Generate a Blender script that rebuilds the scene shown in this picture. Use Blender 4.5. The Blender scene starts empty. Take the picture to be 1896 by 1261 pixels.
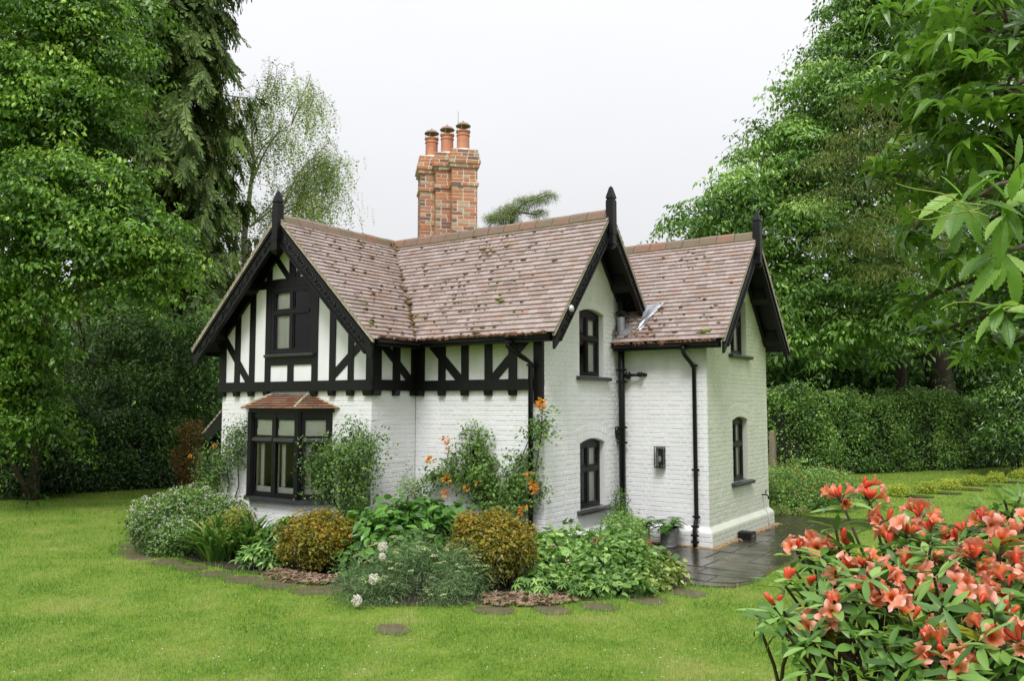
import bpy, math, random
import numpy as np
from mathutils import Vector, Matrix
random.seed(7); R = np.random.default_rng(11)
S = bpy.context.scene; COL = S.collection
PI = math.pi
# ------------------------------------------------------------------ camera
CAM = np.array([6.1577, -9.8528, 2.2]); YAW = -0.5977; TILT = 0.0763; FPX = 1522.7132
cd = bpy.data.cameras.new('camera'); cd.sensor_width = 36; cd.sensor_fit = 'HORIZONTAL'
cd.lens = 36 * FPX / 1896; cd.clip_start = 0.05; cd.clip_end = 2000
cam = bpy.data.objects.new('camera', cd); COL.objects.link(cam)
cam.location = CAM; cam.rotation_euler = (PI / 2 + TILT, 0, -YAW); S.camera = cam
# ------------------------------------------------------------------ overcast sky, soft sun
SUN_EL, SUN_AZ = math.radians(56), math.radians(156)     # azimuth from +Y, clockwise
w = bpy.data.worlds.new('World'); S.world = w; w.use_nodes = True
nt = w.node_tree; nt.nodes.clear()
def wn(t): return nt.nodes.new(t)
out = wn('ShaderNodeOutputWorld'); bg = wn('ShaderNodeBackground'); sky = wn('ShaderNodeTexSky')
sky.sky_type = 'NISHITA'; sky.sun_disc = False; sky.sun_elevation = SUN_EL; sky.sun_rotation = SUN_AZ
sky.air_density = 1.0; sky.dust_density = 6.0; sky.ozone_density = 1.0
tc = wn('ShaderNodeTexCoord'); sep = wn('ShaderNodeSeparateXYZ'); nt.links.new(tc.outputs['Generated'], sep.inputs[0])
def wmath(op, a, b=None, clamp=False):
    n = wn('ShaderNodeMath'); n.operation = op; n.use_clamp = clamp
    for i, x in enumerate((a, b)):
        if x is None: continue
        if isinstance(x, (int, float)): n.inputs[i].default_value = x
        else: nt.links.new(x, n.inputs[i])
    return n.outputs[0]
# CIE overcast luminance: brighter overhead than at the horizon; soft cloud mottling all round
el = wmath('MAXIMUM', sep.outputs[2], 0.0)
lum = wmath('MULTIPLY_ADD', el, 0.95); nt.nodes[-1].inputs[2].default_value = 1.0
noi = wn('ShaderNodeTexNoise'); noi.inputs['Scale'].default_value = 1.6; noi.inputs['Detail'].default_value = 4; noi.inputs['Roughness'].default_value = .5
mp = wn('ShaderNodeMapping'); mp.inputs['Scale'].default_value = (1, 1, 2.2); nt.links.new(tc.outputs['Generated'], mp.inputs[0]); nt.links.new(mp.outputs[0], noi.inputs[0])
cl = wmath('MULTIPLY_ADD', noi.outputs[0], 0.20); nt.nodes[-1].inputs[2].default_value = 0.90
lum = wmath('MULTIPLY', lum, cl)
cc = wn('ShaderNodeVectorMath'); cc.operation = 'SCALE'; cc.inputs[0].default_value = (3.50, 3.52, 3.57); nt.links.new(lum, cc.inputs['Scale'])
mx = wn('ShaderNodeMix'); mx.data_type = 'RGBA'; mx.inputs[0].default_value = 0.94
nt.links.new(sky.outputs[0], mx.inputs[6]); nt.links.new(cc.outputs[0], mx.inputs[7])
nt.links.new(mx.outputs[2], bg.inputs[0]); bg.inputs[1].default_value = 0.10
nt.links.new(bg.outputs[0], out.inputs[0])
sl = bpy.data.lights.new('sun', 'SUN'); sl.energy = 1.5; sl.angle = math.radians(22); sl.color = (1, .985, .97)
sun = bpy.data.objects.new('sun', sl); COL.objects.link(sun); sun.location = (0, 0, 30)
sd = Vector((math.sin(SUN_AZ) * math.cos(SUN_EL), math.cos(SUN_AZ) * math.cos(SUN_EL), math.sin(SUN_EL)))
sun.rotation_euler = (-sd).to_track_quat('-Z', 'Y').to_euler()
S.view_settings.view_transform = 'Standard'; S.view_settings.look = 'None'
S.view_settings.exposure = 1.05; S.view_settings.gamma = 1.0; S.view_settings.use_curve_mapping = False
S.render.engine = 'CYCLES'; S.cycles.max_bounces = 7; S.cycles.diffuse_bounces = 4; S.cycles.transparent_max_bounces = 10
S.cycles.transmission_bounces = 5; S.cycles.glossy_bounces = 3; S.cycles.caustics_reflective = False; S.cycles.caustics_refractive = False
S.cycles.use_denoising = True

# ------------------------------------------------------------------ pixel -> direction helpers
_fw = np.array([math.sin(YAW), math.cos(YAW), 0]); _rt = np.array([math.cos(YAW), -math.sin(YAW), 0]); _up = np.array([0, 0, 1.])
_F = math.cos(TILT) * _fw + math.sin(TILT) * _up; _U = -math.sin(TILT) * _fw + math.cos(TILT) * _up
def ray(u, v): return _F + (u - 948) / FPX * _rt - (v - 630.5) / FPX * _U
def gnd(u, v, z=0.0): d = ray(u, v); return CAM + d * ((z - CAM[2]) / d[2])
def atd(u, v, t): return CAM + ray(u, v) * t
def onY(u, v, Y): d = ray(u, v); return CAM + d * ((Y - CAM[1]) / d[1])
def depth(p): return (np.asarray(p) - CAM) @ _F
# ------------------------------------------------------------------ objects
W = {}
def link(o, parent=None, loc=(0, 0, 0)):
    COL.objects.link(o)
    L = np.array(loc, float); W[o.name] = L
    if parent is not None:
        o.parent = parent; o.location = L - W[parent.name]
    else: o.location = L
    return o
def tag(o, label=None, cat=None, group=None, kind=None):
    for k, x in (('label', label), ('category', cat), ('group', group), ('kind', kind)):
        if x: o[k] = x
    return o
def empty(name, loc=(0, 0, 0), **k):
    o = bpy.data.objects.new(name, None); o.empty_display_size = .2; link(o, None, loc); return tag(o, **k)
def mesh_np(name, V, loops, starts, mat, parent=None, loc=None, tint=None, smooth=False):
    """V (n,3) world coordinates; loops flat vertex ids; starts face starts"""
    if loc is None: loc = W[parent.name] if parent is not None else (0, 0, 0)
    V = np.asarray(V, np.float32) - np.asarray(loc, np.float32)
    me = bpy.data.meshes.new(name); nf = len(starts)
    me.vertices.add(len(V)); me.vertices.foreach_set('co', V.ravel())
    me.loops.add(len(loops)); me.loops.foreach_set('vertex_index', np.asarray(loops, np.int32))
    me.polygons.add(nf); me.polygons.foreach_set('loop_start', np.asarray(starts, np.int32))
    me.polygons.foreach_set('use_smooth', np.full(nf, bool(smooth)))
    if tint is not None:
        a = me.attributes.new('tint', 'FLOAT', 'FACE'); a.data.foreach_set('value', np.asarray(tint, np.float32))
    me.update(calc_edges=True); me.validate()
    if mat: me.materials.append(mat)
    return link(bpy.data.objects.new(name, me), parent, loc)
class MB:
    def __init__(s): s.v = []; s.f = []; s.t = []; s.tint = 0.0
    def add(s, vs, fs):
        b = len(s.v); s.v += [tuple(map(float, x)) for x in vs]
        for f in fs: s.f.append([b + i for i in f]); s.t.append(s.tint)
        return s
    def box(s, lo, hi):
        x0, y0, z0 = lo; x1, y1, z1 = hi
        return s.add([(x0, y0, z0), (x1, y0, z0), (x1, y1, z0), (x0, y1, z0), (x0, y0, z1), (x1, y0, z1), (x1, y1, z1), (x0, y1, z1)],
                     [(0, 3, 2, 1), (4, 5, 6, 7), (0, 1, 5, 4), (1, 2, 6, 5), (2, 3, 7, 6), (3, 0, 4, 7)])
    def prism(s, poly, off):
        """poly: list of 3d points (convex ok), off: extrude vector"""
        p = [np.array(x, float) for x in poly]; o = np.array(off, float); n = len(p)
        nrm = np.zeros(3)
        for i in range(n): nrm += np.cross(p[i], p[(i + 1) % n])
        if nrm @ o > 0: p = p[::-1]
        vs = p + [x + o for x in p]
        fs = [tuple(range(n)), tuple(range(2 * n - 1, n - 1, -1))] + [(i, i + n, (i + 1) % n + n, (i + 1) % n) for i in range(n)]
        return s.add(vs, fs)
    def bar(s, p0, p1, wv, hv):
        """beam from p0 to p1 with cross-section vectors wv, hv (full sizes), centred"""
        p0, p1, wv, hv = [np.array(x, float) for x in (p0, p1, wv, hv)]
        q = [p0 - wv / 2 - hv / 2, p0 + wv / 2 - hv / 2, p0 + wv / 2 + hv / 2, p0 - wv / 2 + hv / 2]
        return s.prism(q, p1 - p0)
    def tube(s, pts, r, n=8, cap=True):
        P = [np.array(p, float) for p in pts]; k = len(P)
        rs = r if hasattr(r, '__len__') else [r] * k
        ref = np.array([.31, .23, .92]); vs = []
        for i in range(k):
            t = P[min(i + 1, k - 1)] - P[max(i - 1, 0)]; t /= np.linalg.norm(t) + 1e-9
            a = np.cross(t, ref); a /= np.linalg.norm(a) + 1e-9; b = np.cross(t, a)
            for j in range(n):
                an = 2 * PI * j / n; vs.append(P[i] + rs[i] * (math.cos(an) * a + math.sin(an) * b))
        fs = [(i * n + j, i * n + (j + 1) % n, (i + 1) * n + (j + 1) % n, (i + 1) * n + j) for i in range(k - 1) for j in range(n)]
        if cap: fs += [tuple(range(n - 1, -1, -1)), tuple((k - 1) * n + j for j in range(n))]
        return s.add(vs, fs)
    def lathe(s, c, prof, n=16, close=True):
        vs = [(c[0] + r * math.cos(2 * PI * j / n), c[1] + r * math.sin(2 * PI * j / n), c[2] + z) for r, z in prof for j in range(n)]
        k = len(prof)
        fs = [(i * n + j, i * n + (j + 1) % n, (i + 1) * n + (j + 1) % n, (i + 1) * n + j) for i in range(k - 1) for j in range(n)]
        if close: fs += [tuple(range(n - 1, -1, -1)), tuple((k - 1) * n + j for j in range(n))]
        return s.add(vs, fs)
    def blob(s, c, r, n=6, m=4, jit=.25):
        """small uneven lump"""
        c = np.array(c, float); r = np.array(r, float) * np.ones(3); vs = [c + r * (0, 0, 1)]
        for i in range(1, m):
            th = PI * i / m
            for j in range(n):
                ph = 2 * PI * (j + .5 * (i % 2)) / n; k = 1 + random.uniform(-jit, jit)
                vs.append(c + r * k * np.array([math.sin(th) * math.cos(ph), math.sin(th) * math.sin(ph), math.cos(th)]))
        vs.append(c - r * (0, 0, 1)); L = len(vs) - 1
        fs = [(0, 1 + j, 1 + (j + 1) % n) for j in range(n)]
        for i in range(m - 2):
            a = 1 + i * n
            fs += [(a + j, a + n + j, a + n + (j + 1) % n, a + (j + 1) % n) for j in range(n)]
        a = 1 + (m - 2) * n; fs += [(a + j, L, a + (j + 1) % n) for j in range(n)]
        return s.add(vs, fs)
    def build(s, name, mat, parent=None, loc=None, smooth=False, tint=False):
        st = np.cumsum([0] + [len(f) for f in s.f[:-1]]) if s.f else []
        return mesh_np(name, np.array(s.v), [i for f in s.f for i in f], st, mat, parent, loc, s.t if tint else None, smooth)
# ------------------------------------------------------------------ vectorised scattering of a small template mesh
def unit(a): return a / (np.linalg.norm(a, axis=-1, keepdims=True) + 1e-9)
def frames(d, n):
    """matrices whose columns are side, along (d), normal (n made orthogonal)"""
    d = unit(d); s = unit(np.cross(d, n)); n2 = np.cross(s, d)
    return np.stack([s, d, n2], axis=2)
def place(T, M, P, sc):
    """template verts T(k,3) -> (n*k,3)"""
    sc = np.asarray(sc); sc = sc[:, None] if sc.ndim == 1 else sc
    return (np.einsum('nij,nkj->nki', M, T[None] * sc[:, None, :]) + P[:, None, :]).reshape(-1, 3)
def scatter(name, tmpl, M, P, sc, mat, parent=None, loc=None, tint=None, smooth=False):
    return scatter_multi(name, [(tmpl, M, P, sc, tint)], mat, parent, loc, smooth)
def scatter_multi(name, items, mat, parent=None, loc=None, smooth=False):
    Vs, Ls, Ss, Ts = [], [], [], []; vb = lb = 0
    for tmpl, M, P, sc, tint in items:
        T, F = tmpl[0], tmpl[1]; jit = tmpl[2] if len(tmpl) > 2 else None
        n = len(P)
        if n == 0: continue
        k = len(T); fl = np.array([i for f in F for i in f]); fc = np.array([len(f) for f in F])
        Vs.append(place(T, M, P, sc))
        Ls.append((fl[None] + vb + (np.arange(n) * k)[:, None]).ravel())
        st = np.concatenate([[0], np.cumsum(fc)[:-1]])
        Ss.append((st[None] + lb + (np.arange(n) * len(fl))[:, None]).ravel())
        tt = np.repeat(R.random(n) if tint is None else tint, len(F))
        if jit is not None: tt = np.clip(tt + np.tile(jit, n), 0, 1)
        Ts.append(tt)
        vb += n * k; lb += n * len(fl)
    return mesh_np(name, np.concatenate(Vs), np.concatenate(Ls), np.concatenate(Ss), mat, parent, loc, np.concatenate(Ts), smooth)
def tm(v, f): return np.array(v, float), f
# leaf templates: x side, y along, z normal; unit length
LEAF2 = tm([(0, 0, 0), (.3, .45, .06), (0, 1, -.08), (-.3, .45, .06)], [(0, 1, 2), (0, 2, 3)])
LEAF4 = tm([(0, 0, 0), (.27, .3, .05), (.22, .68, .0), (0, 1, -.14), (-.22, .68, .0), (-.27, .3, .05), (0, .5, -.04)],
           [(0, 1, 6), (1, 2, 6), (2, 3, 6), (3, 4, 6), (4, 5, 6), (5, 0, 6)])
LANCE = tm([(0, 0, 0), (.14, .3, .04), (.13, .65, .0), (0, 1, -.15), (-.13, .65, .0), (-.14, .3, .04), (0, .35, 0), (0, .68, -.04)],
           [(0, 1, 6), (1, 2, 7, 6), (2, 3, 7), (3, 4, 7), (4, 5, 6, 7), (5, 0, 6)])
def rosette(n, droop=.35, tmpl=LEAF2, lift=.3, width=1.0):
    V, F = [], []
    for i in range(n):
        a = 2 * PI * i / n + (i % 2) * .2; k = 1 if i % 2 else .85
        ca, sa = math.cos(a), math.sin(a)
        for x, y, z in tmpl[0]:
            r = y * k; zz = z + lift * r - droop * r * r; xx = x * width * k
            V.append((ca * r - sa * xx, sa * r + ca * xx, zz))
        b = len(V) - len(tmpl[0]); F += [tuple(b + j for j in f) for f in tmpl[1]]
    return np.array(V), F
def rand_dirs(n): return unit(R.normal(size=(n, 3)))
# ------------------------------------------------------------------ materials
def mat_base(name):
    m = bpy.data.materials.new(name); m.use_nodes = True; t = m.node_tree; t.nodes.clear()
    o = t.nodes.new('ShaderNodeOutputMaterial'); p = t.nodes.new('ShaderNodeBsdfPrincipled'); t.links.new(p.outputs[0], o.inputs[0])
    return m, t, p, o
def N(t, kind, **kw):
    n = t.nodes.new('ShaderNode' + kind)
    for k, x in kw.items():
        if k in n.inputs.keys() if isinstance(k, str) else False: n.inputs[k].default_value = x
        else: setattr(n, k, x)
    return n
def noise(t, scale, detail=3, rough=.55, coord=None, sx=None):
    n = t.nodes.new('ShaderNodeTexNoise'); n.inputs['Scale'].default_value = scale; n.inputs['Detail'].default_value = detail; n.inputs['Roughness'].default_value = rough
    if coord is None:
        g = t.nodes.new('ShaderNodeNewGeometry'); coord = g.outputs['Position']
    if sx:
        m = t.nodes.new('ShaderNodeMapping'); m.inputs['Scale'].default_value = sx; t.links.new(coord, m.inputs[0]); coord = m.outputs[0]
    t.links.new(coord, n.inputs[0]); return n.outputs[0]
def ramp(t, fac, stops, interp='LINEAR'):
    r = t.nodes.new('ShaderNodeValToRGB'); cr = r.color_ramp; cr.interpolation = interp
    while len(cr.elements) > 1: cr.elements.remove(cr.elements[0])
    for i, (p, c) in enumerate(stops):
        e = cr.elements[0] if i == 0 else cr.elements.new(p)
        e.position = p; e.color = (*c, 1) if len(c) == 3 else c
    if fac is not None: t.links.new(fac, r.inputs[0])
    return r.outputs[0]
def mixc(t, fac, a, b, mode='MIX'):
    m = t.nodes.new('ShaderNodeMix'); m.data_type = 'RGBA'; m.blend_type = mode
    for i, x in ((0, fac), (6, a), (7, b)):
        if isinstance(x, (int, float)): m.inputs[i].default_value = x
        elif isinstance(x, tuple): m.inputs[i].default_value = (*x, 1)
        else: t.links.new(x, m.inputs[i])
    return m.outputs[2]
def math_(t, op, a, b=0.0, clamp=False):
    n = t.nodes.new('ShaderNodeMath'); n.operation = op; n.use_clamp = clamp
    for i, x in enumerate((a, b)):
        if isinstance(x, (int, float)): n.inputs[i].default_value = x
        else: t.links.new(x, n.inputs[i])
    return n.outputs[0]
def bump(t, p, h, strength, dist=.01):
    b = t.nodes.new('ShaderNodeBump'); b.inputs['Strength'].default_value = strength; b.inputs['Distance'].default_value = dist
    t.links.new(h, b.inputs['Height']); t.links.new(b.outputs[0], p.inputs['Normal'])
def tint_val(t):
    a = t.nodes.new('ShaderNodeAttribute'); a.attribute_name = 'tint'
    o = t.nodes.new('ShaderNodeObjectInfo')
    return math_(t, 'FRACT', math_(t, 'ADD', a.outputs['Fac'], o.outputs['Random']))
def simple(name, col, rough=.6, var=.15, nscale=8, metal=0, bumps=0, bscale=40, col2=None, spec=.5, sx=None):
    m, t, p, o = mat_base(name)
    c2 = col2 or tuple(x * (1 - var) for x in col); c1 = tuple(min(1, x * (1 + var)) for x in col)
    nz = noise(t, nscale, 4, .6, sx=sx); t.links.new(ramp(t, nz, [(.3, c2), (.7, c1)]), p.inputs['Base Color'])
    p.inputs['Roughness'].default_value = rough; p.inputs['Metallic'].default_value = metal; p.inputs['Specular IOR Level'].default_value = spec
    if bumps: bump(t, p, noise(t, bscale, 3, .6, sx=sx), bumps, .01)
    return m
def leafmat(name, cols, rough=.42, trans=.3, spec=.3, patch=None, tcol=1.25, drift=.7):
    """cols: ramp of leaf colours over the per-leaf tint; patch: size of slow colour drift"""
    m, t, p, o = mat_base(name)
    if max(c[1] - max(c[0], c[2]) for c in cols) > .02 and 'grass' not in name:      # fresh wet June greens
        k = len(cols) - 1; cols = [tuple(min(.6, v * (1.0 + 1.15 * i / k) * q) for v, q in zip(c, (1.06, 1.0, .95 + .15 * i / k))) for i, c in enumerate(cols)]
    a = t.nodes.new('ShaderNodeAttribute'); a.attribute_name = 'tint'; f = a.outputs['Fac']
    nz = noise(t, patch or .9, 2, .5)
    f = math_(t, 'ADD', f, math_(t, 'MULTIPLY', math_(t, 'SUBTRACT', nz, .5), drift), True)
    c = ramp(t, f, [(i / max(1, len(cols) - 1), x) for i, x in enumerate(cols)])
    t.links.new(c, p.inputs['Base Color']); p.inputs['Roughness'].default_value = rough; p.inputs['Specular IOR Level'].default_value = spec
    if trans:
        tr = t.nodes.new('ShaderNodeBsdfTranslucent'); ms = t.nodes.new('ShaderNodeMixShader'); ms.inputs[0].default_value = trans
        t.links.new(mixc(t, 1.0, c, (tcol, tcol * 1.05, tcol * .6), 'MULTIPLY'), tr.inputs[0])
        t.links.new(p.outputs[0], ms.inputs[1]); t.links.new(tr.outputs[0], ms.inputs[2]); t.links.new(ms.outputs[0], o.inputs[0])
    return m

def flat(me):
    me.polygons.foreach_set('use_smooth', np.zeros(len(me.polygons), bool)); me.update(); return me
# ================================================================== HOUSE MATERIALS
def white_paint(name, base=(.785, .785, .80), algae=None, amount=.8, wash=0.0, fine=True, runs=.28):
    m, t, p, o = mat_base(name)
    c = ramp(t, noise(t, 2.2, 4, .6), [(.3, tuple(x * .93 for x in base)), (.7, base)])
    g = t.nodes.new('ShaderNodeNewGeometry'); s = t.nodes.new('ShaderNodeSeparateXYZ'); t.links.new(g.outputs['Position'], s.inputs[0])
    green = ramp(t, noise(t, 3.5, 4, .65), [(.3, (.27, .34, .15)), (.7, (.46, .52, .33))])
    if wash: c = mixc(t, math_(t, 'MULTIPLY', ramp(t, noise(t, 1.1, 5, .7), [(.25, (.45,) * 3), (.75, (1,) * 3)]), wash), c, green)
    if algae:
        lo, hi = algae
        z = math_(t, 'ADD', s.outputs[2], math_(t, 'MULTIPLY', math_(t, 'SUBTRACT', noise(t, 2.6, 5, .7, sx=(1, 1, .35)), .5), .55))
        f = math_(t, 'MULTIPLY', math_(t, 'DIVIDE', math_(t, 'SUBTRACT', z, lo), hi - lo, True), amount, True)
        c = mixc(t, f, c, green)
    # faint grime runs and splash near the ground
    zz = math_(t, 'ADD', s.outputs[2], math_(t, 'MULTIPLY', noise(t, 5, 4, .7), .5))
    f = math_(t, 'MULTIPLY', math_(t, 'SUBTRACT', 1, math_(t, 'DIVIDE', zz, .55, True), True), .35)
    c = mixc(t, f, c, (.42, .40, .33))
    run = ramp(t, noise(t, 5.5, 4, .6, sx=(1, 1, .12)), [(.52, (0,) * 3), (.8, (runs,) * 3)])
    c = mixc(t, run, c, (.52, .53, .47))
    t.links.new(c, p.inputs['Base Color']); p.inputs['Roughness'].default_value = .55; p.inputs['Specular IOR Level'].default_value = .35
    bump(t, p, noise(t, 55 if fine else 18, 4, .65), .35 if fine else .15, .006)
    return m
m_white = white_paint('white_masonry_paint', algae=(3.0, 3.9), amount=.5)
m_whiteg = white_paint('white_masonry_paint_algae_top', algae=(2.65, 3.02), amount=.75)
m_whiteb = white_paint('white_masonry_paint_algae_bounce', base=(.68, .69, .64), algae=(2.2, 3.4), amount=.6, wash=.42)  # base and wash carry green light reflected from foliage as well as algae
m_plaster = white_paint('white_plaster', base=(.80, .80, .83), fine=False, runs=.12)
m_plasterg = white_paint('white_plaster_algae_top', base=(.79, .79, .81), algae=(2.68, 3.1), amount=.85, fine=False)
def black_paint(name, rough=.42):
    m, t, p, o = mat_base(name)
    c = ramp(t, noise(t, 9, 5, .7, sx=(1, 1, .25)), [(.35, (.003, .003, .0035)), (.72, (.008, .008, .008)), (.90, (.022, .022, .021))])
    t.links.new(c, p.inputs['Base Color']); p.inputs['Roughness'].default_value = rough; p.inputs['Specular IOR Level'].default_value = .3
    bump(t, p, noise(t, 30, 4, .65, sx=(1, 1, .3)), .3, .006); return m
m_black = black_paint('black_timber_paint'); m_iron = black_paint('black_iron_paint', .3)
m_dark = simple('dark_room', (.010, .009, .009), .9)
m_sill = simple('grey_black_sill_paint', (.035, .037, .04), .38, .3, 14, bumps=.2)
def tile_mat(name, stops, moss=.35):
    m, t, p, o = mat_base(name); f = tint_val(t)
    c = ramp(t, f, stops)
    c = mixc(t, .55, c, ramp(t, noise(t, 22, 4, .65), [(.3, (.62,) * 3), (.7, (1.2,) * 3)]), 'MULTIPLY')
    # slow drift of lichen and moss bloom over the slope
    c = mixc(t, ramp(t, noise(t, 1.7, 5, .7), [(.5, (0,) * 3), (.78, (moss,) * 3)]), c, (.15, .125, .065))
    t.links.new(c, p.inputs['Base Color'])
    p.inputs['Roughness'].default_value = .34; p.inputs['Specular IOR Level'].default_value = .55
    t.links.new(ramp(t, noise(t, 6, 3), [(.3, (.24,) * 3), (.7, (.46,) * 3)]), p.inputs['Roughness'])
    bump(t, p, noise(t, 60, 4, .7), .35, .006); return m
m_tile = tile_mat('wet_clay_roof_tile', [(0, (.27, .208, .183)), (.25, (.345, .272, .247)), (.55, (.395, .322, .30)), (.8, (.32, .248, .22)), (.94, (.34, .225, .175)), (1, (.20, .16, .145))])
m_baytile = tile_mat('orange_clay_tile', [(0, (.20, .09, .05)), (.4, (.26, .12, .065)), (.7, (.28, .17, .12)), (1, (.15, .10, .07))], .5)
m_ridge = tile_mat('clay_ridge_tile', [(0, (.22, .11, .065)), (.4, (.18, .11, .075)), (.75, (.145, .115, .06)), (1, (.25, .10, .06))], .7)
m_brick = tile_mat('red_chimney_brick', [(0, (.44, .16, .07)), (.25, (.52, .21, .09)), (.42, (.42, .15, .075)), (.58, (.27, .115, .075)), (.68, (.15, .09, .07)), (.80, (.54, .30, .19)), (.92, (.46, .36, .23)), (1, (.36, .33, .22))], .25)
m_mortar = simple('pale_mortar', (.60, .56, .47), .9, .2, 14)
m_verge = simple('pale_verge_mortar', (.36, .33, .24), .85, .3, 9, bumps=.3, col2=(.20, .18, .10))
m_bed = simple('mossy_bedding_mortar', (.15, .13, .07), .9, .3, 9, bumps=.4, col2=(.08, .08, .03))
m_pot = simple('terracotta_pot', (.48, .20, .115), .6, .2, 7)
m_cowl = simple('brown_cowl', (.26, .16, .14), .55, .2, 12)
m_lead = simple('lead_sheet', (.30, .31, .33), .35, .25, 6, metal=.6)
m_moss = simple('roof_moss', (.075, .062, .018), .9, .3, 30, col2=(.10, .05, .02), bumps=.6, bscale=90)
m_mossg = simple('bright_moss', (.14, .17, .025), .9, .3, 30, bumps=.6, bscale=90)
m_litter = simple('gutter_litter', (.05, .035, .02), .9, .3, 24, col2=(.16, .06, .02), bumps=.6, bscale=90)
m_fabric = simple('white_curtain', (.84, .83, .79), .8, .06, 4); m_blind = simple('roman_blind', (.90, .90, .85), .8, .06, 6)
m_wood = simple('cream_inner_frame', (.80, .79, .74), .5, .1, 6)
mg, t, p, o = mat_base('window_glass')
tr = t.nodes.new('ShaderNodeBsdfTransparent'); gl = t.nodes.new('ShaderNodeBsdfGlossy'); gl.inputs['Roughness'].default_value = .02
fr = t.nodes.new('ShaderNodeFresnel'); fr.inputs['IOR'].default_value = 1.42; ms = t.nodes.new('ShaderNodeMixShader')
tr.inputs[0].default_value = (.94, .96, .94, 1)
bmp = t.nodes.new('ShaderNodeBump'); bmp.inputs['Strength'].default_value = .04; t.links.new(noise(t, 2.5, 2), bmp.inputs['Height']); t.links.new(bmp.outputs[0], gl.inputs['Normal'])
t.links.new(fr.outputs[0], ms.inputs[0]); t.links.new(tr.outputs[0], ms.inputs[1]); t.links.new(gl.outputs[0], ms.inputs[2]); t.links.new(ms.outputs[0], o.inputs[0])
m_glass = mg

# ================================================================== HOUSE
H = empty('cottage', (0, 0, 0), label='white painted brick cottage with black timber framing and steep tiled gables', cat='house')
XR, XQ, YB = -5.8735, -2.381, -.984            # front wing: left corner, right corner, front plane
XT, YD, YU = 1.516, 2.291, 5.253               # right wing: right plane, front plane, back corner
ZB, ZT = 2.387, 2.5486                         # jetty beam bottom / top
X1, ZR1, S1, HO1 = -4.127, 5.1496, .969, 2.095 # roof 1: ridge x, height, slope, half span
Y2, ZR2, S2, HO2 = 1.366, 5.1441, 1.157, 1.702
Y3, ZR3, S3, HO3 = 3.7605, 5.0386, 1.0947, 1.696
VF1 = -1.347                                   # verge planes
VF2, VF3 = .381, 1.887
YBK = 3.068                                    # back eave of roof 2
# ---- convex clipping in 2d
def clip(poly, a, b, c):
    """keep a*x+b*y<=c"""
    outp = []; n = len(poly)
    for i in range(n):
        p, q = poly[i], poly[(i + 1) % n]; dp = a * p[0] + b * p[1] - c; dq = a * q[0] + b * q[1] - c
        if dp <= 1e-9: outp.append(p)
        if (dp < -1e-9 and dq > 1e-9) or (dp > 1e-9 and dq < -1e-9):
            k = dp / (dp - dq); outp.append((p[0] + k * (q[0] - p[0]), p[1] + k * (q[1] - p[1])))
    return outp
def area(poly): return abs(sum(poly[i][0] * poly[(i + 1) % len(poly)][1] - poly[(i + 1) % len(poly)][0] * poly[i][1] for i in range(len(poly)))) / 2 if len(poly) > 2 else 0
def half_planes(poly):
    """ccw convex polygon -> list of (a,b,c)"""
    hp = []
    for i in range(len(poly)):
        (x0, y0), (x1, y1) = poly[i], poly[(i + 1) % len(poly)]
        a, b = (y1 - y0), -(x1 - x0); hp.append((a, b, a * x0 + b * y0))
    return hp
BRICKS = []     # candidates for single bricks: (depth, wall, kind, origin...)
CO = .072
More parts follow.
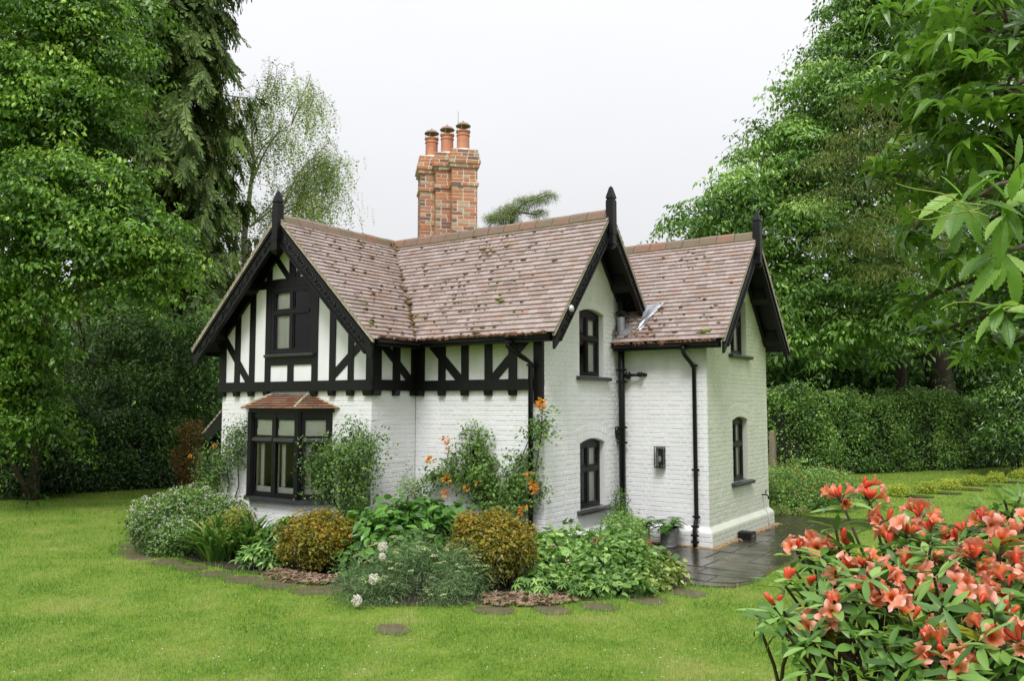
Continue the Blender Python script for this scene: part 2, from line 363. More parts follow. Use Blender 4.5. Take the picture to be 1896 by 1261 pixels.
def brick_wall(O, eu, n, poly, mat, opens=(), v0=0.0, phase=0, single=True, name='wall'):
    """O world origin of (u,v)=(0,0); eu unit along; v is z; n outward. poly ccw in (u,v). opens: (u0,u1,v0,v1,rise)"""
    O, eu, n = np.array(O, float), np.array(eu, float), np.array(n, float); ez = np.array([0, 0, 1.])
    hp = half_planes(poly)
    P = lambda u, v, d=0.0: O + u * eu + v * ez + d * n
    us = sorted({p[0] for p in poly} | {x for q in opens for x in q[:2]}); 
    vs = sorted({p[1] for p in poly} | {x for q in opens for x in (q[2], q[3], q[3] + q[4])})
    mb = MB()
    for i in range(len(us) - 1):
        for j in range(len(vs) - 1):
            uc, vc = (us[i] + us[i + 1]) / 2, (vs[j] + vs[j + 1]) / 2
            if any(q[0] < uc < q[1] and q[2] < vc < q[3] + q[4] for q in opens): continue
            c = [(us[i], vs[j]), (us[i + 1], vs[j]), (us[i + 1], vs[j + 1]), (us[i], vs[j + 1])]
            for h in hp: c = clip(c, *h)
            if len(c) > 2 and area(c) > 1e-6:
                vv = [P(*q, -.0035) for q in c]
                if np.cross(eu, ez) @ n < 0: vv = vv[::-1]
                mb.add(vv, [tuple(range(len(vv)))])
    for (a, b, c0, c1, rise) in opens:      # reveals and arched heads
        dp = -.105; k = 8
        arch = [(a + (b - a) * i / k, c1 + rise * (1 - (2 * i / k - 1) ** 2)) for i in range(k + 1)]
        ring = [(a, c0), (a, c1)] + arch[1:-1] + [(b, c1), (b, c0)]
        for i in range(len(ring)):
            q0, q1 = ring[i], ring[(i + 1) % len(ring)]
            mb.add([P(*q0, -.004), P(*q1, -.004), P(*q1, dp), P(*q0, dp)], [(0, 1, 2, 3)])
        if rise:
            for i in range(k):
                q0, q1 = arch[i], arch[i + 1]; tp = c1 + rise
                mb.add([P(*q0, -.0035), P(*q1, -.0035), P(q1[0], tp + 1e-4, -.0035), P(q0[0], tp + 1e-4, -.0035)], [(0, 1, 2, 3)])
    wall = mb.build(name, mat, H)
    # bricks
    bw = MB(); umin, umax = min(us), max(us); vmax = max(vs); row = 0; v = v0
    def voussoirs():
        for (a, b, c0, c1, rise) in opens:
            if not rise: continue
            half = (b - a) / 2; rad = (half * half + rise * rise) / (2 * rise); cu, cv = (a + b) / 2, c1 + rise - rad
            am = math.asin(half / rad)
            for ringi in range(2):
                r0 = rad + .008 + ringi * .112; r1 = r0 + .102; nn = max(5, int((2 * am * r0) / .072))
                for i in range(nn):
                    a0 = -am - .02 + (2 * am + .04) * (i + .06) / nn; a1 = -am - .02 + (2 * am + .04) * (i + .94) / nn
                    yield [(cu + r0 * math.sin(a0), cv + r0 * math.cos(a0)), (cu + r0 * math.sin(a1), cv + r0 * math.cos(a1)),
                           (cu + r1 * math.sin(a1), cv + r1 * math.cos(a1)), (cu + r1 * math.sin(a0), cv + r1 * math.cos(a0))][::-1]
    def in_arch(poly_):
        for (a, b, c0, c1, rise) in opens:
            if not rise: continue
            half = (b - a) / 2; rad = (half * half + rise * rise) / (2 * rise); cu, cv = (a + b) / 2, c1 + rise - rad; am = math.asin(half / rad) + .05
            for (x, y) in poly_ + [((poly_[0][0] + poly_[2][0]) / 2, (poly_[0][1] + poly_[2][1]) / 2)]:
                r_ = math.hypot(x - cu, y - cv); an = abs(math.atan2(x - cu, y - cv))
                if an < am and r_ < rad + .225 and y > c1 - .02: return True
        return False
    def put(c, dj):
        cx, cy = sum(p[0] for p in c) / len(c), sum(p[1] for p in c) / len(c)
        fr_, bk = [], []
        for (x, y) in c:
            fx = x + (-.005 if x > cx else .005); fy = y + (-.005 if y > cy else .005)
            bk.append(P(x, y, -.007)); fr_.append(P(fx, fy, dj + random.uniform(-.0009, .0009)))
        k = len(c)
        if np.cross(eu, ez) @ n < 0: fr_, bk = fr_[::-1], bk[::-1]
        bw.add(bk + fr_, [tuple(range(k, 2 * k))] + [(i, (i + 1) % k, (i + 1) % k + k, i + k) for i in range(k)])
    while v < vmax - .01:
        u = umin - (.0 if row % 2 else .17) - phase; kind = row % 2
        while u < umax:
            wd = .222 if kind else .1085; kind ^= 1
            c = [(u, v), (u + wd - .009, v), (u + wd - .009, v + CO - .009), (u, v + CO - .009)]; u += wd
            full = c
            for h in hp: c = clip(c, *h)
            if len(c) < 3 or area(c) < .0007: continue
            # clip sideways against openings
            skip = False
            for (a, b, c0, c1, rise) in opens:
                xs = [p[0] for p in c]; ys = [p[1] for p in c]
                if min(ys) < c1 and max(ys) > c0 and min(xs) < b and max(xs) > a:
                    if min(xs) < a - .012: c = clip(c, 1, 0, a - .002)
                    elif max(xs) > b + .012: c = clip(c, -1, 0, -b - .002)
                    else: skip = True
                    if len(c) < 3: skip = True; break
            if skip or len(c) < 3 or area(c) < .0007 or in_arch(c): continue
            dj = random.uniform(-.0018, .0022)
            if single and c == full and v > .55:
                q = P(u - wd, v, dj); BRICKS.append((depth(q), wall, wd > .15, q, eu, n, (bw, c, dj, put)))
            else: put(c, dj)
        v += CO; row += 1
    for c in voussoirs(): put(c, random.uniform(0, .003))
    return wall, bw
walls = []
def gable(u0, u1, zs, uc, za): return [(u0, 0), (u1, 0), (u1, zs), (uc, za), (u0, zs)]
def rect(u0, u1, z): return [(u0, 0), (u1, 0), (u1, z), (u0, z)]
OPB2 = [(1.012, 1.795, .60, 1.59, .07), (1.012, 1.795, 2.615, 3.60, .065)]
OPB3 = [(3.40 - YD, 4.15 - YD, .905, 1.915, .06), (3.385 - YD, 4.19 - YD, 3.02, 3.93, .06)]
# bay opening in the front wall
BX0, BX1 = -5.07, -3.19
walls.append(brick_wall((XR, YB, 0), (1, 0, 0), (0, -1, 0), rect(0, XQ - XR, ZB + .1), m_white, [(BX0 - XR, BX1 - XR, .02, 2.12, 0)]))
walls.append(brick_wall((XQ, YB, 0), (0, 1, 0), (1, 0, 0), rect(0, -YB, ZB + .1), m_white, phase=.06))
walls.append(brick_wall((XQ, 0, 0), (1, 0, 0), (0, -1, 0), rect(0, -XQ, ZB + .1), m_white, phase=.11))
walls.append(brick_wall((0, 0, 0), (0, 1, 0), (1, 0, 0), gable(0, 2.73, 3.50, Y2, 5.07), m_white, OPB2, phase=.03))
walls.append(brick_wall((0, YD, 0), (1, 0, 0), (0, -1, 0), rect(0, XT, 3.40), m_whiteg, phase=.07))
walls.append(brick_wall((XT, YD, 0), (0, 1, 0), (1, 0, 0), gable(0, YU - YD, 3.37, Y3 - YD, 4.97), m_whiteb, OPB3))
# side and back walls (out of view)
for O_, e_, n_, pl in (((XR, YB, 0), (0, 1, 0), (-1, 0, 0), rect(0, YU - YB, 3.4)), ((XR, YU, 0), (1, 0, 0), (0, 1, 0), rect(0, XT - XR, 3.37))):
    walls.append(brick_wall(O_, e_, n_, pl, m_white, single=False))
BRICKS.sort(key=lambda b: b[0])
def brick_mesh(wd):
    b = MB(); h = CO - .009; w_ = wd - .009
    f_ = [(.005, 0, .005), (w_ - .005, 0, .005), (w_ - .005, 0, h - .005), (.005, 0, h - .005)]; k_ = [(0, .009, 0), (w_, .009, 0), (w_, .009, h), (0, .009, h)]
    b.add(k_ + f_, [(4, 5, 6, 7)] + [(i, (i + 1) % 4, (i + 1) % 4 + 4, i + 4) for i in range(4)])
    me = bpy.data.meshes.new('brick'); me.from_pydata(b.v, [], b.f); return flat(me)
BM = {}
nsingle = 0
for dpt, wall, st, q, eu, n, (bw, c, dj, put) in BRICKS:
    if nsingle < 150 and q[2] > .75:
        key = (st, wall.data.materials[0].name)
        if key not in BM: BM[key] = brick_mesh(.222 if st else .1085); BM[key].materials.append(wall.data.materials[0])
        ob = bpy.data.objects.new('brick', BM[key]); link(ob, wall, q + n * .001)
        ob.rotation_euler = (0, 0, math.atan2(eu[1], eu[0])); nsingle += 1
        continue
    put(c, dj)
for wall, bw in walls:
    tag(bw.build('brickwork', wall.data.materials[0], wall), kind='stuff')
# ---- plinth: face bricks with sloping weathered top
def plinth(p0, p1, n, mat, ext0=0, ext1=0):
    p0, p1, n = np.array([*p0, 0.]), np.array([*p1, 0.]), np.array([*n, 0.]); e = p1 - p0; L = np.linalg.norm(e); e /= L
    z = np.array([0, 0, 1.]); pp = .066
    a, b = -ext0, L + ext1; mb = MB()
    A = lambda u, d, h: p0 + e * u + n * d + z * h
    mb.add([A(a, pp, -.05), A(b, pp, -.05), A(b, pp, .245), A(a, pp, .245), A(b - (ext1 and pp), .003, .322), A(a + (ext0 and pp), .003, .322)], [(0, 1, 2, 3), (3, 2, 4, 5)])
    o = mb.build('plinth', mat, H); bw = MB(); row = 0; v = -.045
    while v < .22:
        u = a - (.0 if row % 2 else .115)
        while u < b:
            x0, x1 = max(u, a + .001), min(u + .215, b - .001); u += .224
            if x1 - x0 < .03: continue
            q = [A(x0, pp - .004, v), A(x1, pp - .004, v), A(x1, pp - .004, v + CO - .009), A(x0, pp - .004, v + CO - .009)]
            k = [A(x0 + .005, pp + .006, v + .005), A(x1 - .005, pp + .006, v + .005), A(x1 - .005, pp + .006, v + CO - .014), A(x0 + .005, pp + .006, v + CO - .014)]
            bw.add(q + k, [(4, 5, 6, 7)] + [(i, (i + 1) % 4, (i + 1) % 4 + 4, i + 4) for i in range(4)])
        v += CO; row += 1
    tag(bw.build('brickwork', mat, o), kind='stuff')
plinth((0, 0), (0, YD - .066), (1, 0), m_white, .066, 0)
plinth((0, YD), (XT, YD), (0, -1), m_white, 0, .066)
plinth((XT, YD), (XT, YU), (1, 0), m_whiteb, .066, .066)
plinth((XQ + .066, 0), (0, 0), (0, -1), m_white, 0, .066)
plinth((XQ, YB), (XQ, 0), (1, 0), m_white, .066, 0)
plinth((XR, YB), (BX0, YB), (0, -1), m_white, .066, 0)
plinth((BX1, YB), (XQ, YB), (0, -1), m_white, 0, .066)

# ---- plaster panels of the jettied storey
mb = MB(); mb.add([(XR - .02, -1.0, ZB + .05), (XQ + .02, -1.0, ZB + .05), (XQ + .02, -1.0, 3.42), (X1, -1.0, 5.08), (XR - .02, -1.0, 3.42)], [(0, 1, 2, 3, 4)])
# cut the window hole by building around it instead
mb = MB(); wx0, wx1, wz0, wz1 = -4.70, -3.56, 2.97, 4.08; yp = -1.0
gz = lambda x: 5.08 - S1 * abs(x - X1)
mb.add([(XR - .02, yp, 2.43), (wx0, yp, 2.43), (wx0, yp, gz(wx0)), (XR - .02, yp, gz(XR))], [(0, 1, 2, 3)])
mb.add([(wx1, yp, 2.43), (XQ + .02, yp, 2.43), (XQ + .02, yp, gz(XQ)), (wx1, yp, gz(wx1))], [(0, 1, 2, 3)])
mb.add([(wx0, yp, 2.43), (wx1, yp, 2.43), (wx1, yp, wz0), (wx0, yp, wz0)], [(0, 1, 2, 3)])
mb.add([(wx0, yp, wz1), (wx1, yp, wz1), (wx1, yp, gz(wx1)), (X1, yp, gz(X1)), (wx0, yp, gz(wx0))], [(0, 1, 2, 3, 4)])
mb.build('plaster_panel', m_plaster, H)
MB().add([(XQ + .02, -1.0, 2.43), (XQ + .02, 0, 2.43), (XQ + .02, 0, 3.36), (XQ + .02, -1.0, 3.36)], [(0, 1, 2, 3)]).build('plaster_panel', m_plasterg, H)
MB().add([(XQ, -.016, 2.43), (-.01, -.016, 2.43), (-.01, -.016, 3.5), (XQ, -.016, 3.5)], [(0, 1, 2, 3)]).build('plaster_panel', m_plasterg, H)

# ---- timbers
def timber(name, lo, hi):
    lo, hi = list(lo), list(hi)
    b = MB(); b.box(lo, hi)
    b.v = [tuple(np.array(q) + np.array([random.uniform(-.004, .004), random.uniform(-.002, .002), 0])) for q in b.v]
    return b.build(name, m_black, H)
YF = -1.018
for x0, x1 in ((-5.934, -5.759), (-5.525, -5.39), (-5.144, -5.013), (-4.753, -4.62), (-3.644, -3.511), (-3.25, -3.121), (-2.85, -2.733), (-2.471, -2.351)):
    zc = 5.10 - S1 * max(abs(x0 - X1), abs(x1 - X1)) + .1
    timber('timber_post', (x0, YF, ZT - .01), (x1, -.96, zc))
timber('timber_post', (-4.199, YF, ZT - .01), (-4.065, -.97, 2.9))
timber('timber_post', (-4.20, YF - .002, 4.19), (-4.055, -.97, 5.05))
timber('timber_beam', (-4.96, YF - .004, 4.075), (-3.30, -.96, 4.215))      # collar over the window
timber('timber_beam', (-4.62, YF - .003, 2.81), (-3.644, -.96, 2.965))      # rail under the window
timber('timber_beam', (XR - .065, YF - .018, ZB), (XQ + .033, -.96, ZT))    # jetty beams
timber('timber_beam', (XQ - .05, YF - .014, ZB + .002), (XQ + .05, -.0, ZT + .002))
timber('timber_beam', (XQ, -.05, ZB + .001), (-.15, .02, ZT + .001))
def braceA(p, q, wd, Y):
    b = MB(); d = np.array([q[0] - p[0], 0, q[1] - p[1]]); d /= np.linalg.norm(d); nn = np.array([-d[2], 0, d[0]])
    return b.bar((p[0], Y + .02, p[1]), (q[0], Y + .02, q[1]), nn * wd, (0, .04, 0)).build('timber_brace', m_black, H)
braceA((-5.80, 3.29), (-5.12, 2.50), .125, YF + .004); braceA((-2.45, 3.19), (-3.20, 2.60), .125, YF + .004)
braceA((-4.56, 4.60), (-4.20, 4.20), .10, YF + .004); braceA((-3.70, 4.60), (-4.055, 4.20), .10, YF + .004)
braceA((-2.16, 3.22), (-1.42, 2.50), .13, -.036); braceA((-.27, 3.13), (-.93, 2.50), .13, -.036)
b = MB(); d_ = np.array([0, -.16 + .816 + .25, 2.50 - 3.14]); d_ = d_ / np.linalg.norm(d_)
b.bar((XQ + .035, -.86, 3.14), (XQ + .035, -.11, 2.50), (.035, 0, 0), np.cross(d_, (1, 0, 0)) * .12).build('timber_brace', m_black, H)
for y0, y1 in ((-1.018, -.83), (-.563, -.419), (-.144, -.02)): timber('timber_post', (XQ - .02, y0, ZT - .01), (XQ + .055, y1, 3.34))
for x0, x1 in ((-2.33, -2.181), (-1.897, -1.764), (-1.454, -1.323), (-1.019, -.886), (-.588, -.448)): timber('timber_post', (x0, -.042, ZT - .01), (x1, .02, 3.5))
timber('timber_post', (-.15, -.046, 2.20), (-.003, .012, 3.52))
# corbel brackets under the beams
def bracket(x, y, ax, wd=.11):
    b = MB(); d = .085
    if ax == 'y':
        b.prism([(x - wd / 2, YF if y < -.5 else -.05, 0)], (0, 0, 0)) if False else None
        pts = [(y - .075, ZB + .004), (y + .02, ZB + .004), (y + .02, ZB - .075), (y - .055, ZB - .075)]
        b.prism([(x - wd / 2, a, z) for a, z in pts], (wd, 0, 0))
    else:
        pts = [(x + .075, ZB + .004), (x - .02, ZB + .004), (x - .02, ZB - .075), (x + .055, ZB - .075)]
        b.prism([(a, y - wd / 2, z) for a, z in pts], (0, wd, 0))
    b.build('bracket', m_black, H)
for x in (-5.85, -5.457, -5.078, -4.687, -3.578, -3.185, -2.79, -2.42): bracket(x, YB, 'y', .17 if x in (-5.85, -2.42) else .115)
for y in (-.925, -.49, -.085): bracket(XQ, y, 'x', .16 if y == -.925 else .115)
for x in (-2.255, -1.83, -1.388, -.952, -.518): bracket(x, 0, 'y', .115)

# ---- windows
def window_set(name, org, eu, n, w_, h_, vbars, hbar, fr=.055, curtain=None, rise=0, label=None):
    """casement window: frame with mullions/transom, panes, optional curtains. org = lower left corner of opening at frame face"""
    org, eu, n = np.array(org, float), np.array(eu, float), np.array(n, float); ez = np.array([0, 0, 1.])
    mb = MB(); Pf = lambda u, v, d=0.: org + eu * u + ez * v + n * d
    def piece(m_, u0, u1, v0, v1, d0, d1): m_.prism([Pf(u0, v0, d0), Pf(u1, v0, d0), Pf(u1, v1, d0), Pf(u0, v1, d0)], n * (d1 - d0))
    H0 = h_
    piece(mb, 0, fr, 0, H0, -.05, 0); piece(mb, w_ - fr, w_, 0, H0, -.05, 0); piece(mb, fr, w_ - fr, 0, fr, -.05, .001); piece(mb, fr, w_ - fr, H0 - fr, H0, -.05, .001)
    if rise:
        k = 8; arch = [(w_ * i / k, H0 + rise * (1 - (2 * i / k - 1) ** 2)) for i in range(k + 1)]
        mb.prism([Pf(0, H0 - .01, -.04)] + [Pf(*q, -.04) for q in arch] + [Pf(w_, H0 - .01, -.04)], n * .038)
    xs = [fr] + list(vbars) + [w_ - fr]
    for x in vbars: piece(mb, x - .03, x + .03, fr, H0 - fr, -.048, .004)
    segs = [(fr, H0 - fr)]
    if hbar:
        piece(mb, fr, w_ - fr, hbar - .03, hbar + .03, -.047, .014); segs = [(fr, hbar - .03), (hbar + .03, H0 - fr)]
    o = mb.build(name, m_black, H)
    for i in range(len(xs) - 1):
        a = xs[i] + (.03 if i else 0); b_ = xs[i + 1] - (.03 if i < len(xs) - 2 else 0)
        for v0, v1 in segs:
            c = MB(); s = .028
            piece(c, a, a + s, v0, v1, -.03, -.008); piece(c, b_ - s, b_, v0, v1, -.03, -.008); piece(c, a + s, b_ - s, v0, v0 + s, -.03, -.009); piece(c, a + s, b_ - s, v1 - s, v1, -.03, -.009)
            c.build('casement', m_black, o)
            g = MB(); g.add([Pf(a + s, v0 + s, -.02), Pf(b_ - s, v0 + s, -.02), Pf(b_ - s, v1 - s, -.02), Pf(a + s, v1 - s, -.02)], [(0, 1, 2, 3)]); g.build('pane', m_glass, o)
    for (a, b_) in (curtain or []):
        c = MB(); k = 14; top = [Pf(a + (b_ - a) * i / k, h_ - .03, -.075 - .02 * math.sin(i * 2.1)) for i in range(k + 1)]; bot = [Pf(a + (b_ - a) * i / k + .01 * math.sin(i), .03, -.08 - .025 * math.sin(i * 2.1 + .4)) for i in range(k + 1)]
        c.add(top + bot, [(i, i + 1, i + k + 2, i + k + 1) for i in range(k)]); c.build('curtain', m_fabric, o, smooth=True)
    return o
def sill(parent, org, eu, n, u0, u1, v, back=-.10, proj=.075, th=.05, drop=.03):
    org, eu, n = np.array(org, float), np.array(eu, float), np.array(n, float); ez = np.array([0, 0, 1.])
    P = lambda u, d, z: org + eu * u + n * d + ez * (v + z)
    prof = [(back, .0), (proj, -drop), (proj + .004, -drop - th * .4), (proj - .006, -drop - th), (back, -drop - th)]
    MB().prism([P(u0, d, z) for d, z in prof], eu * (u1 - u0)).build('sill', m_sill, parent)
for (a, b_, c0, c1, rise), (O_, e_) in [(q, ((0, 0, 0), (0, 1, 0))) for q in OPB2] + [(q, ((XT, YD, 0), (0, 1, 0))) for q in OPB3]:
    n_ = np.array([1., 0, 0]); wd = b_ - a
    org = np.array(O_, float) + np.array(e_, float) * a + np.array([0, 0, c0]) + n_ * -.09
    o = window_set('window', org, e_, n_, wd, c1 - c0, [wd / 2], (c1 - c0) * .60, curtain=[(.08, .2), (wd / 2 - .02, wd - .1)], rise=rise)
    sill(o, O_, e_, n_, a - .10, b_ + .13, c0 + .015)
# upper front window
o = window_set('window', (-4.62, -1.012, 2.985), (1, 0, 0), (0, -1, 0), .976, 1.09, [.49], .68, fr=.07, curtain=[(.04, .42)])
sill(o, (-4.62, YF, 0), (1, 0, 0), (0, -1, 0), -.08, 1.05, 2.995, back=-.03, proj=.07, th=.045, drop=.012)

# ---- bay window
BF = -1.30; bc = [(-5.07, YB), (-4.69, BF), (-3.59, BF), (-3.19, YB)]; BS, BT = .72, 2.06
mb = MB(); bay_w = []
def facet(i): 
    p, q = np.array([*bc[i], 0.]), np.array([*bc[i + 1], 0.]); e = q - p; L = np.linalg.norm(e); e /= L; return p, e, np.array([e[1], -e[0], 0.]), L
for i in range(3):     # brick base
    p, e, n_, L = facet(i); wl, bw = brick_wall(p, e, n_, rect(0, L, BS - .03), m_white, single=False, phase=.05 * i); tag(bw.build('brickwork', m_white, wl), kind='stuff')
    plinth(p[:2], (p + e * L)[:2], n_[:2], m_white, .03, .03)
bay = MB()
def ring_prism(m_, offs, z0, z1):
    q = []
    cx = -4.13
    pts = [(bc[0][0] - offs, YB), (bc[1][0] - offs * .5, BF - offs), (bc[2][0] + offs * .5, BF - offs), (bc[3][0] + offs, YB)]
    m_.prism([(x, y, z0) for x, y in pts], (0, 0, z1 - z0))
ring_prism(bay, .045, BT, 2.115)
bw_ = bay.build('bay_window', m_black, H)
s_ = MB(); ring_prism(s_, .085, BS - .045, BS + .02); s_.build('sill', m_sill, bw_)
for x, y in bc[1:3]:
    MB().lathe((x, y, BS + .018), [(.058, 0), (.058, BT - BS - .015)], 8).build('corner_post', m_black, bw_)
for i in range(3):
    p, e, n_, L = facet(i); ez = np.array([0, 0, 1.]); fr_ = MB(); Hh = BT - BS - .02
    Pf = lambda u, v, d=0.: p + e * u + ez * (BS + .02 + v) + n_ * d
    def piece(m_, u0, u1, v0, v1, d0, d1): m_.prism([Pf(u0, v0, d0), Pf(u1, v0, d0), Pf(u1, v1, d0), Pf(u0, v1, d0)], n_ * (d1 - d0))
    lights = [(.05, L / 2), (L / 2, L - .05)] if i == 1 else [(.05, L - .05)]
    piece(fr_, 0, .07, 0, Hh, -.06, .004); piece(fr_, L - .07, L, 0, Hh, -.06, .004); piece(fr_, .07, L - .07, 0, .05, -.06, .002); piece(fr_, .07, L - .07, Hh - .09, Hh, -.06, .002)
    if i == 1: piece(fr_, L / 2 - .045, L / 2 + .045, .0, Hh, -.06, .008)
    TR = .86
    fr_.build('frame', m_black, bw_); 
    for a, b_ in lights:
        a2, b2 = a + .02, b_ - .02
        tr_ = MB(); tr_.prism([Pf(a2, TR, .0), Pf(a2, TR + .065, .0), Pf(a2, TR + .045, .04), Pf(a2, TR + .01, .04)], e * (b2 - a2)); piece(tr_, a2, b2, TR, TR + .06, -.06, .0); tr_.build('transom', m_sill, bw_)
        for v0, v1 in ((.05, TR), (TR + .06, Hh - .09)):
            c = MB(); s = .03
            piece(c, a2, a2 + s, v0, v1, -.035, -.008); piece(c, b2 - s, b2, v0, v1, -.035, -.008); piece(c, a2 + s, b2 - s, v0, v0 + s, -.035, -.009); piece(c, a2 + s, b2 - s, v1 - s, v1, -.035, -.009)
            c.build('casement', m_black, bw_)
            MB().add([Pf(a2 + s, v0 + s, -.022), Pf(b2 - s, v0 + s, -.022), Pf(b2 - s, v1 - s, -.022), Pf(a2 + s, v1 - s, -.022)], [(0, 1, 2, 3)]).build('pane', m_glass, bw_)
        bl = MB(); piece(bl, a2 + .02, b2 - .02, Hh - .09 - .19, Hh - .09, -.055, -.05); piece(bl, a2 + .02, b2 - .02, Hh - .09 - .27, Hh - .09 - .17, -.05, -.036); bl.build('blind', m_blind, bw_)
        st_ = MB(); piece(st_, a2 + .005, a2 + .03, .06, TR - .01, -.075, -.05); piece(st_, a2 + .03, b2 - .01, .055, .16, -.09, -.06); piece(st_, a2 + .03, a2 + .11, .16, TR - .01, -.14, -.12); st_.build('inner_frame', m_wood, bw_)
# tiled bay roof
ev = [(-5.20, YB, 2.118), (-4.75, BF - .13, 2.118), (-3.54, BF - .13, 2.118), (-3.07, YB, 2.118)]; tp = [(-4.55, YB, 2.345), (-3.72, YB, 2.345)]
faces = [(ev[0], ev[1], tp[0]), (ev[1], ev[2], tp[1], tp[0]), (ev[2], ev[3], tp[1])]
deck = MB()
for f_ in faces: deck.add(f_, [tuple(range(len(f_)))])
deck.add(ev, [(3, 2, 1, 0)]); broof = deck.build('bay_roof', m_black, H)
def tile_face(poly3, gauge, tw, mat, parent, th=.017, single=0, ph=0.0, lift=.008, name='tile'):
    """clay tiles on a planar polygon whose first edge is the eave. returns tile records"""
    P3 = [np.array(q, float) for q in poly3]; e = P3[1] - P3[0]; e /= np.linalg.norm(e)
    nn = np.cross(e, P3[2] - P3[0]); nn /= np.linalg.norm(nn)
    if nn[2] < 0: nn = -nn
    s = np.cross(nn, e); 
    if s[2] < 0: s = -s
    uv = [((q - P3[0]) @ e, (q - P3[0]) @ s) for q in P3]
    ar = sum(uv[i][0] * uv[(i + 1) % len(uv)][1] - uv[(i + 1) % len(uv)][0] * uv[i][1] for i in range(len(uv)))
    if ar < 0: uv = uv[::-1]
    hp = half_planes(uv); us = [q[0] for q in uv]; vs = [q[1] for q in uv]; rec = []
    v = min(vs) - .03; row = 0
    while v < max(vs) - .02:
        u = min(us) - (tw / 2 if row % 2 else 0) - ph - tw
        while u < max(us):
            g = random.uniform(-.0012, .0012); c = [(u + .0012, v + g), (u + tw - .0012, v - g), (u + tw - .0012, v + gauge * 1.45), (u + .0012, v + gauge * 1.45)]; u += tw; full = c
            base = []
            for i, h in enumerate(hp):
                if abs(h[0]) < 1e-6 * (abs(h[1]) + 1e-9) and h[1] < 0: continue      # let the first course overhang the eave
                c = clip(c, *h)
                if len(c) < 3: break
            if len(c) < 3 or area(c) < .0009: continue
            rec.append((c, len(c) == 4 and c == full, row, random.random()))
        v += gauge; row += 1
    def p3(q, v0):
        k = (q[1] - v0) / (gauge * 1.45); return P3[0] + e * q[0] + s * q[1] + nn * (lift + .027 * (1 - k))
    return rec, p3, e, s, nn, th, gauge
def emit(mb, c, p3, nn, th, v0):
    top = [p3(q, v0) for q in c]; mb.prism([x - nn * th for x in top], nn * th)
for f_, ph in zip(faces, (.02, .07, .05)):
    rec, p3, e, s, nn, th, gg = tile_face(f_, .082, .158, m_baytile, broof, ph=ph, th=.012, lift=.003)
    for c, full, row, rr in rec:
        v0 = min(q[1] for q in c); mb = MB(); mb.tint = rr; emit(mb, c, p3, nn, th, v0); mb.build('tile', m_baytile, broof, tint=True)
for a, b_ in ((ev[2], tp[1]), (ev[1], tp[0])):
    a, b_ = np.array(a), np.array(b_); MB().tube([a + (b_ - a) * -.03 + (0, 0, .02), a * .5 + b_ * .5 + (0, 0, .03), b_ + (0, 0, .012)], [.022, .024, .022], 6).build('hip_mortar', m_verge, broof)
MB().box((-4.57, YB - .05, 2.345), (-3.70, YB + .01, 2.362)).build('lead_flashing', m_lead, broof)
for a, b_ in ((ev[3], tp[1]), (ev[0], tp[0])):
    a, b_ = np.array(a), np.array(b_); MB().tube([a + (0, -.01, .012), b_ + (0, -.01, .012)], .022, 6).build('verge_mortar', m_verge, broof)
# ================================================================== ROOFS
z1 = lambda X: ZR1 - S1 * abs(X - X1)
z2 = lambda Y: ZR2 - S2 * abs(Y - Y2)
z3 = lambda Y: ZR3 - S3 * abs(Y - Y3)
E1 = X1 + HO1; E2 = Y2 - HO2; E3 = Y3 - HO3; YV = 2.577; YEND = 5.45
TILES = []
def roof_obj(polys):
    mb = MB()
    for pl in polys:
        P = [np.array(q) for q in pl]; nn = np.cross(P[1] - P[0], P[2] - P[0]); nn /= np.linalg.norm(nn); nn *= np.sign(nn[2])
        mb.prism([x - nn * .055 for x in P], nn * .05)
    return mb.build('roof', m_black, H)
def tile_roof(root, poly, seen, keep=None, ph=0.):
    rec, p3, e, s, nn, th, gg = tile_face(poly, .100, .165, m_tile, root, ph=ph)
    mb = MB()
    for c, full, row, rr in rec:
        v0 = min(q[1] for q in c); cen = np.mean([p3(q, v0) for q in c], axis=0)
        if keep and not keep(cen): continue
        if random.random() < .006 and seen: rr = .93
        if seen and full: TILES.append((depth(cen), root, c, p3, e, s, nn, th, gg, rr, mb))
        else: mb.tint = rr; emit(mb, c, p3, nn, th, v0)
    return mb
roof1 = roof_obj([[(E1, VF1, z1(E1)), (E1, -.384, z1(E1)), (-4.121, Y2, ZR2), (X1, VF1, ZR1)],
                  [(X1 - HO1, YEND, z1(E1)), (X1 - HO1, VF1, z1(E1)), (X1, VF1, ZR1), (X1, YEND, ZR1)],
                  [(X1, YEND, ZR1), (X1, Y2, ZR1), (E1, Y2 + .5, z1(E1)), (E1, YEND, z1(E1))]])
roof2 = roof_obj([[(-2.089, E2, z2(E2)), (VF2, E2, z2(E2)), (VF2, Y2, ZR2), (-4.121, Y2, ZR2)],
                  [(VF2, YV, z2(YV)), (X1, YV, z2(YV)), (X1, Y2, ZR2), (VF2, Y2, ZR2)]])
roof3 = roof_obj([[(0.004, E3, z3(E3)), (VF3, E3, z3(E3)), (VF3, YV, z3(YV)), (0.004, YV, z3(YV))],
                  [(X1, YV, z3(YV)), (VF3, YV, z3(YV)), (VF3, Y3, ZR3), (X1, Y3, ZR3)],
                  [(VF3, Y3 + HO3, z3(E3)), (X1, Y3 + HO3, z3(E3)), (X1, Y3, ZR3), (VF3, Y3, ZR3)]])
tl = []
tl.append((roof1, tile_roof(roof1, [(E1, VF1 - .01, z1(E1)), (E1, -.384, z1(E1)), (-4.121, Y2, ZR2), (X1, VF1 - .01, ZR1)], True)))
tl.append((roof1, tile_roof(roof1, [(X1 - HO1, YEND, z1(E1)), (X1 - HO1, VF1 - .01, z1(E1)), (X1, VF1 - .01, ZR1), (X1, YEND, ZR1)], False)))
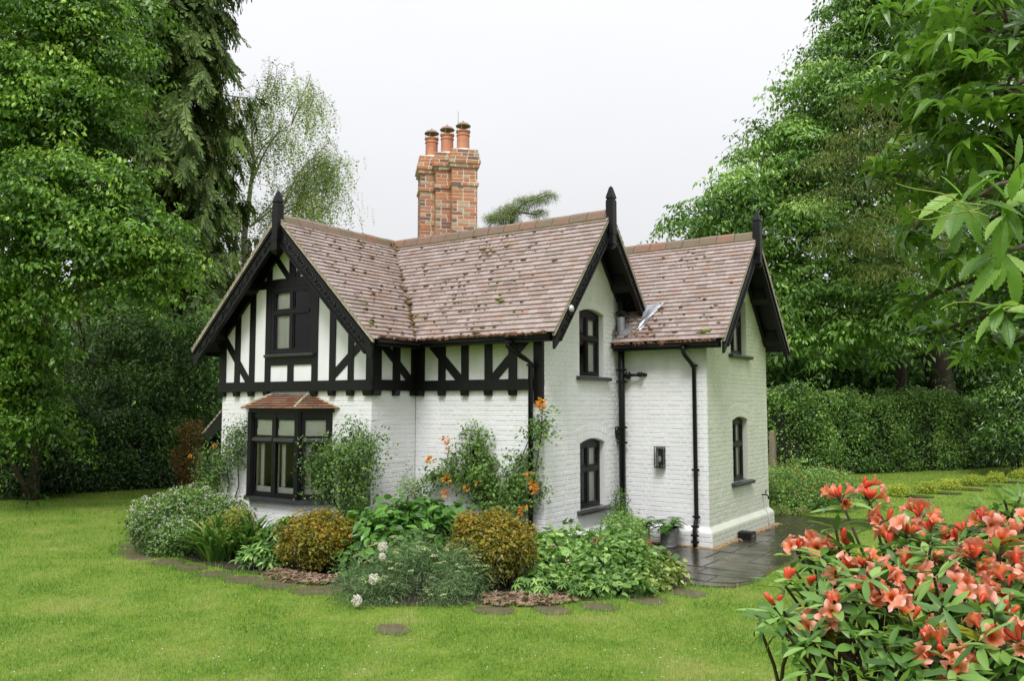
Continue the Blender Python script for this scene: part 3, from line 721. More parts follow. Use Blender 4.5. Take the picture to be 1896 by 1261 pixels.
tl.append((roof2, tile_roof(roof2, [(-2.089, E2, z2(E2)), (VF2 + .01, E2, z2(E2)), (VF2 + .01, Y2, ZR2), (-4.121, Y2, ZR2)], True, ph=.05)))
tl.append((roof2, tile_roof(roof2, [(VF2 + .01, YV, z2(YV)), (X1, YV, z2(YV)), (X1, Y2, ZR2), (VF2 + .01, Y2, ZR2)], False)))
tl.append((roof3, tile_roof(roof3, [(X1, E3, z3(E3)), (VF3 + .01, E3, z3(E3)), (VF3 + .01, Y3, ZR3), (X1, Y3, ZR3)], True, keep=lambda c: c[1] > YV or c[0] > .07)))
tl.append((roof3, tile_roof(roof3, [(VF3 + .01, Y3 + HO3, z3(E3)), (X1, Y3 + HO3, z3(E3)), (X1, Y3, ZR3), (VF3 + .01, Y3, ZR3)], False)))
TILES.sort(key=lambda q: q[0])
mbt = MB(); L_ = .145; hh = .027
mbt.prism([(.0012, 0, hh - .017 + .008), (.1638, 0, hh - .017 + .008), (.1638, L_, .008 - .017), (.0012, L_, .008 - .017)], (0, 0, .017))
tme = bpy.data.meshes.new('tile'); tme.from_pydata(mbt.v, [], mbt.f); flat(tme); tme.materials.append(m_tile)
for i, (dd, root, c, p3, e, s, nn, th, gg, rr, mb) in enumerate(TILES):
    v0 = min(q[1] for q in c)
    if i < 300:
        ob = bpy.data.objects.new('tile', tme); u0 = min(q[0] for q in c)
        o3 = p3((u0 - .0012, v0), v0) - nn * (hh + .008); link(ob, root, o3)
        ob.rotation_euler = Matrix(np.stack([e, s, np.cross(e, s)], axis=1).tolist()).to_euler() if np.cross(e, s) @ nn > 0 else Matrix(np.stack([-e, s, nn], axis=1).tolist()).to_euler()
        if np.cross(e, s) @ nn < 0: ob.location = o3 + e * .165 - W[root.name]
    else: mb.tint = rr; emit(mb, c, p3, nn, th, v0)
for root, mb in tl:
    if mb.f: tag(mb.build('tiling', m_tile, root, tint=True), kind='stuff')
# ---- ridge tiles
prof = [(-.155, -.165), (-.105, -.055), (-.055, -.012), (0, 0), (.055, -.012), (.105, -.055), (.155, -.165)]
def ridge_mesh(L, gap=.012):
    b = MB(); k = len(prof); inn = [(x * .86, z - .018) for x, z in prof]
    vs = [(0, x, z) for x, z in prof] + [(0, x, z) for x, z in inn]; vs += [(L - gap, y, z) for _, y, z in vs]
    fs = []
    for i in range(k - 1): fs += [(i, i + 1, i + 1 + 2 * k, i + 2 * k), (i + k + 1, i + k, i + 3 * k, i + 3 * k + 1), (i + 1, i, i + k, i + k + 1), (i + 2 * k, i + 1 + 2 * k, i + 1 + 3 * k, i + 3 * k)]
    fs += [(0, 2 * k, 3 * k, k), (k - 1, 2 * k - 1, 4 * k - 1, 3 * k - 1)]
    b.add(vs, fs); me = bpy.data.meshes.new('ridge_tile'); me.from_pydata(b.v, [], b.f); flat(me); me.materials.append(m_ridge); return me
def ridge(root, p0, p1, zoff=.055):
    p0, p1 = np.array(p0, float), np.array(p1, float); d = p1 - p0; L = np.linalg.norm(d); d /= L; n = round(L / .315); step = L / n
    me = ridge_mesh(step)
    for i in range(n):
        ob = bpy.data.objects.new('ridge_tile', me); link(ob, root, p0 + d * step * i + (0, 0, zoff + random.uniform(-.004, .004)))
        ob.rotation_euler = (0, random.uniform(-.008, .008), math.atan2(d[1], d[0]))
    mb = MB(); k = 0.95
    for i in range(n + 1):
        c = p0 + d * (step * i - .006) + np.array([0, 0, zoff]); sd_ = np.array([-d[1], d[0], 0])
        for a, b_ in zip(prof[:-1], prof[1:]):
            mb.prism([c + sd_ * a[0] * .985 + (0, 0, a[1] - .002), c + sd_ * b_[0] * .985 + (0, 0, b_[1] - .002), c + sd_ * b_[0] * .8 + (0, 0, b_[1] - .03), c + sd_ * a[0] * .8 + (0, 0, a[1] - .03)], d * .016)
    # bedding mortar
    sd_ = np.array([-d[1], d[0], 0])
    for sg in (-1, 1): mb.prism([p0 + sd_ * sg * .158 + (0, 0, zoff - .195), p0 + sd_ * sg * .145 + (0, 0, zoff - .158), p0 + sd_ * sg * .10 + (0, 0, zoff - .19)], d * L)
    mb.build('ridge_mortar', m_bed, root)
ridge(roof1, (X1, VF1 + .05, ZR1), (X1, Y2 + .05, ZR1))
ridge(roof2, (X1 + .05, Y2, ZR2), (VF2 - .04, Y2, ZR2))
ridge(roof3, (-2.2, Y3, ZR3), (VF3 - .04, Y3, ZR3))
# ---- moss, valley and gutter litter
def moss_on(root, mat, name, pts, sz):
    mb = MB()
    for q, k in zip(pts, sz):
        mb.tint = random.random(); mb.blob(q, (k * random.uniform(.6, 2.0), k * random.uniform(.6, 1.3), k * random.uniform(.45, .9)), 6, 4, .4)
    tag(mb.build(name, mat, root, smooth=True), kind='stuff')
def on2(x, y): return np.array([x, y, z2(y) + .038])
def on1(x, y): return np.array([x, y, z1(x) + .038])
def on3(x, y): return np.array([x, y, z3(y) + .038])
pts, sz = [], []
while len(pts) < 260:
    x = random.uniform(-4, VF2 - .1); y = random.uniform(E2, Y2 - .15)
    if z1(x) > z2(y) - .02: continue
    # moss gathers in drifts towards the valley side and the lower courses
    if random.random() > (.06 + .9 * max(0, 1 - abs(x + 1.75) / 1.7)) * (.35 + .65 * (math.sin(x * 4.3 + y * 2.1) * math.sin(y * 5.2 - x * 1.7) > -.1)): continue
    v = round((y - E2) / (.1 / math.sqrt(1 + S2 * S2))) * (.1 / math.sqrt(1 + S2 * S2)) + E2
    pts.append(on2(x, v)); sz.append(random.choice((.009, .010, .012, .014, .017, .022, .032)))
moss_on(roof2, m_moss, 'moss', pts, sz)
pts, sz = [], []
while len(pts) < 180:
    x = random.uniform(X1 + .1, E1); y = random.uniform(VF1 + .1, Y2)
    if z2(y) > z1(x) - .02: continue
    pts.append(on1(x, y)); sz.append(random.choice((.009, .010, .012, .015, .018, .023, .03)))
moss_on(roof1, m_moss, 'moss', pts, sz)
pts = [on3(random.uniform(.3, VF3 - .1), random.uniform(E3 + .05, Y3 - .1)) for _ in range(55)]
moss_on(roof3, m_moss, 'moss', pts, [random.choice((.012, .016, .022, .03)) for _ in pts])
va, vb = np.array([-4.121, Y2, ZR2]), np.array([-2.06, -.36, 3.15])
pts = [va + (vb - va) * random.random() ** .9 + (random.gauss(0, .035), random.gauss(0, .035), .03) for _ in range(170)]
moss_on(roof2, m_moss, 'valley_moss', pts, [random.uniform(.014, .042) for _ in pts])
moss_on(roof2, m_mossg, 'bright_moss', [on2(-.88, .12) + (0, 0, .01), on2(-.80, .10), on2(-2.35, -.02), on2(-2.2, .5), on2(-1.6, .95), on2(-1.3, 1.0)], [.05, .04, .03, .025, .03, .025])
moss_on(roof1, m_mossg, 'bright_moss', [on1(-2.25, -1.16), on1(-2.2, -1.1), on1(-2.6, -.9)], [.04, .03, .025])
moss_on(roof3, m_mossg, 'bright_moss', [on3(1.55, 2.13), on3(1.62, 2.14), on3(1.48, 2.12), on3(1.1, 3.4), on3(.95, 3.38), on3(.8, 3.35)], [.05, .045, .04, .025, .03, .02])
pts = [on3(random.uniform(.02, .75), random.uniform(E3, E3 + .5)) for _ in range(70)]
moss_on(roof3, m_litter, 'leaf_litter', pts, [random.uniform(.01, .028) for _ in pts])

# ---- gable trim: bargeboards, verge strips, purlins, finials
def gable_trim(C, t_, n_, Sl, HO, root, wall_off, carve=False, fin_shift=0.0, fz=(-.61, .22, .41), both=(1, 1), wide=.235):
    C, t_, n_ = [np.array(q, float) for q in (C, t_, n_)]; ez = np.array([0, 0, 1.]); L = math.sqrt(1 + Sl * Sl)
    for sg, lim in zip((-1, 1), both):
        A = lambda l, dz, d=0.0: C + t_ * sg * l + ez * (-Sl * l + dz) + n_ * d
        hh = HO * lim; tv = wide * L   # vertical depth of the board
        bb = MB(); bb.prism([A(0, -.07, -.045), A(hh - .01, -.07, -.045), A(hh - .015, -.07 - tv * .72, -.045), A(hh - .14, -.07 - tv * .86, -.045), A(0, -.07 - tv, -.045)], n_ * .04)
        board = bb.build('bargeboard', m_black, H)
        MB().prism([A(.0, -.075 - tv, -.055), A(hh - .15, -.075 - tv * .86, -.055), A(hh - .15, -.045 - tv * .86, -.055), A(0, -.045 - tv, -.055)], n_ * .075).build('moulding', m_black, board)
        MB().prism([A(.03, -.085, -.02), A(hh - .02, -.085, -.02), A(hh - .02, -.115, -.02), A(.03, -.115, -.02)], n_ * .035).build('moulding', m_black, board)
        if carve:
            cv = MB(); nsc = int(hh * L / .17)
            for i in range(nsc):
                l0 = .18 + i * (hh - .35) / nsc; pts_ = []
                for k in range(9):
                    a = k / 8 * 4.6; rr = .052 * (1 - k / 12); l = l0 + rr * math.cos(a + (PI if i % 2 else 0)) * .8
                    pts_.append(A(l, -.07 - tv * .48 + rr * math.sin(a) * (1 if i % 2 else -1) * 1.15, -.002))
                cv.tube(pts_, [.010] * 9, 5)
                cv.blob(A(l0, -.07 - tv * .48, 0), .016, 6, 4, .1)
            wv_ = [A(.12 + (hh - .3) * i / 60, -.07 - tv * .48 + .058 * math.sin(i / 60 * nsc * PI), -.003) for i in range(61)]
            cv.tube(wv_, [.009] * 61, 5); cv.build('carving', m_black, board, smooth=True)
        vs_ = MB(); vs_.prism([A(.05, -.045, -.035), A(hh + .01, -.045, -.035), A(hh + .01, -.001, -.035), A(.05, -.001, -.035)], n_ * .045); vs_.build('verge_mortar', m_verge, root)
        # inner rafter against the wall, purlin ends
        MB().prism([A(0, -.07, -wall_off), A(hh - .3, -.07, -wall_off), A(hh - .3, -.27, -wall_off), A(0, -.27, -wall_off)], n_ * .045).build('rafter', m_black, H)
        for l in (HO * .42, HO * .80):
            if l < hh: MB().prism([A(l - .05, -.10, -wall_off), A(l + .05, -.10, -wall_off), A(l + .05, -.27, -wall_off), A(l - .05, -.30, -wall_off)], n_ * (wall_off - .05)).build('purlin', m_black, H)
    fc = C + t_ * fin_shift + n_ * .02; h = .062
    f_ = MB(); sq = lambda s, z: [fc + t_ * a * s + n_ * b_ * s + ez * z for a, b_ in ((-1, -1), (1, -1), (1, 1), (-1, 1))]
    def loft(levels):
        vs = [q for s, z in levels for q in sq(s, z)]; k = len(levels)
        f_.add(vs, [(i * 4 + j, i * 4 + (j + 1) % 4, (i + 1) * 4 + (j + 1) % 4, (i + 1) * 4 + j) for i in range(k - 1) for j in range(4)] + [(3, 2, 1, 0), tuple((k - 1) * 4 + j for j in range(4))])
    b0, b1, b2 = fz
    loft([(.02, b0), (.05, b0 + .025), (h + .008, b0 + .06), (h + .012, b0 + .08), (h * .92, b0 + .095), (h * .9, b0 + .2), (h, b0 + .24), (h, b1 - .04), (h * .97, b1 - .025), (h * .8, b1 - .012), (h * .8, b1), (h * 1.02, b1 + .008), (h * .98, b1 + .03), (.022, b2 - .02), (.006, b2)])
    f_.build('finial', m_black, H)
gable_trim((X1, VF1, ZR1), (1, 0, 0), (0, -1, 0), S1, HO1, roof1, .335, carve=True, fin_shift=.04, fz=(-.62, .21, .40))
gable_trim((VF2, Y2, ZR2), (0, 1, 0), (1, 0, 0), S2, HO2, roof2, .375, carve=True, fin_shift=-.05, fz=(-.58, .20, .40), both=(1, .70), wide=.17)
gable_trim((VF3, Y3, ZR3), (0, 1, 0), (1, 0, 0), S3, HO3, roof3, .365, carve=False, fin_shift=-.08, fz=(-.59, .20, .38), wide=.17)
# ---- fascias and gutters
def gutter(p0, p1, outn, r=.055, fascia=True, litter=(1, m_litter)):
    p0, p1, n_ = np.array(p0, float), np.array(p1, float), np.array(outn, float); d = p1 - p0; L = np.linalg.norm(d); d /= L; ez = np.array([0, 0, 1.])
    pf = [p0 + n_ * r * math.cos(a) - ez * r * math.sin(a) for a in np.linspace(0, PI, 9)]
    inn = [p0 + n_ * (r - .006) * math.cos(a) - ez * (r - .006) * math.sin(a) for a in np.linspace(PI, 0, 9)]
    g = MB()
    for i in range(8): g.prism([pf[i], pf[i + 1], inn[7 - i], inn[8 - i]], d * L)
    for q in (p0, p1 - d * .006): g.prism([q + n_ * r * math.cos(a) - ez * r * math.sin(a) for a in np.linspace(0, PI, 9)], d * .006)
    go = g.build('gutter', m_iron, H)
    if fascia:
        f0 = p0 - n_ * (r + .03)
        MB().prism([f0 - ez * .085, f0 + ez * .03, f0 + ez * .03 + n_ * .022, f0 - ez * .085 + n_ * .022], d * L).build('fascia', m_black, H)
    mb = MB(); k = int(L * 60)
    for i in range(k):
        u = random.uniform(.05, L - .05); m_ = random.uniform(.016, .038)
        mb.blob(p0 + d * u + n_ * random.uniform(-.05, .035) + ez * random.uniform(-.005, .022), (m_ * 1.4, m_ * 1.2, m_), 5, 3, .4)
    tag(mb.build('leaf_litter', m_litter, go), kind='stuff')
    return go
gA2 = gutter((-2.02, E2 - .045, 3.145), (VF2 - .06, E2 - .045, 3.145), (0, -1, 0))
gB1 = gutter((E1 + .045, VF1 + .06, 3.125), (E1 + .045, E2 - .045, 3.125), (1, 0, 0))
gA3 = gutter((.035, E3 - .045, 3.13), (VF3 - .07, E3 - .045, 3.13), (0, -1, 0))
gutter((X1 - HO1 - .045, VF1 + .06, 3.1), (X1 - HO1 - .045, YEND, 3.1), (-1, 0, 0))
# eave boxing
for lo, hi in (((-2.05, E2 - .005, 3.05), (VF2 - .08, E2 + .10, 3.12)), ((.03, E3 - .005, 3.04), (VF3 - .09, E3 + .11, 3.11)), ((E1 - .10, VF1 + .1, 3.03), (E1 + .005, E2, 3.08))):
    MB().box(lo, hi).build('soffit_board', m_black, H)
# ---- pipes
def collar(m_, c, r, h=.045, ears=None):
    m_.lathe((c[0], c[1], c[2] - h / 2), [(r * .9, 0), (r * 1.3, .008), (r * 1.3, h - .008), (r * .9, h)], 12)
    if ears is not None:
        e = np.array(ears) * r * 1.75; m_.bar(np.array(c) - e, np.array(c) + e, (0, 0, h * .7), np.cross(ears, (0, 0, 1)) * .02)
def pipe(name, pts, r, collars=(), ears=(1, 0, 0), mat=None):
    o = MB().tube(pts, r, 12).build(name, mat or m_iron, H, smooth=True)
    for c in collars: 
        cm = MB(); collar(cm, c, r, ears=ears); cm.build('collar', m_iron, o)
    return o
gx, gy = -.36, E2 - .045; px, py = -.155, -.115
pipe('downpipe', [(gx, gy, 3.10), (gx, gy, 3.0), (gx + .03, gy + .03, 2.955), (px - .06, py - .06, 2.83), (px, py, 2.77), (px, py, .02)], .036,
     [(gx, gy, 3.06), (px, py, 2.74), (px, py, 1.55), (px, py, .45)])
sx, sy = .105, 2.20
soil = pipe('soil_pipe', [(sx, sy, .0), (sx, sy, 4.3)], .052, [(sx, sy, z) for z in (.5, 1.565, 1.81, 2.55, 2.74)], ears=(1, 0, 0))
cm = MB(); cm.lathe((sx, sy, 3.62), [(.055, 0), (.085, .05), (.088, .075), (.055, .08)], 14); cm.build('collar', m_iron, soil)
MB().lathe((sx, sy, 3.22), [(.062, 0), (.062, .38)], 14).build('lead_sleeve', m_lead, soil)
MB().tube([(sx - .09, sy - .01, 1.82), (sx - .10, sy - .01, 1.72), (sx - .055, sy - .01, 1.64), (sx, sy, 1.60)], [.035, .038, .036, .034], 10).build('branch_pipe', m_iron, soil, smooth=True)
bp = MB(); bp.tube([(sx + .03, sy, 2.645), (sx + .34, sy, 2.66)], .026, 10); bp.tube([(sx + .335, sy, 2.66), (sx + .39, sy + .1, 2.655)], .03, 10)
bp.lathe((sx + .12, sy, 2.59), [(.02, 0), (.04, .01), (.04, .11), (.02, .12)], 12); bp.lathe((sx + .33, sy, 2.62), [(.03, 0), (.042, .01), (.042, .07), (.03, .08)], 12); bp.build('branch_pipe', m_iron, soil, smooth=True)
gx, gy, px, py = 1.25, E3 - .045, 1.33, 2.235
pipe('downpipe', [(gx, gy, 3.08), (gx, gy, 2.98), (gx + .02, gy + .04, 2.92), (px - .01, py - .05, 2.80), (px, py, 2.74), (px, py, .46), (px, py - .01, .40), (px, py - .07, .30), (px, py - .075, .22), (px, py - .075, .03)], .034,
     [(gx, gy, 3.03), (px, py, 2.78), (px, py, 1.18), (px, py, .47), (px, py - .055, .33), (px, py - .075, .20), (px, py - .075, .10)])
# ---- lead flashings where the wing roof meets the gable
fl = MB()
q = [np.array(v) for v in ((.40, 2.42, 3.62), (.44, 2.20, 3.40), (.50, 2.30, 3.53), (.75, 2.62, 3.86), (.62, 2.68, 3.90), (.42, 2.58, 3.80))]
gr_ = [[np.array([.385 + .30 * a * (b + .25) / 1.25 + random.uniform(-.006, .006), 2.19 + .40 * b + .05 * a * b, z3(2.19 + .40 * b + .05 * a * b) + .055 + random.uniform(-.012, .018)]) for a in np.linspace(0, 1, 5)] for b in np.linspace(0, 1, 6)]
fl.add([q for r_ in gr_ for q in r_], [(i * 5 + j, i * 5 + j + 1, i * 5 + j + 6, i * 5 + j + 5) for i in range(5) for j in range(4)])
fl.build('lead_flashing', m_lead, roof3)
fl = MB()
for i in range(5):
    y = E3 + .02 + i * .085; z = z3(y) + .03; fl.prism([(.012, y, z), (.012, y + .10, z + .11), (.012, y + .02, z + .17), (.012, y - .02, z + .10)], (.008, 0, 0))
fl.add([(.02, E3 + .0, z3(E3) + .035), (.25, E3 + .02, z3(E3) + .055), (.30, E3 + .16, z3(E3 + .16) + .05), (.02, E3 + .45, z3(E3 + .45) + .05)], [(0, 1, 2, 3)])
fl.build('stepped_flashing', m_lead, roof3)

# ================================================================== CHIMNEY
stack = MB(); CB = []; shafts = [(-3.52, 2.66), (-3.92, 2.66), (-4.32, 2.66)]; side = .50; ZC = 7.10
ncrs = 38
def prj(i): return {0: .012, 1: .03, 2: .046, 3: .06, 4: .038, 9: .026}.get(i, 0)
for sx_, sy_ in shafts:
    for i in range(ncrs):
        h = side / 2 + prj(i) - .010; z0 = ZC - (i + 1) * CO
        d = h * math.sqrt(2); stack.prism([(sx_ + d, sy_, z0), (sx_, sy_ + d, z0), (sx_ - d, sy_, z0), (sx_, sy_ - d, z0)], (0, 0, CO + .0005))
stk = stack.build('chimney_stack', m_mortar, H)
rest = MB(); singles = 0
for si, (sx_, sy_) in enumerate(shafts):
    for fi, ang in enumerate((-45, 45, 135, 225)):
        a = math.radians(ang); n_ = np.array([math.cos(a), math.sin(a), 0.]); e_ = np.array([-n_[1], n_[0], 0.])
        for i in range(ncrs):
            h = side / 2 + prj(i); z0 = ZC - (i + 1) * CO
            u = -h - (.0 if (i + fi) % 2 else .11)
            while u < h - .02:
                wdt = random.choice((.215, .215, .105)); x0, x1 = max(u, -h), min(u + wdt, h); u += wdt + .014
                if x1 - x0 < .03: continue
                c = np.array([sx_, sy_, 0.]) + n_ * (h - .012) + e_ * x0; c[2] = z0 + .005
                pr = .008 + random.uniform(-.002, .002); H_ = CO - .013
                vis = fi == 0
                vv = [c, c + e_ * (x1 - x0), c + e_ * (x1 - x0) + (0, 0, H_), c + (0, 0, H_)]; s_ = .003
                ff = [c + n_ * pr + e_ * s_ + (0, 0, s_), c + n_ * pr + e_ * (x1 - x0 - s_) + (0, 0, s_), c + n_ * pr + e_ * (x1 - x0 - s_) + (0, 0, H_ - s_), c + n_ * pr + e_ * s_ + (0, 0, H_ - s_)]
                m_ = MB() if vis and singles < 300 and z0 > 5.15 else rest
                m_.tint = random.random()
                m_.add(vv + ff, [(4, 5, 6, 7)] + [(k, (k + 1) % 4, (k + 1) % 4 + 4, k + 4) for k in range(4)])
                if m_ is not rest: m_.build('brick', m_brick, stk, tint=True); singles += 1
tag(rest.build('brickwork', m_brick, stk, tint=True), kind='stuff')
for sx_, sy_ in shafts:
    MB().lathe((sx_, sy_, ZC - .01), [(.27, 0), (.24, .03), (.17, .06), (.16, .062)], 12).build('mortar_cap', m_mortar, stk, smooth=False)
    z0 = ZC + .02
    po = MB().lathe((sx_, sy_, z0), [(.135, 0), (.125, .03), (.122, .30), (.134, .31), (.136, .325), (.125, .335), (.122, .36), (.14, .385), (.145, .41), (.12, .412), (.11, .38), (.10, .2)], 18, close=False).build('chimney_pot', m_pot, stk, smooth=False)
    for k in range(4):
        a = k * PI / 2 + .4; MB().tube([(sx_ + .12 * math.cos(a), sy_ + .12 * math.sin(a), z0 + .38), (sx_ + .13 * math.cos(a), sy_ + .13 * math.sin(a), z0 + .53)], .005, 5).build('cowl_stay', m_lead, stk)
    MB().lathe((sx_, sy_, z0 + .505), [(.145, 0), (.15, .01), (.10, .06), (.03, .085), (.012, .10), (.012, .115), (.001, .12)], 18, close=True).build('cowl', m_cowl, stk, smooth=False)
MB().tube([(-3.52 - .08, 2.60, ZC + .5), (-3.52 - .08, 2.60, ZC + .83)], .004, 5).build('aerial_rod', m_iron, stk)
# small lean-to porch roof on the left flank
prm = MB(); prm.prism([(-6.5, -.86, 1.62), (XR, -.86, 2.12), (XR, .6, 2.12), (-6.5, .6, 1.62)], (0, 0, .05)); por = prm.build('porch_roof', m_black, H)
rec, p3, e, s, nn, th, gg = tile_face([(-6.53, .62, 1.67), (-6.53, -.88, 1.67), (XR, -.88, 2.18), (XR, .62, 2.18)], .1, .165, m_tile, por)
mb = MB()
for c, full, row, rr in rec: mb.tint = rr; emit(mb, c, p3, nn, th, min(q[1] for q in c))
tag(mb.build('tiling', m_tile, por, tint=True), kind='stuff')
MB().prism([(-6.5, -.87, 1.64), (XR, -.87, 2.14), (XR, -.87, 1.93), (-6.4, -.87, 1.50)], (0, .04, 0)).build('bargeboard', m_black, por)
MB().box((-6.4, -.80, 0), (-6.3, -.70, 1.66)).build('porch_post', m_black, por)
# dark floor and internal partition so rooms read as rooms
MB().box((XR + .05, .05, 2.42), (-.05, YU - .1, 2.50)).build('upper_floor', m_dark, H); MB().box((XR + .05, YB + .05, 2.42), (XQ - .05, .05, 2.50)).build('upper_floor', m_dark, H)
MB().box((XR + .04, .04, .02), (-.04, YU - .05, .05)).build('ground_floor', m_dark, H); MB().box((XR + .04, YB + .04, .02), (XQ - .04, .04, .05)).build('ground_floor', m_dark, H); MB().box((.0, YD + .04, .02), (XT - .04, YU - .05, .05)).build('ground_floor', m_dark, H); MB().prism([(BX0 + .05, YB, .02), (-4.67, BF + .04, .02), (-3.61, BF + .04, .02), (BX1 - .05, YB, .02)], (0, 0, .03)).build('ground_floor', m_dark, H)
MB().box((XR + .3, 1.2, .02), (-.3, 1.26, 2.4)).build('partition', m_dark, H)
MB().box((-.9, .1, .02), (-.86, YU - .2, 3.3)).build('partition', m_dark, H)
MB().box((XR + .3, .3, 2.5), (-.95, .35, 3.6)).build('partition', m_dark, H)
# ================================================================== GROUND
def inpoly(P, poly):
    x, y = P[:, 0], P[:, 1]; r = np.zeros(len(P), bool); n = len(poly); j = n - 1
    for i in range(n):
        xi, yi = poly[i]; xj, yj = poly[j]
        c = ((yi > y) != (yj > y)) & (x < (xj - xi) * (y - yi) / (yj - yi + 1e-12) + xi); r ^= c; j = i
    return r
m, t, p, o = mat_base('lawn_turf')
n1 = noise(t, 1.1, 5, .7); n2 = noise(t, 14, 4, .7)
c = ramp(t, n1, [(.3, (.12, .20, .020)), (.5, (.16, .235, .028)), (.7, (.20, .235, .045))])
c = mixc(t, .6, c, ramp(t, n2, [(.3, (.55,) * 3), (.7, (1.25,) * 3)]), 'MULTIPLY')
t.links.new(c, p.inputs['Base Color']); p.inputs['Roughness'].default_value = .85; p.inputs['Specular IOR Level'].default_value = .2
bump(t, p, n2, .6, .03); m_turf = m
MB().add([(-260, -120, 0), (260, -120, 0), (260, 400, 0), (-260, 400, 0)], [(0, 1, 2, 3)]).build('ground', m_turf)
tag(bpy.data.objects['ground'], kind='structure')
m_soil = simple('bed_soil', (.035, .024, .015), .95, .35, 20, bumps=.8, bscale=35)
BED = [(-6.9, -1.2), (-6.5, -1.9), (-5.9, -2.35), (-5.2, -2.62), (-4.4, -2.68), (-3.6, -2.78), (-2.9, -2.82), (-2.2, -2.78), (-1.5, -2.72), (-.9, -2.85), (-.5, -3.12), (-.1, -3.1), (.4, -2.75), (.9, -2.3), (1.3, -1.9), (1.75, -1.5), (2.0, -1.0), (2.05, -.45), (1.75, .1), (1.4, .6), (.9, 1.3), (.55, 1.75), (.1, 2.2), (-.3, 2.2), (-.3, -.3), (-3, -.3), (-3, -.9), (-6.9, -.9)]
def sheet(name, poly, z, mat):
    me = bpy.data.meshes.new(name); me.from_pydata([(x, y, z) for x, y in poly], [], [list(range(len(poly)))]); me.update(); me.materials.append(mat)
    ob = bpy.data.objects.new(name, me); link(ob); return ob
tag(sheet('flower_bed', BED, .006, m_soil), kind='structure')
# ---- wet stone paving, slab by slab
m, t, p, o = mat_base('wet_york_stone'); f = tint_val(t)
c = ramp(t, f, [(0, (.030, .026, .016)), (.4, (.045, .037, .022)), (.7, (.038, .034, .024)), (1, (.062, .050, .030))])
c = mixc(t, .7, c, ramp(t, noise(t, 5, 5, .7), [(.3, (.55,) * 3), (.7, (1.35,) * 3)]), 'MULTIPLY')
c = mixc(t, ramp(t, noise(t, 2.3, 4, .65), [(.5, (0,) * 3), (.72, (.45,) * 3)]), c, (.05, .065, .02))
t.links.new(c, p.inputs['Base Color']); wet = noise(t, 1.6, 4, .6)
t.links.new(ramp(t, wet, [(.35, (.06,) * 3), (.5, (.20,) * 3), (.68, (.50,) * 3)]), p.inputs['Roughness'])
p.inputs['Specular IOR Level'].default_value = .6; p.inputs['Coat Weight'].default_value = .15; p.inputs['Coat Roughness'].default_value = .06
bump(t, p, noise(t, 16, 5, .65), .22, .02); m_stone = m
PAV = [(.60, 1.25), (1.15, .75), (1.65, .25), (2.02, -.28), (2.35, -.30), (2.72, -.12), (2.85, .4), (2.80, 1.2), (2.88, 1.9), (2.75, 2.8), (2.62, 3.6), (2.58, 4.4), (2.75, 5.4), (3.6, 6.0), (5.5, 6.3), (5.4, 7.3), (2.6, 6.9), (1.2, 6.6), (-1.0, 6.5), (-1.0, 5.35), (1.6, 5.34), (1.62, 2.19), (.0, 2.2)]
pav = sheet('paving', PAV, .008, simple('paving_joint', (.075, .055, .03), .8, .3, 12)); tag(pav, kind='structure')
def poly_clip_any(c, poly): return c
yy = -.45; row = 0
while yy < 7.4:
    hgt = random.choice((.42, .55, .62)); xx = -1.2 + random.uniform(-.3, 0)
    while xx < 5.6:
        wdt = random.choice((.45, .6, .75, .9)); x0, x1, y0, y1 = xx + .012, xx + wdt - .012, yy + .012, yy + hgt - .012; xx += wdt
        # sample footprint: trim the slab to the part inside the paved outline
        gx_ = np.linspace(x0, x1, 9); gy_ = np.linspace(y0, y1, 9); G = np.array([(a, b) for a in gx_ for b in gy_]); ins = inpoly(G, PAV)
        fr_ = ins.mean()
        if fr_ < .3: continue
        if fr_ < .97:
            q = G[ins]; x0, y0 = q.min(0); x1, y1 = q.max(0)
            c4 = np.array([(x0, y0), (x1, y0), (x1, y1), (x0, y1)]); k = inpoly(c4 * .98 + q.mean(0) * .02, PAV)
            pts = [tuple(c4[i]) if k[i] else tuple(c4[i] * .45 + q.mean(0) * .55) for i in range(4)]
        else: pts = [(x0, y0), (x1, y0), (x1, y1), (x0, y1)]
        z = random.uniform(.016, .022); mb = MB(); j = lambda: random.uniform(-.006, .006)
        pts = [(a + j(), b + j()) for a, b in pts]
        cx_, cy_ = np.mean(pts, axis=0); tpv = [(a + (cx_ - a) * .02, b + (cy_ - b) * .02) for a, b in pts]
        mb.add([(a, b, .006) for a, b in pts] + [(a, b, z + random.uniform(-.003, .003)) for a, b in tpv], [(4, 5, 6, 7)] + [(i, (i + 1) % 4, (i + 1) % 4 + 4, i + 4) for i in range(4)])
        mb.build('paving_slab', m_stone, pav)
    yy += hgt; row += 1
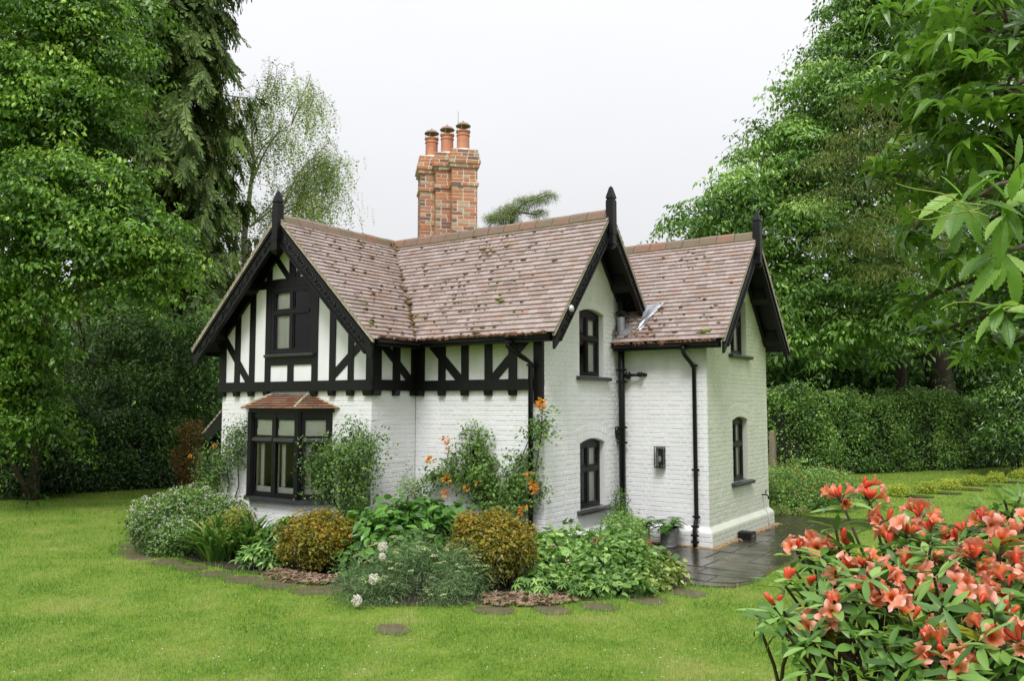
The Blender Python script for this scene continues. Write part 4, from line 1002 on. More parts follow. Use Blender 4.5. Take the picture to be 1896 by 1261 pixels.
# ---- stepping stones sunk in the lawn along the bed
m_step = simple('stepping_stone_brown', (.115, .080, .050), .6, .35, 9, col2=(.06, .07, .03), bumps=.35, bscale=25)
STEPS = [(-6.37, -2.07, .30), (-5.95, -2.45, .30), (-5.45, -2.80, .30), (-4.95, -2.95, .30), (-4.31, -2.97, .31), (-3.72, -3.01, .30), (-3.07, -3.08, .30), (-2.50, -3.10, .31), (-1.93, -3.05, .33), (-1.27, -2.98, .34), (.58, -3.74, .26), (.97, -2.57, .27), (1.47, -2.22, .27), (1.83, -1.82, .24), (2.13, -1.25, .27), (2.34, -.66, .30)]
for i, (x, y, r) in enumerate(STEPS):
    mb = MB(); k = 14; tw_ = random.uniform(-.5, .5); se = lambda a: (1 if i == 10 else min(1.25, 1 / (abs(math.cos(a)) ** 4 + abs(math.sin(a)) ** 4) ** .25)); q_ = [(r * .92 * se(a) * math.cos(a) * random.uniform(.84, 1.08), r * .70 * se(a) * math.sin(a) * random.uniform(.84, 1.08)) for a in np.linspace(0, 2 * PI, k, endpoint=False)]; pts = [(x + a * math.cos(tw_) - b * math.sin(tw_), y + a * math.sin(tw_) + b * math.cos(tw_)) for a, b in q_]
    mb.add([(a, b, -.02) for a, b in pts] + [(x + (a - x) * .96, y + (b - y) * .96, .006) for a, b in pts] + [(x, y, .010)], [(j, (j + 1) % k, (j + 1) % k + k, j + k) for j in range(k)] + [(j + k, (j + 1) % k + k, 2 * k) for j in range(k)])
    lb = ('round reddish brown stone disc set alone out in the lawn' if i == 10 else 'flat brown stepping stone in the lawn edge beside ' + ('the white flowered shrub' if i < 4 else 'the strap leaved clump' if i < 7 else 'the left sedum carpet' if i < 10 else 'the right sedum carpet' if i < 13 else 'the green leafy mound' if i < 15 else 'the corner of the wet paving'))
    o = mb.build('stepping_stone', m_step, None, (x, y, 0)); tag(o, lb, 'stepping stone', 'stepping stones around the flower bed')
# gravel strip at the wall foot
m_grav = leafmat('orange_gravel', [(.20, .10, .035), (.34, .19, .08), (.42, .30, .16), (.26, .13, .05)], .6, 0)
gp = []
for _ in range(1500):
    k = random.random()
    if k < .62: gp.append((XT + .07 + abs(random.gauss(0, .045)), random.uniform(YD - .1, YU + .15)))
    else: gp.append((random.uniform(.35, XT + .12), YD - .075 - abs(random.gauss(0, .04))))
gp = np.array([(a, b, .024) for a, b in gp]); n = len(gp)
PEB = tm([(.5, 0, 0), (0, .4, 0), (-.5, 0, 0), (0, -.4, 0), (0, 0, .35), (0, 0, -.3)], [(0, 1, 4), (1, 2, 4), (2, 3, 4), (3, 0, 4)])
a = R.random(n) * 6.28; M_ = np.zeros((n, 3, 3)); M_[:, 0, 0] = np.cos(a); M_[:, 0, 1] = -np.sin(a); M_[:, 1, 0] = np.sin(a); M_[:, 1, 1] = np.cos(a); M_[:, 2, 2] = 1
tag(scatter('gravel', PEB, M_, gp, R.uniform(.014, .032, n), m_grav), 'orange gravel strip at the foot of the white wall', 'gravel', kind='stuff')
# ---- grass
m_grass = leafmat('grass_blade', [(.080, .200, .020), (.142, .29, .038), (.22, .355, .070), (.37, .41, .16)], .5, .32, .3, patch=1.1, drift=1.9)
def lawn_pts(n):
    tt = 5.2 * (1 / (1 - R.random(n) * (1 - 5.2 / 34)))        # denser close to the viewer's side of the garden
    lat = (R.random(n) - .5) * 2 * (.68 * tt + 1.2)
    P = np.stack([CAM[0] + _fw[0] * tt + _rt[0] * lat, CAM[1] + _fw[1] * tt + _rt[1] * lat], 1)
    keep = ~inpoly(P, BED) & ~inpoly(P, PAV)
    keep &= ~((P[:, 0] > XR - .1) & (P[:, 0] < 0) & (P[:, 1] > YB - .1) & (P[:, 1] < YU + .1)) & ~((P[:, 0] >= 0) & (P[:, 0] < XT + .1) & (P[:, 1] > YD - .1) & (P[:, 1] < YU + .1))
    for x, y, r in STEPS: keep &= (((P[:, 0] - x) / r) ** 2 + ((P[:, 1] - y) / (r * .72)) ** 2) > R.uniform(.25, 1.0, len(P))
    return P[keep], tt[keep]
P, tt = lawn_pts(440000); n = len(P)
ang = R.random(n) * 2 * PI; lean = R.uniform(.15, 1.0, n); d = np.stack([np.cos(ang) * lean, np.sin(ang) * lean, np.ones(n)], 1)
tuft = .5 + .5 * np.sin(P[:, 0] * 5.1 + 1.7 * np.sin(P[:, 1] * 3.3)) * np.sin(P[:, 1] * 4.3 + 1.3 * np.sin(P[:, 0] * 2.9))
edge = np.zeros(n); wv = np.zeros(n)
for lam in (.45, .6, .8, 1.1, 1.5, 2.1, 2.9, 3.8):      # worn, mossy and lush drifts of several sizes
    an_ = R.random() * 6.28; k_ = 2 * PI / lam; wv += np.sin(k_ * (P[:, 0] * math.cos(an_) + P[:, 1] * math.sin(an_)) + R.random() * 6.28 + 1.4 * np.sin(k_ * .7 * (P[:, 1] * math.cos(an_) - P[:, 0] * math.sin(an_)) + R.random() * 6))
wv /= 2.0
for i in range(len(BED)):
    a_, b_ = np.array(BED[i]), np.array(BED[(i + 1) % len(BED)]); e_ = b_ - a_; k_ = np.clip(((P - a_) @ e_) / (e_ @ e_), 0, 1); edge = np.maximum(edge, np.exp(-np.sum((P - a_ - k_[:, None] * e_) ** 2, 1) / .012))
for i in range(len(PAV)):
    a_, b_ = np.array(PAV[i]), np.array(PAV[(i + 1) % len(PAV)]); e_ = b_ - a_; k_ = np.clip(((P - a_) @ e_) / (e_ @ e_), 0, 1); edge = np.maximum(edge, np.exp(-np.sum((P - a_ - k_[:, None] * e_) ** 2, 1) / .008))
for x, y, r in STEPS: edge = np.maximum(edge, np.exp(-np.maximum(0, np.hypot(P[:, 0] - x, P[:, 1] - y) - r * .8) ** 2 / .006))
ln = R.uniform(.020, .044, n) * (tt / 7) ** .45 * (.7 + .6 * tuft - .12 * wv) * (1 + .9 * edge)
wdh = .0042 * (tt / 7) ** .85 * R.uniform(.7, 1.3, n)
BL = tm([(-.5, 0, 0), (.5, 0, 0), (0, 1, 0)], [(0, 1, 2)])
sd3 = np.stack([np.cos(ang + PI / 2), np.sin(ang + PI / 2), np.zeros(n)], 1); M_ = frames(d, np.cross(sd3, d))
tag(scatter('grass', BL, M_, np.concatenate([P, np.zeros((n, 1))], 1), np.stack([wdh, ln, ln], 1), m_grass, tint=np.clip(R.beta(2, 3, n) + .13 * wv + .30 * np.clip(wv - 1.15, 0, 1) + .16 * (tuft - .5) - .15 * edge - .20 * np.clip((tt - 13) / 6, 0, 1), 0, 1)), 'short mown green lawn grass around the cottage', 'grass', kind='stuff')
# daisies / clover specks in the lawn
P, tt = lawn_pts(1500); n = len(P); keep = tt < 22; P = P[keep]; n = len(P)
DAI = tm([(.5 * math.cos(a), .5 * math.sin(a), 0) for a in np.linspace(0, 2 * PI, 6, endpoint=False)], [tuple(range(6))])
m_daisy = simple('daisy_white', (.75, .74, .70), .6, .05)
tag(scatter('daisy_speck', DAI, np.repeat(np.eye(3)[None], n, 0), np.concatenate([P, np.full((n, 1), .048)], 1), R.uniform(.007, .014, n), m_daisy), 'tiny white daisies dotted through the lawn', 'daisies', kind='stuff')
# fallen leaves
m_fl = simple('fallen_leaf_ochre', (.36, .20, .05), .6, .3, 9)
for u, v in ((480, 1122), (562, 1206), (376, 1200), (868, 1215), (1180, 1178), (268, 1072), (927, 1218), (1152, 1198), (1320, 1140), (1375, 1198), (735, 1125), (1345, 1040), (1352, 1045)):
    g = gnd(u, v); a = random.random() * 6.28
    b = MB(); b.add([(g[0] + .026 * (x * math.cos(a) - y * math.sin(a)), g[1] + .026 * (x * math.sin(a) + y * math.cos(a)), .045 + z * .03) for x, y, z in ((0, -.6, .2), (.4, -.1, 0), (.25, .5, .2), (0, 1, .6), (-.3, .5, .1), (-.4, -.1, .4))], [(0, 1, 2, 5), (2, 3, 4, 5)])
    o = b.build('fallen_leaf', m_fl, None, (g[0], g[1], 0)); tag(o, 'small ochre fallen leaf lying on the ground', 'leaf', 'fallen leaves on the lawn')
# ================================================================== TREES
m_bark = simple('grey_brown_bark', (.075, .055, .04), .9, .35, 9, bumps=.8, bscale=22, sx=(1, 1, .3))
m_barkd = simple('dark_bark', (.035, .027, .02), .9, .35, 9, bumps=.8, bscale=22, sx=(1, 1, .3))
m_birch = simple('birch_bark', (.42, .40, .35), .8, .25, 5, col2=(.12, .10, .085), sx=(1, 1, 2.5))
def make_spray(n, leaf=LEAF2, ls=.3, flat=.22, droop=.35, up=.8, seed=0):
    """a leafy twig end: n leaves over a drooping disc of radius 1"""
    r = np.random.default_rng(seed); V, F, J = [], [], []
    for i in range(n):
        a = r.random() * 2 * PI; q = math.sqrt(r.random()); x, y = q * math.cos(a), q * math.sin(a); z = r.normal() * flat * .6 - droop * q * q
        d = np.array([x, y, -.35 - droop * q]) + r.normal(size=3) * .35; nn = np.array([x * .3, y * .3, up]) + r.normal(size=3) * .32
        M = frames(d[None], nn[None])[0]; s = ls * r.uniform(.7, 1.25)
        b = len(V); V += list((M @ (leaf[0].T * s)).T + np.array([x, y, z])); F += [tuple(b + k for k in f) for f in leaf[1]]; J += [r.normal() * .13] * len(leaf[1])
    return np.array(V), F, np.array(J)
def zrot(n, outward=None, tilt=.25):
    """random frames: z roughly up, spun about z, a little tilted outward"""
    a = R.random(n) * 2 * PI; up = np.stack([R.normal(0, tilt, n), R.normal(0, tilt, n), np.ones(n)], 1)
    if outward is not None: up = up + outward * .35
    d = np.stack([np.cos(a), np.sin(a), np.zeros(n)], 1); return frames(d - unit(up) * np.sum(d * unit(up), 1, keepdims=True), up)
def crown_pts(lobes, n, shell=.2, facing=.5, low=.35, pad=None):
    if pad:      # leafy boughs: sprays gathered on drooping pads with gaps between them
        K = max(10, n // 18); C, D, I = crown_pts(lobes, K, .16, facing, low); k = R.integers(0, K, n)
        sz_ = pad * R.uniform(.6, 1.35, K)[k]; g = R.normal(size=(n, 3)) * np.array([1, 1, .30]); rr = np.sqrt(g[:, 0] ** 2 + g[:, 1] ** 2)
        P = C[k] + (g * .55 + D[k] * np.array([.5, .5, .1]) * (rr * .5)[:, None]) * sz_[:, None]; P[:, 2] -= .22 * rr * rr * sz_
        global PADT; PADT = np.clip(R.normal(0, .15, K)[k] + .26 * g[:, 2] + .10 * (1 - rr), -.5, .55)  # sprays high in a pad tinted lighter, top light put into the colour
        return P, D[k], I[k]
    """points through the outer shell of a set of ellipsoids (x,y,z,rx,ry,rz); fewer on the side turned away"""
    L = np.array(lobes, float); wgt = (L[:, 3] * L[:, 4] * L[:, 5]) ** (2 / 3); wgt /= wgt.sum(); P, O, I = [], [], []
    tot = 0
    while tot < n:
        k = R.choice(len(L), n * 2, p=wgt); d = rand_dirs(n * 2); r = 1 - np.abs(R.normal(0, shell, n * 2)); r = np.where(r < .15, .6, r)
        bumpy = 1 + .16 * np.sin(d[:, 0] * 7 + k) * np.sin(d[:, 1] * 6 + 2 * k) * np.cos(d[:, 2] * 5)
        p = L[k, :3] + d * L[k, 3:] * (r * bumpy)[:, None]
        keep = R.random(n * 2) < np.where(d[:, 2] < -.25, low, 1)
        tc_ = unit(CAM - L[k, :3]); keep &= R.random(n * 2) < np.where(np.sum(d * tc_, 1) < -.15, facing, 1)
        # drop points buried deep inside another lobe
        for j in range(len(L)):
            q = np.sum(((p - L[j, :3]) / L[j, 3:]) ** 2, 1); keep &= (q > .30) | (R.random(n * 2) < .12)
        keep &= p[:, 2] > .05
        P.append(p[keep]); O.append(d[keep]); I.append(k[keep]); tot += keep.sum()
    P, O, I = np.concatenate(P)[:n], np.concatenate(O)[:n], np.concatenate(I)[:n]
    return P, O, I
def limb(mb, p0, p1, r0, r1, sag=.12, n=7, wob=.06):
    p0, p1 = np.array(p0, float), np.array(p1, float); L = np.linalg.norm(p1 - p0); off = R.normal(size=3) * wob * L; off2 = R.normal(size=3) * wob * .6 * L
    pts = [p0 + (p1 - p0) * t_ + np.array([0, 0, sag * L * math.sin(PI * t_)]) + off * math.sin(PI * t_) + off2 * math.sin(2 * PI * t_) for t_ in np.linspace(0, 1, n)]
    mb.tube(pts, list(np.linspace(r0, r1, n)), 6 if r0 < .12 else 9, cap=False); return pts
SPR = {}
def sprays(key, **k):
    if key not in SPR: SPR[key] = [make_spray(seed=i, **k) for i in range(4)]
    return SPR[key]
def crown(name, lobes, n, variants, size, mat, parent, shell=.2, facing=.5, tilt=.25, low=.35, bias=0.0, pad=None):
    P, O, I = crown_pts(lobes, n, shell, facing, low, pad); items = []
    tn = np.clip(R.normal(.42, .12 if pad else .17, n) + (.16 if pad else .22) * O[:, 2] + bias + (PADT if pad else 0), 0, 1)  # upper side tinted lighter: light from above and new growth in leaf colour
    for i, tp_ in enumerate(variants):
        s = np.arange(n) % len(variants) == i; k = s.sum()
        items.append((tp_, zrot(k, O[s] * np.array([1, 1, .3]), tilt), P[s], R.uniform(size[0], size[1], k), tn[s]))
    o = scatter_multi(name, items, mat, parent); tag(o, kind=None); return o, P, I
def tree(name, label, base, trunk, tr, lobes, n, variants, size, mat, bark=None, group=None, shell=.2, facing=.5, tilt=.25, nb=3, low=.35, cat='tree', bias=0.0, pad=None):
    """trunk: list of points from the ground up; tr: radii"""
    bark = bark or m_bark; root = empty(name, base, label=label, cat=cat, group=group)
    tk = MB(); T = [np.array(q, float) for q in trunk]; k = []
    for i in range(len(T) - 1):
        for s in np.linspace(0, 1, 4, endpoint=False): k.append(T[i] + (T[i + 1] - T[i]) * s + R.normal(size=3) * tr[i] * .12)
    k.append(T[-1]); rr = np.interp(np.linspace(0, 1, len(k)), np.linspace(0, 1, len(tr)), tr)
    rr[0] *= 1.35; tk.tube(k, list(rr), 12, cap=True); trunk_o = tk.build('trunk', bark, root, smooth=True)
    fo, P, I = crown('crown', lobes, n, variants, size, mat, root, shell, facing, tilt, low, bias, pad)
    br = MB()
    for li, L in enumerate(lobes):
        c = np.array(L[:3]); hs = [q for q in T if q[2] < c[2] + .3 * L[5]] or [T[0]]
        a = T[-1] if T[-1][2] < c[2] - .1 * L[5] else hs[-1] + (c - hs[-1]) * np.array([0, 0, .0])
        r0 = max(.03, tr[-1] * .75 * min(1, L[3] / 2.0)); main = limb(br, a, c, r0, r0 * .45, .06)
        own = P[I == li]
        for q in own[R.choice(len(own), min(nb, len(own)), replace=False)] if len(own) else []:
            s = main[R.integers(2, len(main))]; limb(br, s, q, r0 * .42, .012, .05, 6, .05)
    br.build('limb', bark, root, smooth=True)
    return root
def LB(u, v, d, r, ry=None, rz=None):
    c = atd(u, v, d); return (*c, r, ry or r, rz or r * .8)
def foot(u, d):
    """ground point below an image column at a depth"""
    q = CAM + _F * d + _rt * ((u - 948) / FPX * d); return np.array([q[0], q[1], 0.])
m_lime = leafmat('lime_leaf', [(.028, .075, .010), (.06, .14, .016), (.11, .22, .026), (.19, .31, .05)], .4, .32, .45, patch=1.2)
m_limed = leafmat('dark_lime_leaf', [(.022, .055, .010), (.045, .10, .015), (.08, .16, .024)], .4, .3, .45, patch=1.2)
m_ches = leafmat('chestnut_leaf', [(.035, .09, .015), (.07, .155, .024), (.12, .235, .04), (.19, .31, .075)], .38, .32, .5, patch=.6)
m_wood_leaf = leafmat('woodland_leaf', [(.020, .055, .010), (.04, .10, .015), (.075, .16, .025), (.12, .21, .04)], .45, .3, .4, patch=.25)
m_birchl = leafmat('birch_leaf', [(.10, .16, .035), (.15, .22, .05), (.21, .28, .08)], .45, .35, .4)
m_laurel = leafmat('laurel_leaf', [(.008, .026, .005), (.018, .052, .008), (.045, .105, .017), (.12, .21, .045)], .28, .18, .6, patch=.8)
m_hedge = leafmat('beech_hedge_leaf', [(.016, .045, .008), (.045, .11, .017), (.105, .20, .036), (.19, .29, .075)], .35, .25, .5, patch=.7)
m_spruce = leafmat('spruce_needle', [(.036, .066, .016), (.058, .10, .022), (.09, .145, .030), (.12, .13, .045)], .55, .12, .3, patch=.8)
m_yew = leafmat('olive_conifer', [(.05, .085, .018), (.08, .125, .024), (.12, .13, .03), (.13, .17, .04)], .5, .2, .35, patch=.5)
limesp = sprays('lime', n=24, leaf=LEAF2, ls=.33, flat=.12, droop=.42, up=1.0)
chesp = sprays('ches', n=20, leaf=tm([(0, 0, 0), (.23, .5, .05), (0, 1, -.12), (-.23, .5, .05)], [(0, 1, 2), (0, 2, 3)]), ls=.44, flat=.16, droop=.35, up=.9)
woodsp = sprays('wood', n=13, leaf=LEAF2, ls=.42, flat=.35, droop=.3)
laursp = sprays('laurel', n=12, leaf=tm([(0, 0, 0), (.17, .45, .05), (0, 1, -.08), (-.17, .45, .05)], [(0, 1, 2), (0, 2, 3)]), ls=.50, flat=.5, droop=.15, up=.55)
hedgesp = sprays('hedge', n=12, leaf=LEAF2, ls=.38, flat=.55, droop=.15, up=.5)
# ---- left lime tree
lobes = [LB(30, 60, 17.5, 1.7), LB(130, 30, 18, 1.3), LB(195, 105, 18, .72), LB(90, 170, 17.2, 1.25), LB(205, 205, 18, .55), LB(-40, 240, 17, 1.4), LB(150, 235, 17.5, .75),
         LB(105, 300, 15.8, .62, None, .38), LB(165, 335, 15.8, .8, None, .5), LB(225, 395, 15.8, .72, None, .5), LB(265, 450, 16, .5, None, .42), LB(95, 385, 15.8, .85, None, .55), LB(170, 445, 16, .78, None, .5), LB(85, 490, 16.2, .75, None, .5),
         LB(232, 505, 16.1, .42, None, .36), LB(288, 488, 16.2, .26, None, .22), LB(15, 410, 16.8, .7), LB(150, 540, 16.2, .42, None, .36), LB(-25, 530, 16.8, .85), LB(15, 620, 16.8, .6), LB(-15, 700, 16.8, .65), LB(58, 690, 17, .4), LB(35, 765, 17, .45)]
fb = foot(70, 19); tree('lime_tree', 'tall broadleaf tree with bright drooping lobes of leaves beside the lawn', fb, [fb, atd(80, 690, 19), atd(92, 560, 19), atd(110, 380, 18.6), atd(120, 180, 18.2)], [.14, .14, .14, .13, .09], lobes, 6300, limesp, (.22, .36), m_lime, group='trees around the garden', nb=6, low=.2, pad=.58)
# ---- spruce
def spruce(name, label, base, h, spread, z0, n_whorl, tint=0.0):
    root = empty(name, base, label=label, cat='tree', group='trees around the garden'); b = np.array(base, float)
    MB().tube([b, b + (0, 0, h * .5), b + (0, 0, h)], [.33, .22, .03], 12).build('trunk', m_barkd, root, smooth=True)
    br = MB(); P, D, Nn, Sc, Tn = [], [], [], [], []
    for w_ in range(n_whorl):
        z = z0 + (h - z0) * (w_ / n_whorl) ** .92; L0 = spread * (1 - (z - z0) / (h - z0 + .01)) ** .62 * (.8 + .3 * R.random()) + .25
        for k in range(6):
            a = 2 * PI * (k + R.random() * .8) / 6 + w_; L = L0 * R.uniform(.7, 1.15); dv = np.array([math.cos(a), math.sin(a), 0])
            pts = [b + (0, 0, z) + dv * L * s + np.array([0, 0, L * (-.42 * s + .28 * s * s)]) for s in np.linspace(0, 1, 7)]
            br.tube(pts, list(np.linspace(.035, .008, 7)), 5, cap=False)
            m_ = int(10 + L * 9)
            for s in R.uniform(.15, 1, m_):
                q = b + (0, 0, z) + dv * L * s + np.array([0, 0, L * (-.42 * s + .28 * s * s)]); side = np.array([-dv[1], dv[0], 0]) * R.choice((-1, 1))
                d = dv * R.uniform(.1, .7) + side * R.uniform(.0, .8) + np.array([0, 0, -R.uniform(.5, 1.6)])
                P.append(q); D.append(d); Nn.append(dv + R.normal(size=3) * .4); Sc.append(R.uniform(.45, 1.0) * (.6 + .4 * (1 - abs(s - .6)))); Tn.append(np.clip(R.normal(.4, .18) + tint, 0, 1))
    br.build('limb', m_barkd, root, smooth=True)
    # frond: a hanging twig with short side needles
    V, F, J = [], [], []; r = np.random.default_rng(3)
    for i in range(8):
        y = i / 8; 
        for sg in (-1, 1):
            l = .20 * (1 - .5 * y) * r.uniform(.7, 1.2); bx = len(V); zz = r.normal() * .05
            V += [(0, y, 0), (sg * l * .6, y + .13, zz), (sg * l, y + .30, zz - .02), (sg * l * .25, y + .28, zz)]; F += [(bx, bx + 1, bx + 2, bx + 3)]; J.append(r.normal() * .1)
    V = np.array(V)
    n = len(P); o = scatter('crown', (V, F, np.array(J)), frames(np.array(D), np.array(Nn)), np.array(P), np.array(Sc), m_spruce, root, tint=np.array(Tn))
    return root
spruce('spruce_tree', 'tall dark spruce with hanging curtains of needles behind the lime', foot(318, 26), 27.5, 2.35, 4.4, 58)
# ---- birch
def birch(base, label):
    root = empty('birch_tree', base, label=label, cat='tree', group='trees around the garden'); br = MB(); tk = MB(); b = np.array(base, float); tips = []
    D_ = depth(b)
    t1 = [b, atd(455, 620, D_), atd(456, 500, D_), atd(452, 440, D_), atd(470, 300, D_ + .5), atd(462, 180, D_ + .6)]; tk.tube(t1, [.20, .16, .13, .11, .06, .015], 10, cap=False)
    tk.build('trunk', m_birch, root, smooth=True)
    mains = [((456, 520), (520, 390), .07), ((520, 390), (610, 260), .045), ((520, 400), (618, 330), .035), ((452, 440), (400, 330), .05), ((456, 480), (380, 400), .04), ((465, 340), (540, 230), .045), ((540, 230), (600, 170), .03), ((462, 420), (560, 330), .04), ((470, 300), (420, 190), .04), ((466, 250), (505, 140), .03), ((456, 560), (390, 500), .04), ((455, 600), (520, 500), .035), ((456, 600), (400, 560), .035), ((400, 330), (385, 230), .03), ((560, 330), (622, 300), .02), ((520, 390), (590, 380), .03)]
    for p0, p1, r in mains:
        for k in range(2):
            dd = R.normal(0, .9); pts = limb(br, atd(*p0, D_ + (.2 if k else 0)), atd(p1[0] + k * R.normal(0, 14), p1[1] + k * R.normal(0, 18), D_ + dd), r * (1 - .3 * k), .008, .10, 8, .05)
            for q in pts[2:]:
                for _ in range(2):
                    e = q + R.normal(size=3) * np.array([.55, .55, .35]); limb(br, q, e, .012, .004, .1, 5, .08); tips.append(e); tips.append((q + e) / 2)
    br.build('limb', m_birch, root, smooth=True)
    V, F, J = [], [], []; r = np.random.default_rng(5)
    for i in range(15):
        y = (i + r.random()) / 15; M = frames(np.array([[r.normal(), .5, r.normal()]]), rand_dirs(1))[0]; s = r.uniform(.055, .09); bx = len(V)
        V += list((M @ (LEAF2[0].T * s * np.array([[1.3], [1], [1]]))).T + np.array([r.normal() * .05, y, r.normal() * .05])); F += [(bx, bx + 1, bx + 2), (bx, bx + 2, bx + 3)]; J += [r.normal() * .15] * 2
    bx = len(V); V += [(-.004, 0, 0), (.004, 0, 0), (.002, 1, 0), (-.002, 1, 0)]; F.append((bx, bx + 1, bx + 2, bx + 3)); J.append(-.5)
    tips = np.array(tips); n = 3100; q = tips[R.choice(len(tips), n)] + R.normal(size=(n, 3)) * .18
    d = np.stack([R.normal(0, .22, n), R.normal(0, .22, n), -np.ones(n)], 1)
    scatter('crown', (np.array(V), F, np.array(J)), frames(d, rand_dirs(n)), q, R.uniform(.45, 1.15, n), m_birchl, root)
birch(foot(455, 30), 'slender white stemmed birch with thin hanging foliage behind the front gable')
# ---- second trunk and deep crown behind the lime
fb = foot(146, 24); tree('beech_tree', 'straight grey trunked tree rising behind the left hedge', fb, [fb, atd(148, 620, 24), atd(160, 480, 24), atd(170, 300, 24)], [.28, .25, .22, .15],
     [LB(60, 60, 25, 1.7), LB(190, 20, 25, 1.2), LB(0, 250, 25, 1.0), LB(190, 300, 25, .6)], 900, woodsp, (.42, .62), m_limed, group='trees around the garden', pad=.9)
# ---- far right chestnut with a heavy trunk beyond the hedge
fb = foot(1738, 32)
lobes = [LB(1630, 60, 30, 1.8), LB(1690, 10, 30, 2.6), LB(1520, 180, 30, 1.25), LB(1560, 120, 30, 1.0), LB(1590, 190, 29.5, 2.2), LB(1700, 150, 30, 2.6), LB(1440, 265, 29.5, 1.25), LB(1500, 290, 29, 1.6), LB(1600, 320, 29, 2.2), LB(1420, 340, 28.5, 1.3),
         LB(1340, 370, 29, 1.1), LB(1290, 400, 29, .75), LB(1265, 425, 29, .45), LB(1380, 420, 28.5, 1.2), LB(1460, 400, 28, 1.5), LB(1540, 430, 28, 1.8), LB(1680, 380, 29, 2.4), LB(1450, 480, 27, 1.2), LB(1520, 520, 26.5, 1.3), LB(1600, 540, 27, 1.5), LB(1440, 570, 27, .9), LB(1690, 540, 28, 1.6), LB(1700, 40, 31, 3.0), LB(1820, 60, 32, 3.0), LB(1840, 330, 32, 2.6), LB(1475, 600, 26.5, .8), LB(1560, 600, 26.5, .9)]
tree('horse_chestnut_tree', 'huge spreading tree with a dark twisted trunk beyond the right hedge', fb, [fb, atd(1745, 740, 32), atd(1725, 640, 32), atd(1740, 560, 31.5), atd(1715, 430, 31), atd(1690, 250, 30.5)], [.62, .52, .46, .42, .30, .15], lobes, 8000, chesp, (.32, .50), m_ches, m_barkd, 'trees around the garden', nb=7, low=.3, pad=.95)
# ---- olive conifer threaded through the chestnut
fb = foot(1660, 30.5); lobes = [LB(1560, 300, 24, 1.2, None, .3), LB(1620, 250, 24, 1.2, None, .3), LB(1530, 360, 24, 1.0, None, .25), LB(1640, 400, 24, 1.4, None, .3), LB(1580, 440, 24, 1.2, None, .25), LB(1680, 320, 24, 1.2, None, .3), LB(1600, 190, 24, .8, None, .25), LB(1700, 450, 24, 1.3, None, .3), LB(1640, 500, 24, 1.0, None, .25)]
tree('yew_tree', 'olive brown conifer with bare reaching boughs in front of the big chestnut', fb, [fb, atd(1668, 620, 30), atd(1672, 430, 27), atd(1660, 230, 25)], [.22, .18, .13, .05], lobes, 420, sprays('yew', n=22, leaf=tm([(0, 0, 0), (.07, .5, .02), (0, 1, -.1), (-.07, .5, .02)], [(0, 1, 2), (0, 2, 3)]), ls=.40, flat=.12, droop=.5), (.30, .50), m_yew, m_barkd, 'trees around the garden', nb=6, low=.9)
# ---- pine top showing over the ridge
fb = foot(935, 29); lobes = [LB(980, 372, 29, .62, .5, .16), LB(1012, 362, 29, .36, .3, .12), LB(950, 388, 29, .5, .5, .16), LB(930, 405, 29, .6, .6, .2), LB(1000, 395, 29, .3, .3, .1), LB(960, 440, 29, 1.2, 1.2, .4), LB(900, 440, 29, .8, .8, .3)]
tree('pine_tree', 'conifer top with flat branch tips peeping over the roof ridge', fb, [fb, atd(935, 600, 29), atd(938, 470, 29), atd(950, 395, 29), atd(968, 378, 29)], [.2, .16, .10, .06, .02], lobes, 900, sprays('pine', n=44, leaf=tm([(-.03, 0, 0), (.03, 0, 0), (.0, 1, 0)], [(0, 1, 2)]), ls=.75, flat=.5, droop=.15, up=.6), (.15, .24), m_spruce, m_barkd, 'trees around the garden', nb=3, low=.9, bias=.2)
# ---- background trees closing the garden
bgk = [('broad dark tree in the wood behind the left hedge', -120, 38, 9.5, 4.6), ('broad dark tree in the wood behind the left hedge', 60, 40, 8.5, 4.6), ('broad dark tree in the wood behind the left hedge', 230, 41, 9.6, 4.4), ('broad dark tree in the wood behind the left hedge', 380, 44, 9.0, 3.8), ('broad dark tree in the wood behind the left hedge', 500, 46, 7.6, 3.4),
       ('leafy woodland tree far behind the right hedge', 1330, 46, 7.4, 3.4), ('leafy woodland tree far behind the right hedge', 1450, 40, 8.5, 3.6), ('leafy woodland tree far behind the right hedge', 1580, 42, 9.5, 4.4), ('leafy woodland tree far behind the right hedge', 1730, 44, 10.5, 4.8), ('leafy woodland tree far behind the right hedge', 1880, 42, 11, 4.8), ('leafy woodland tree far behind the right hedge', 2020, 38, 15, 5)]
for lb, u, d, h, r in bgk:
    fb = foot(u, d); q = lambda dx, dz, s: (fb[0] + dx * _rt[0], fb[1] + dx * _rt[1], dz, r * s, r * s, r * s * .85)
    tree('woodland_tree', lb, fb, [fb, fb + (0, 0, h * .4), fb + (.2, 0, h * .8)], [.3, .22, .1], [q(0, h * .78, .62), q(-r * .5, h * .55, .6), q(r * .5, h * .52, .62), q(0, h * .3, .75), q(-r * .55, h * .22, .55), q(r * .6, h * .2, .55)], 900, woodsp, (.75, 1.1), m_wood_leaf, m_barkd, 'woodland trees behind the garden', nb=2, pad=1.4)
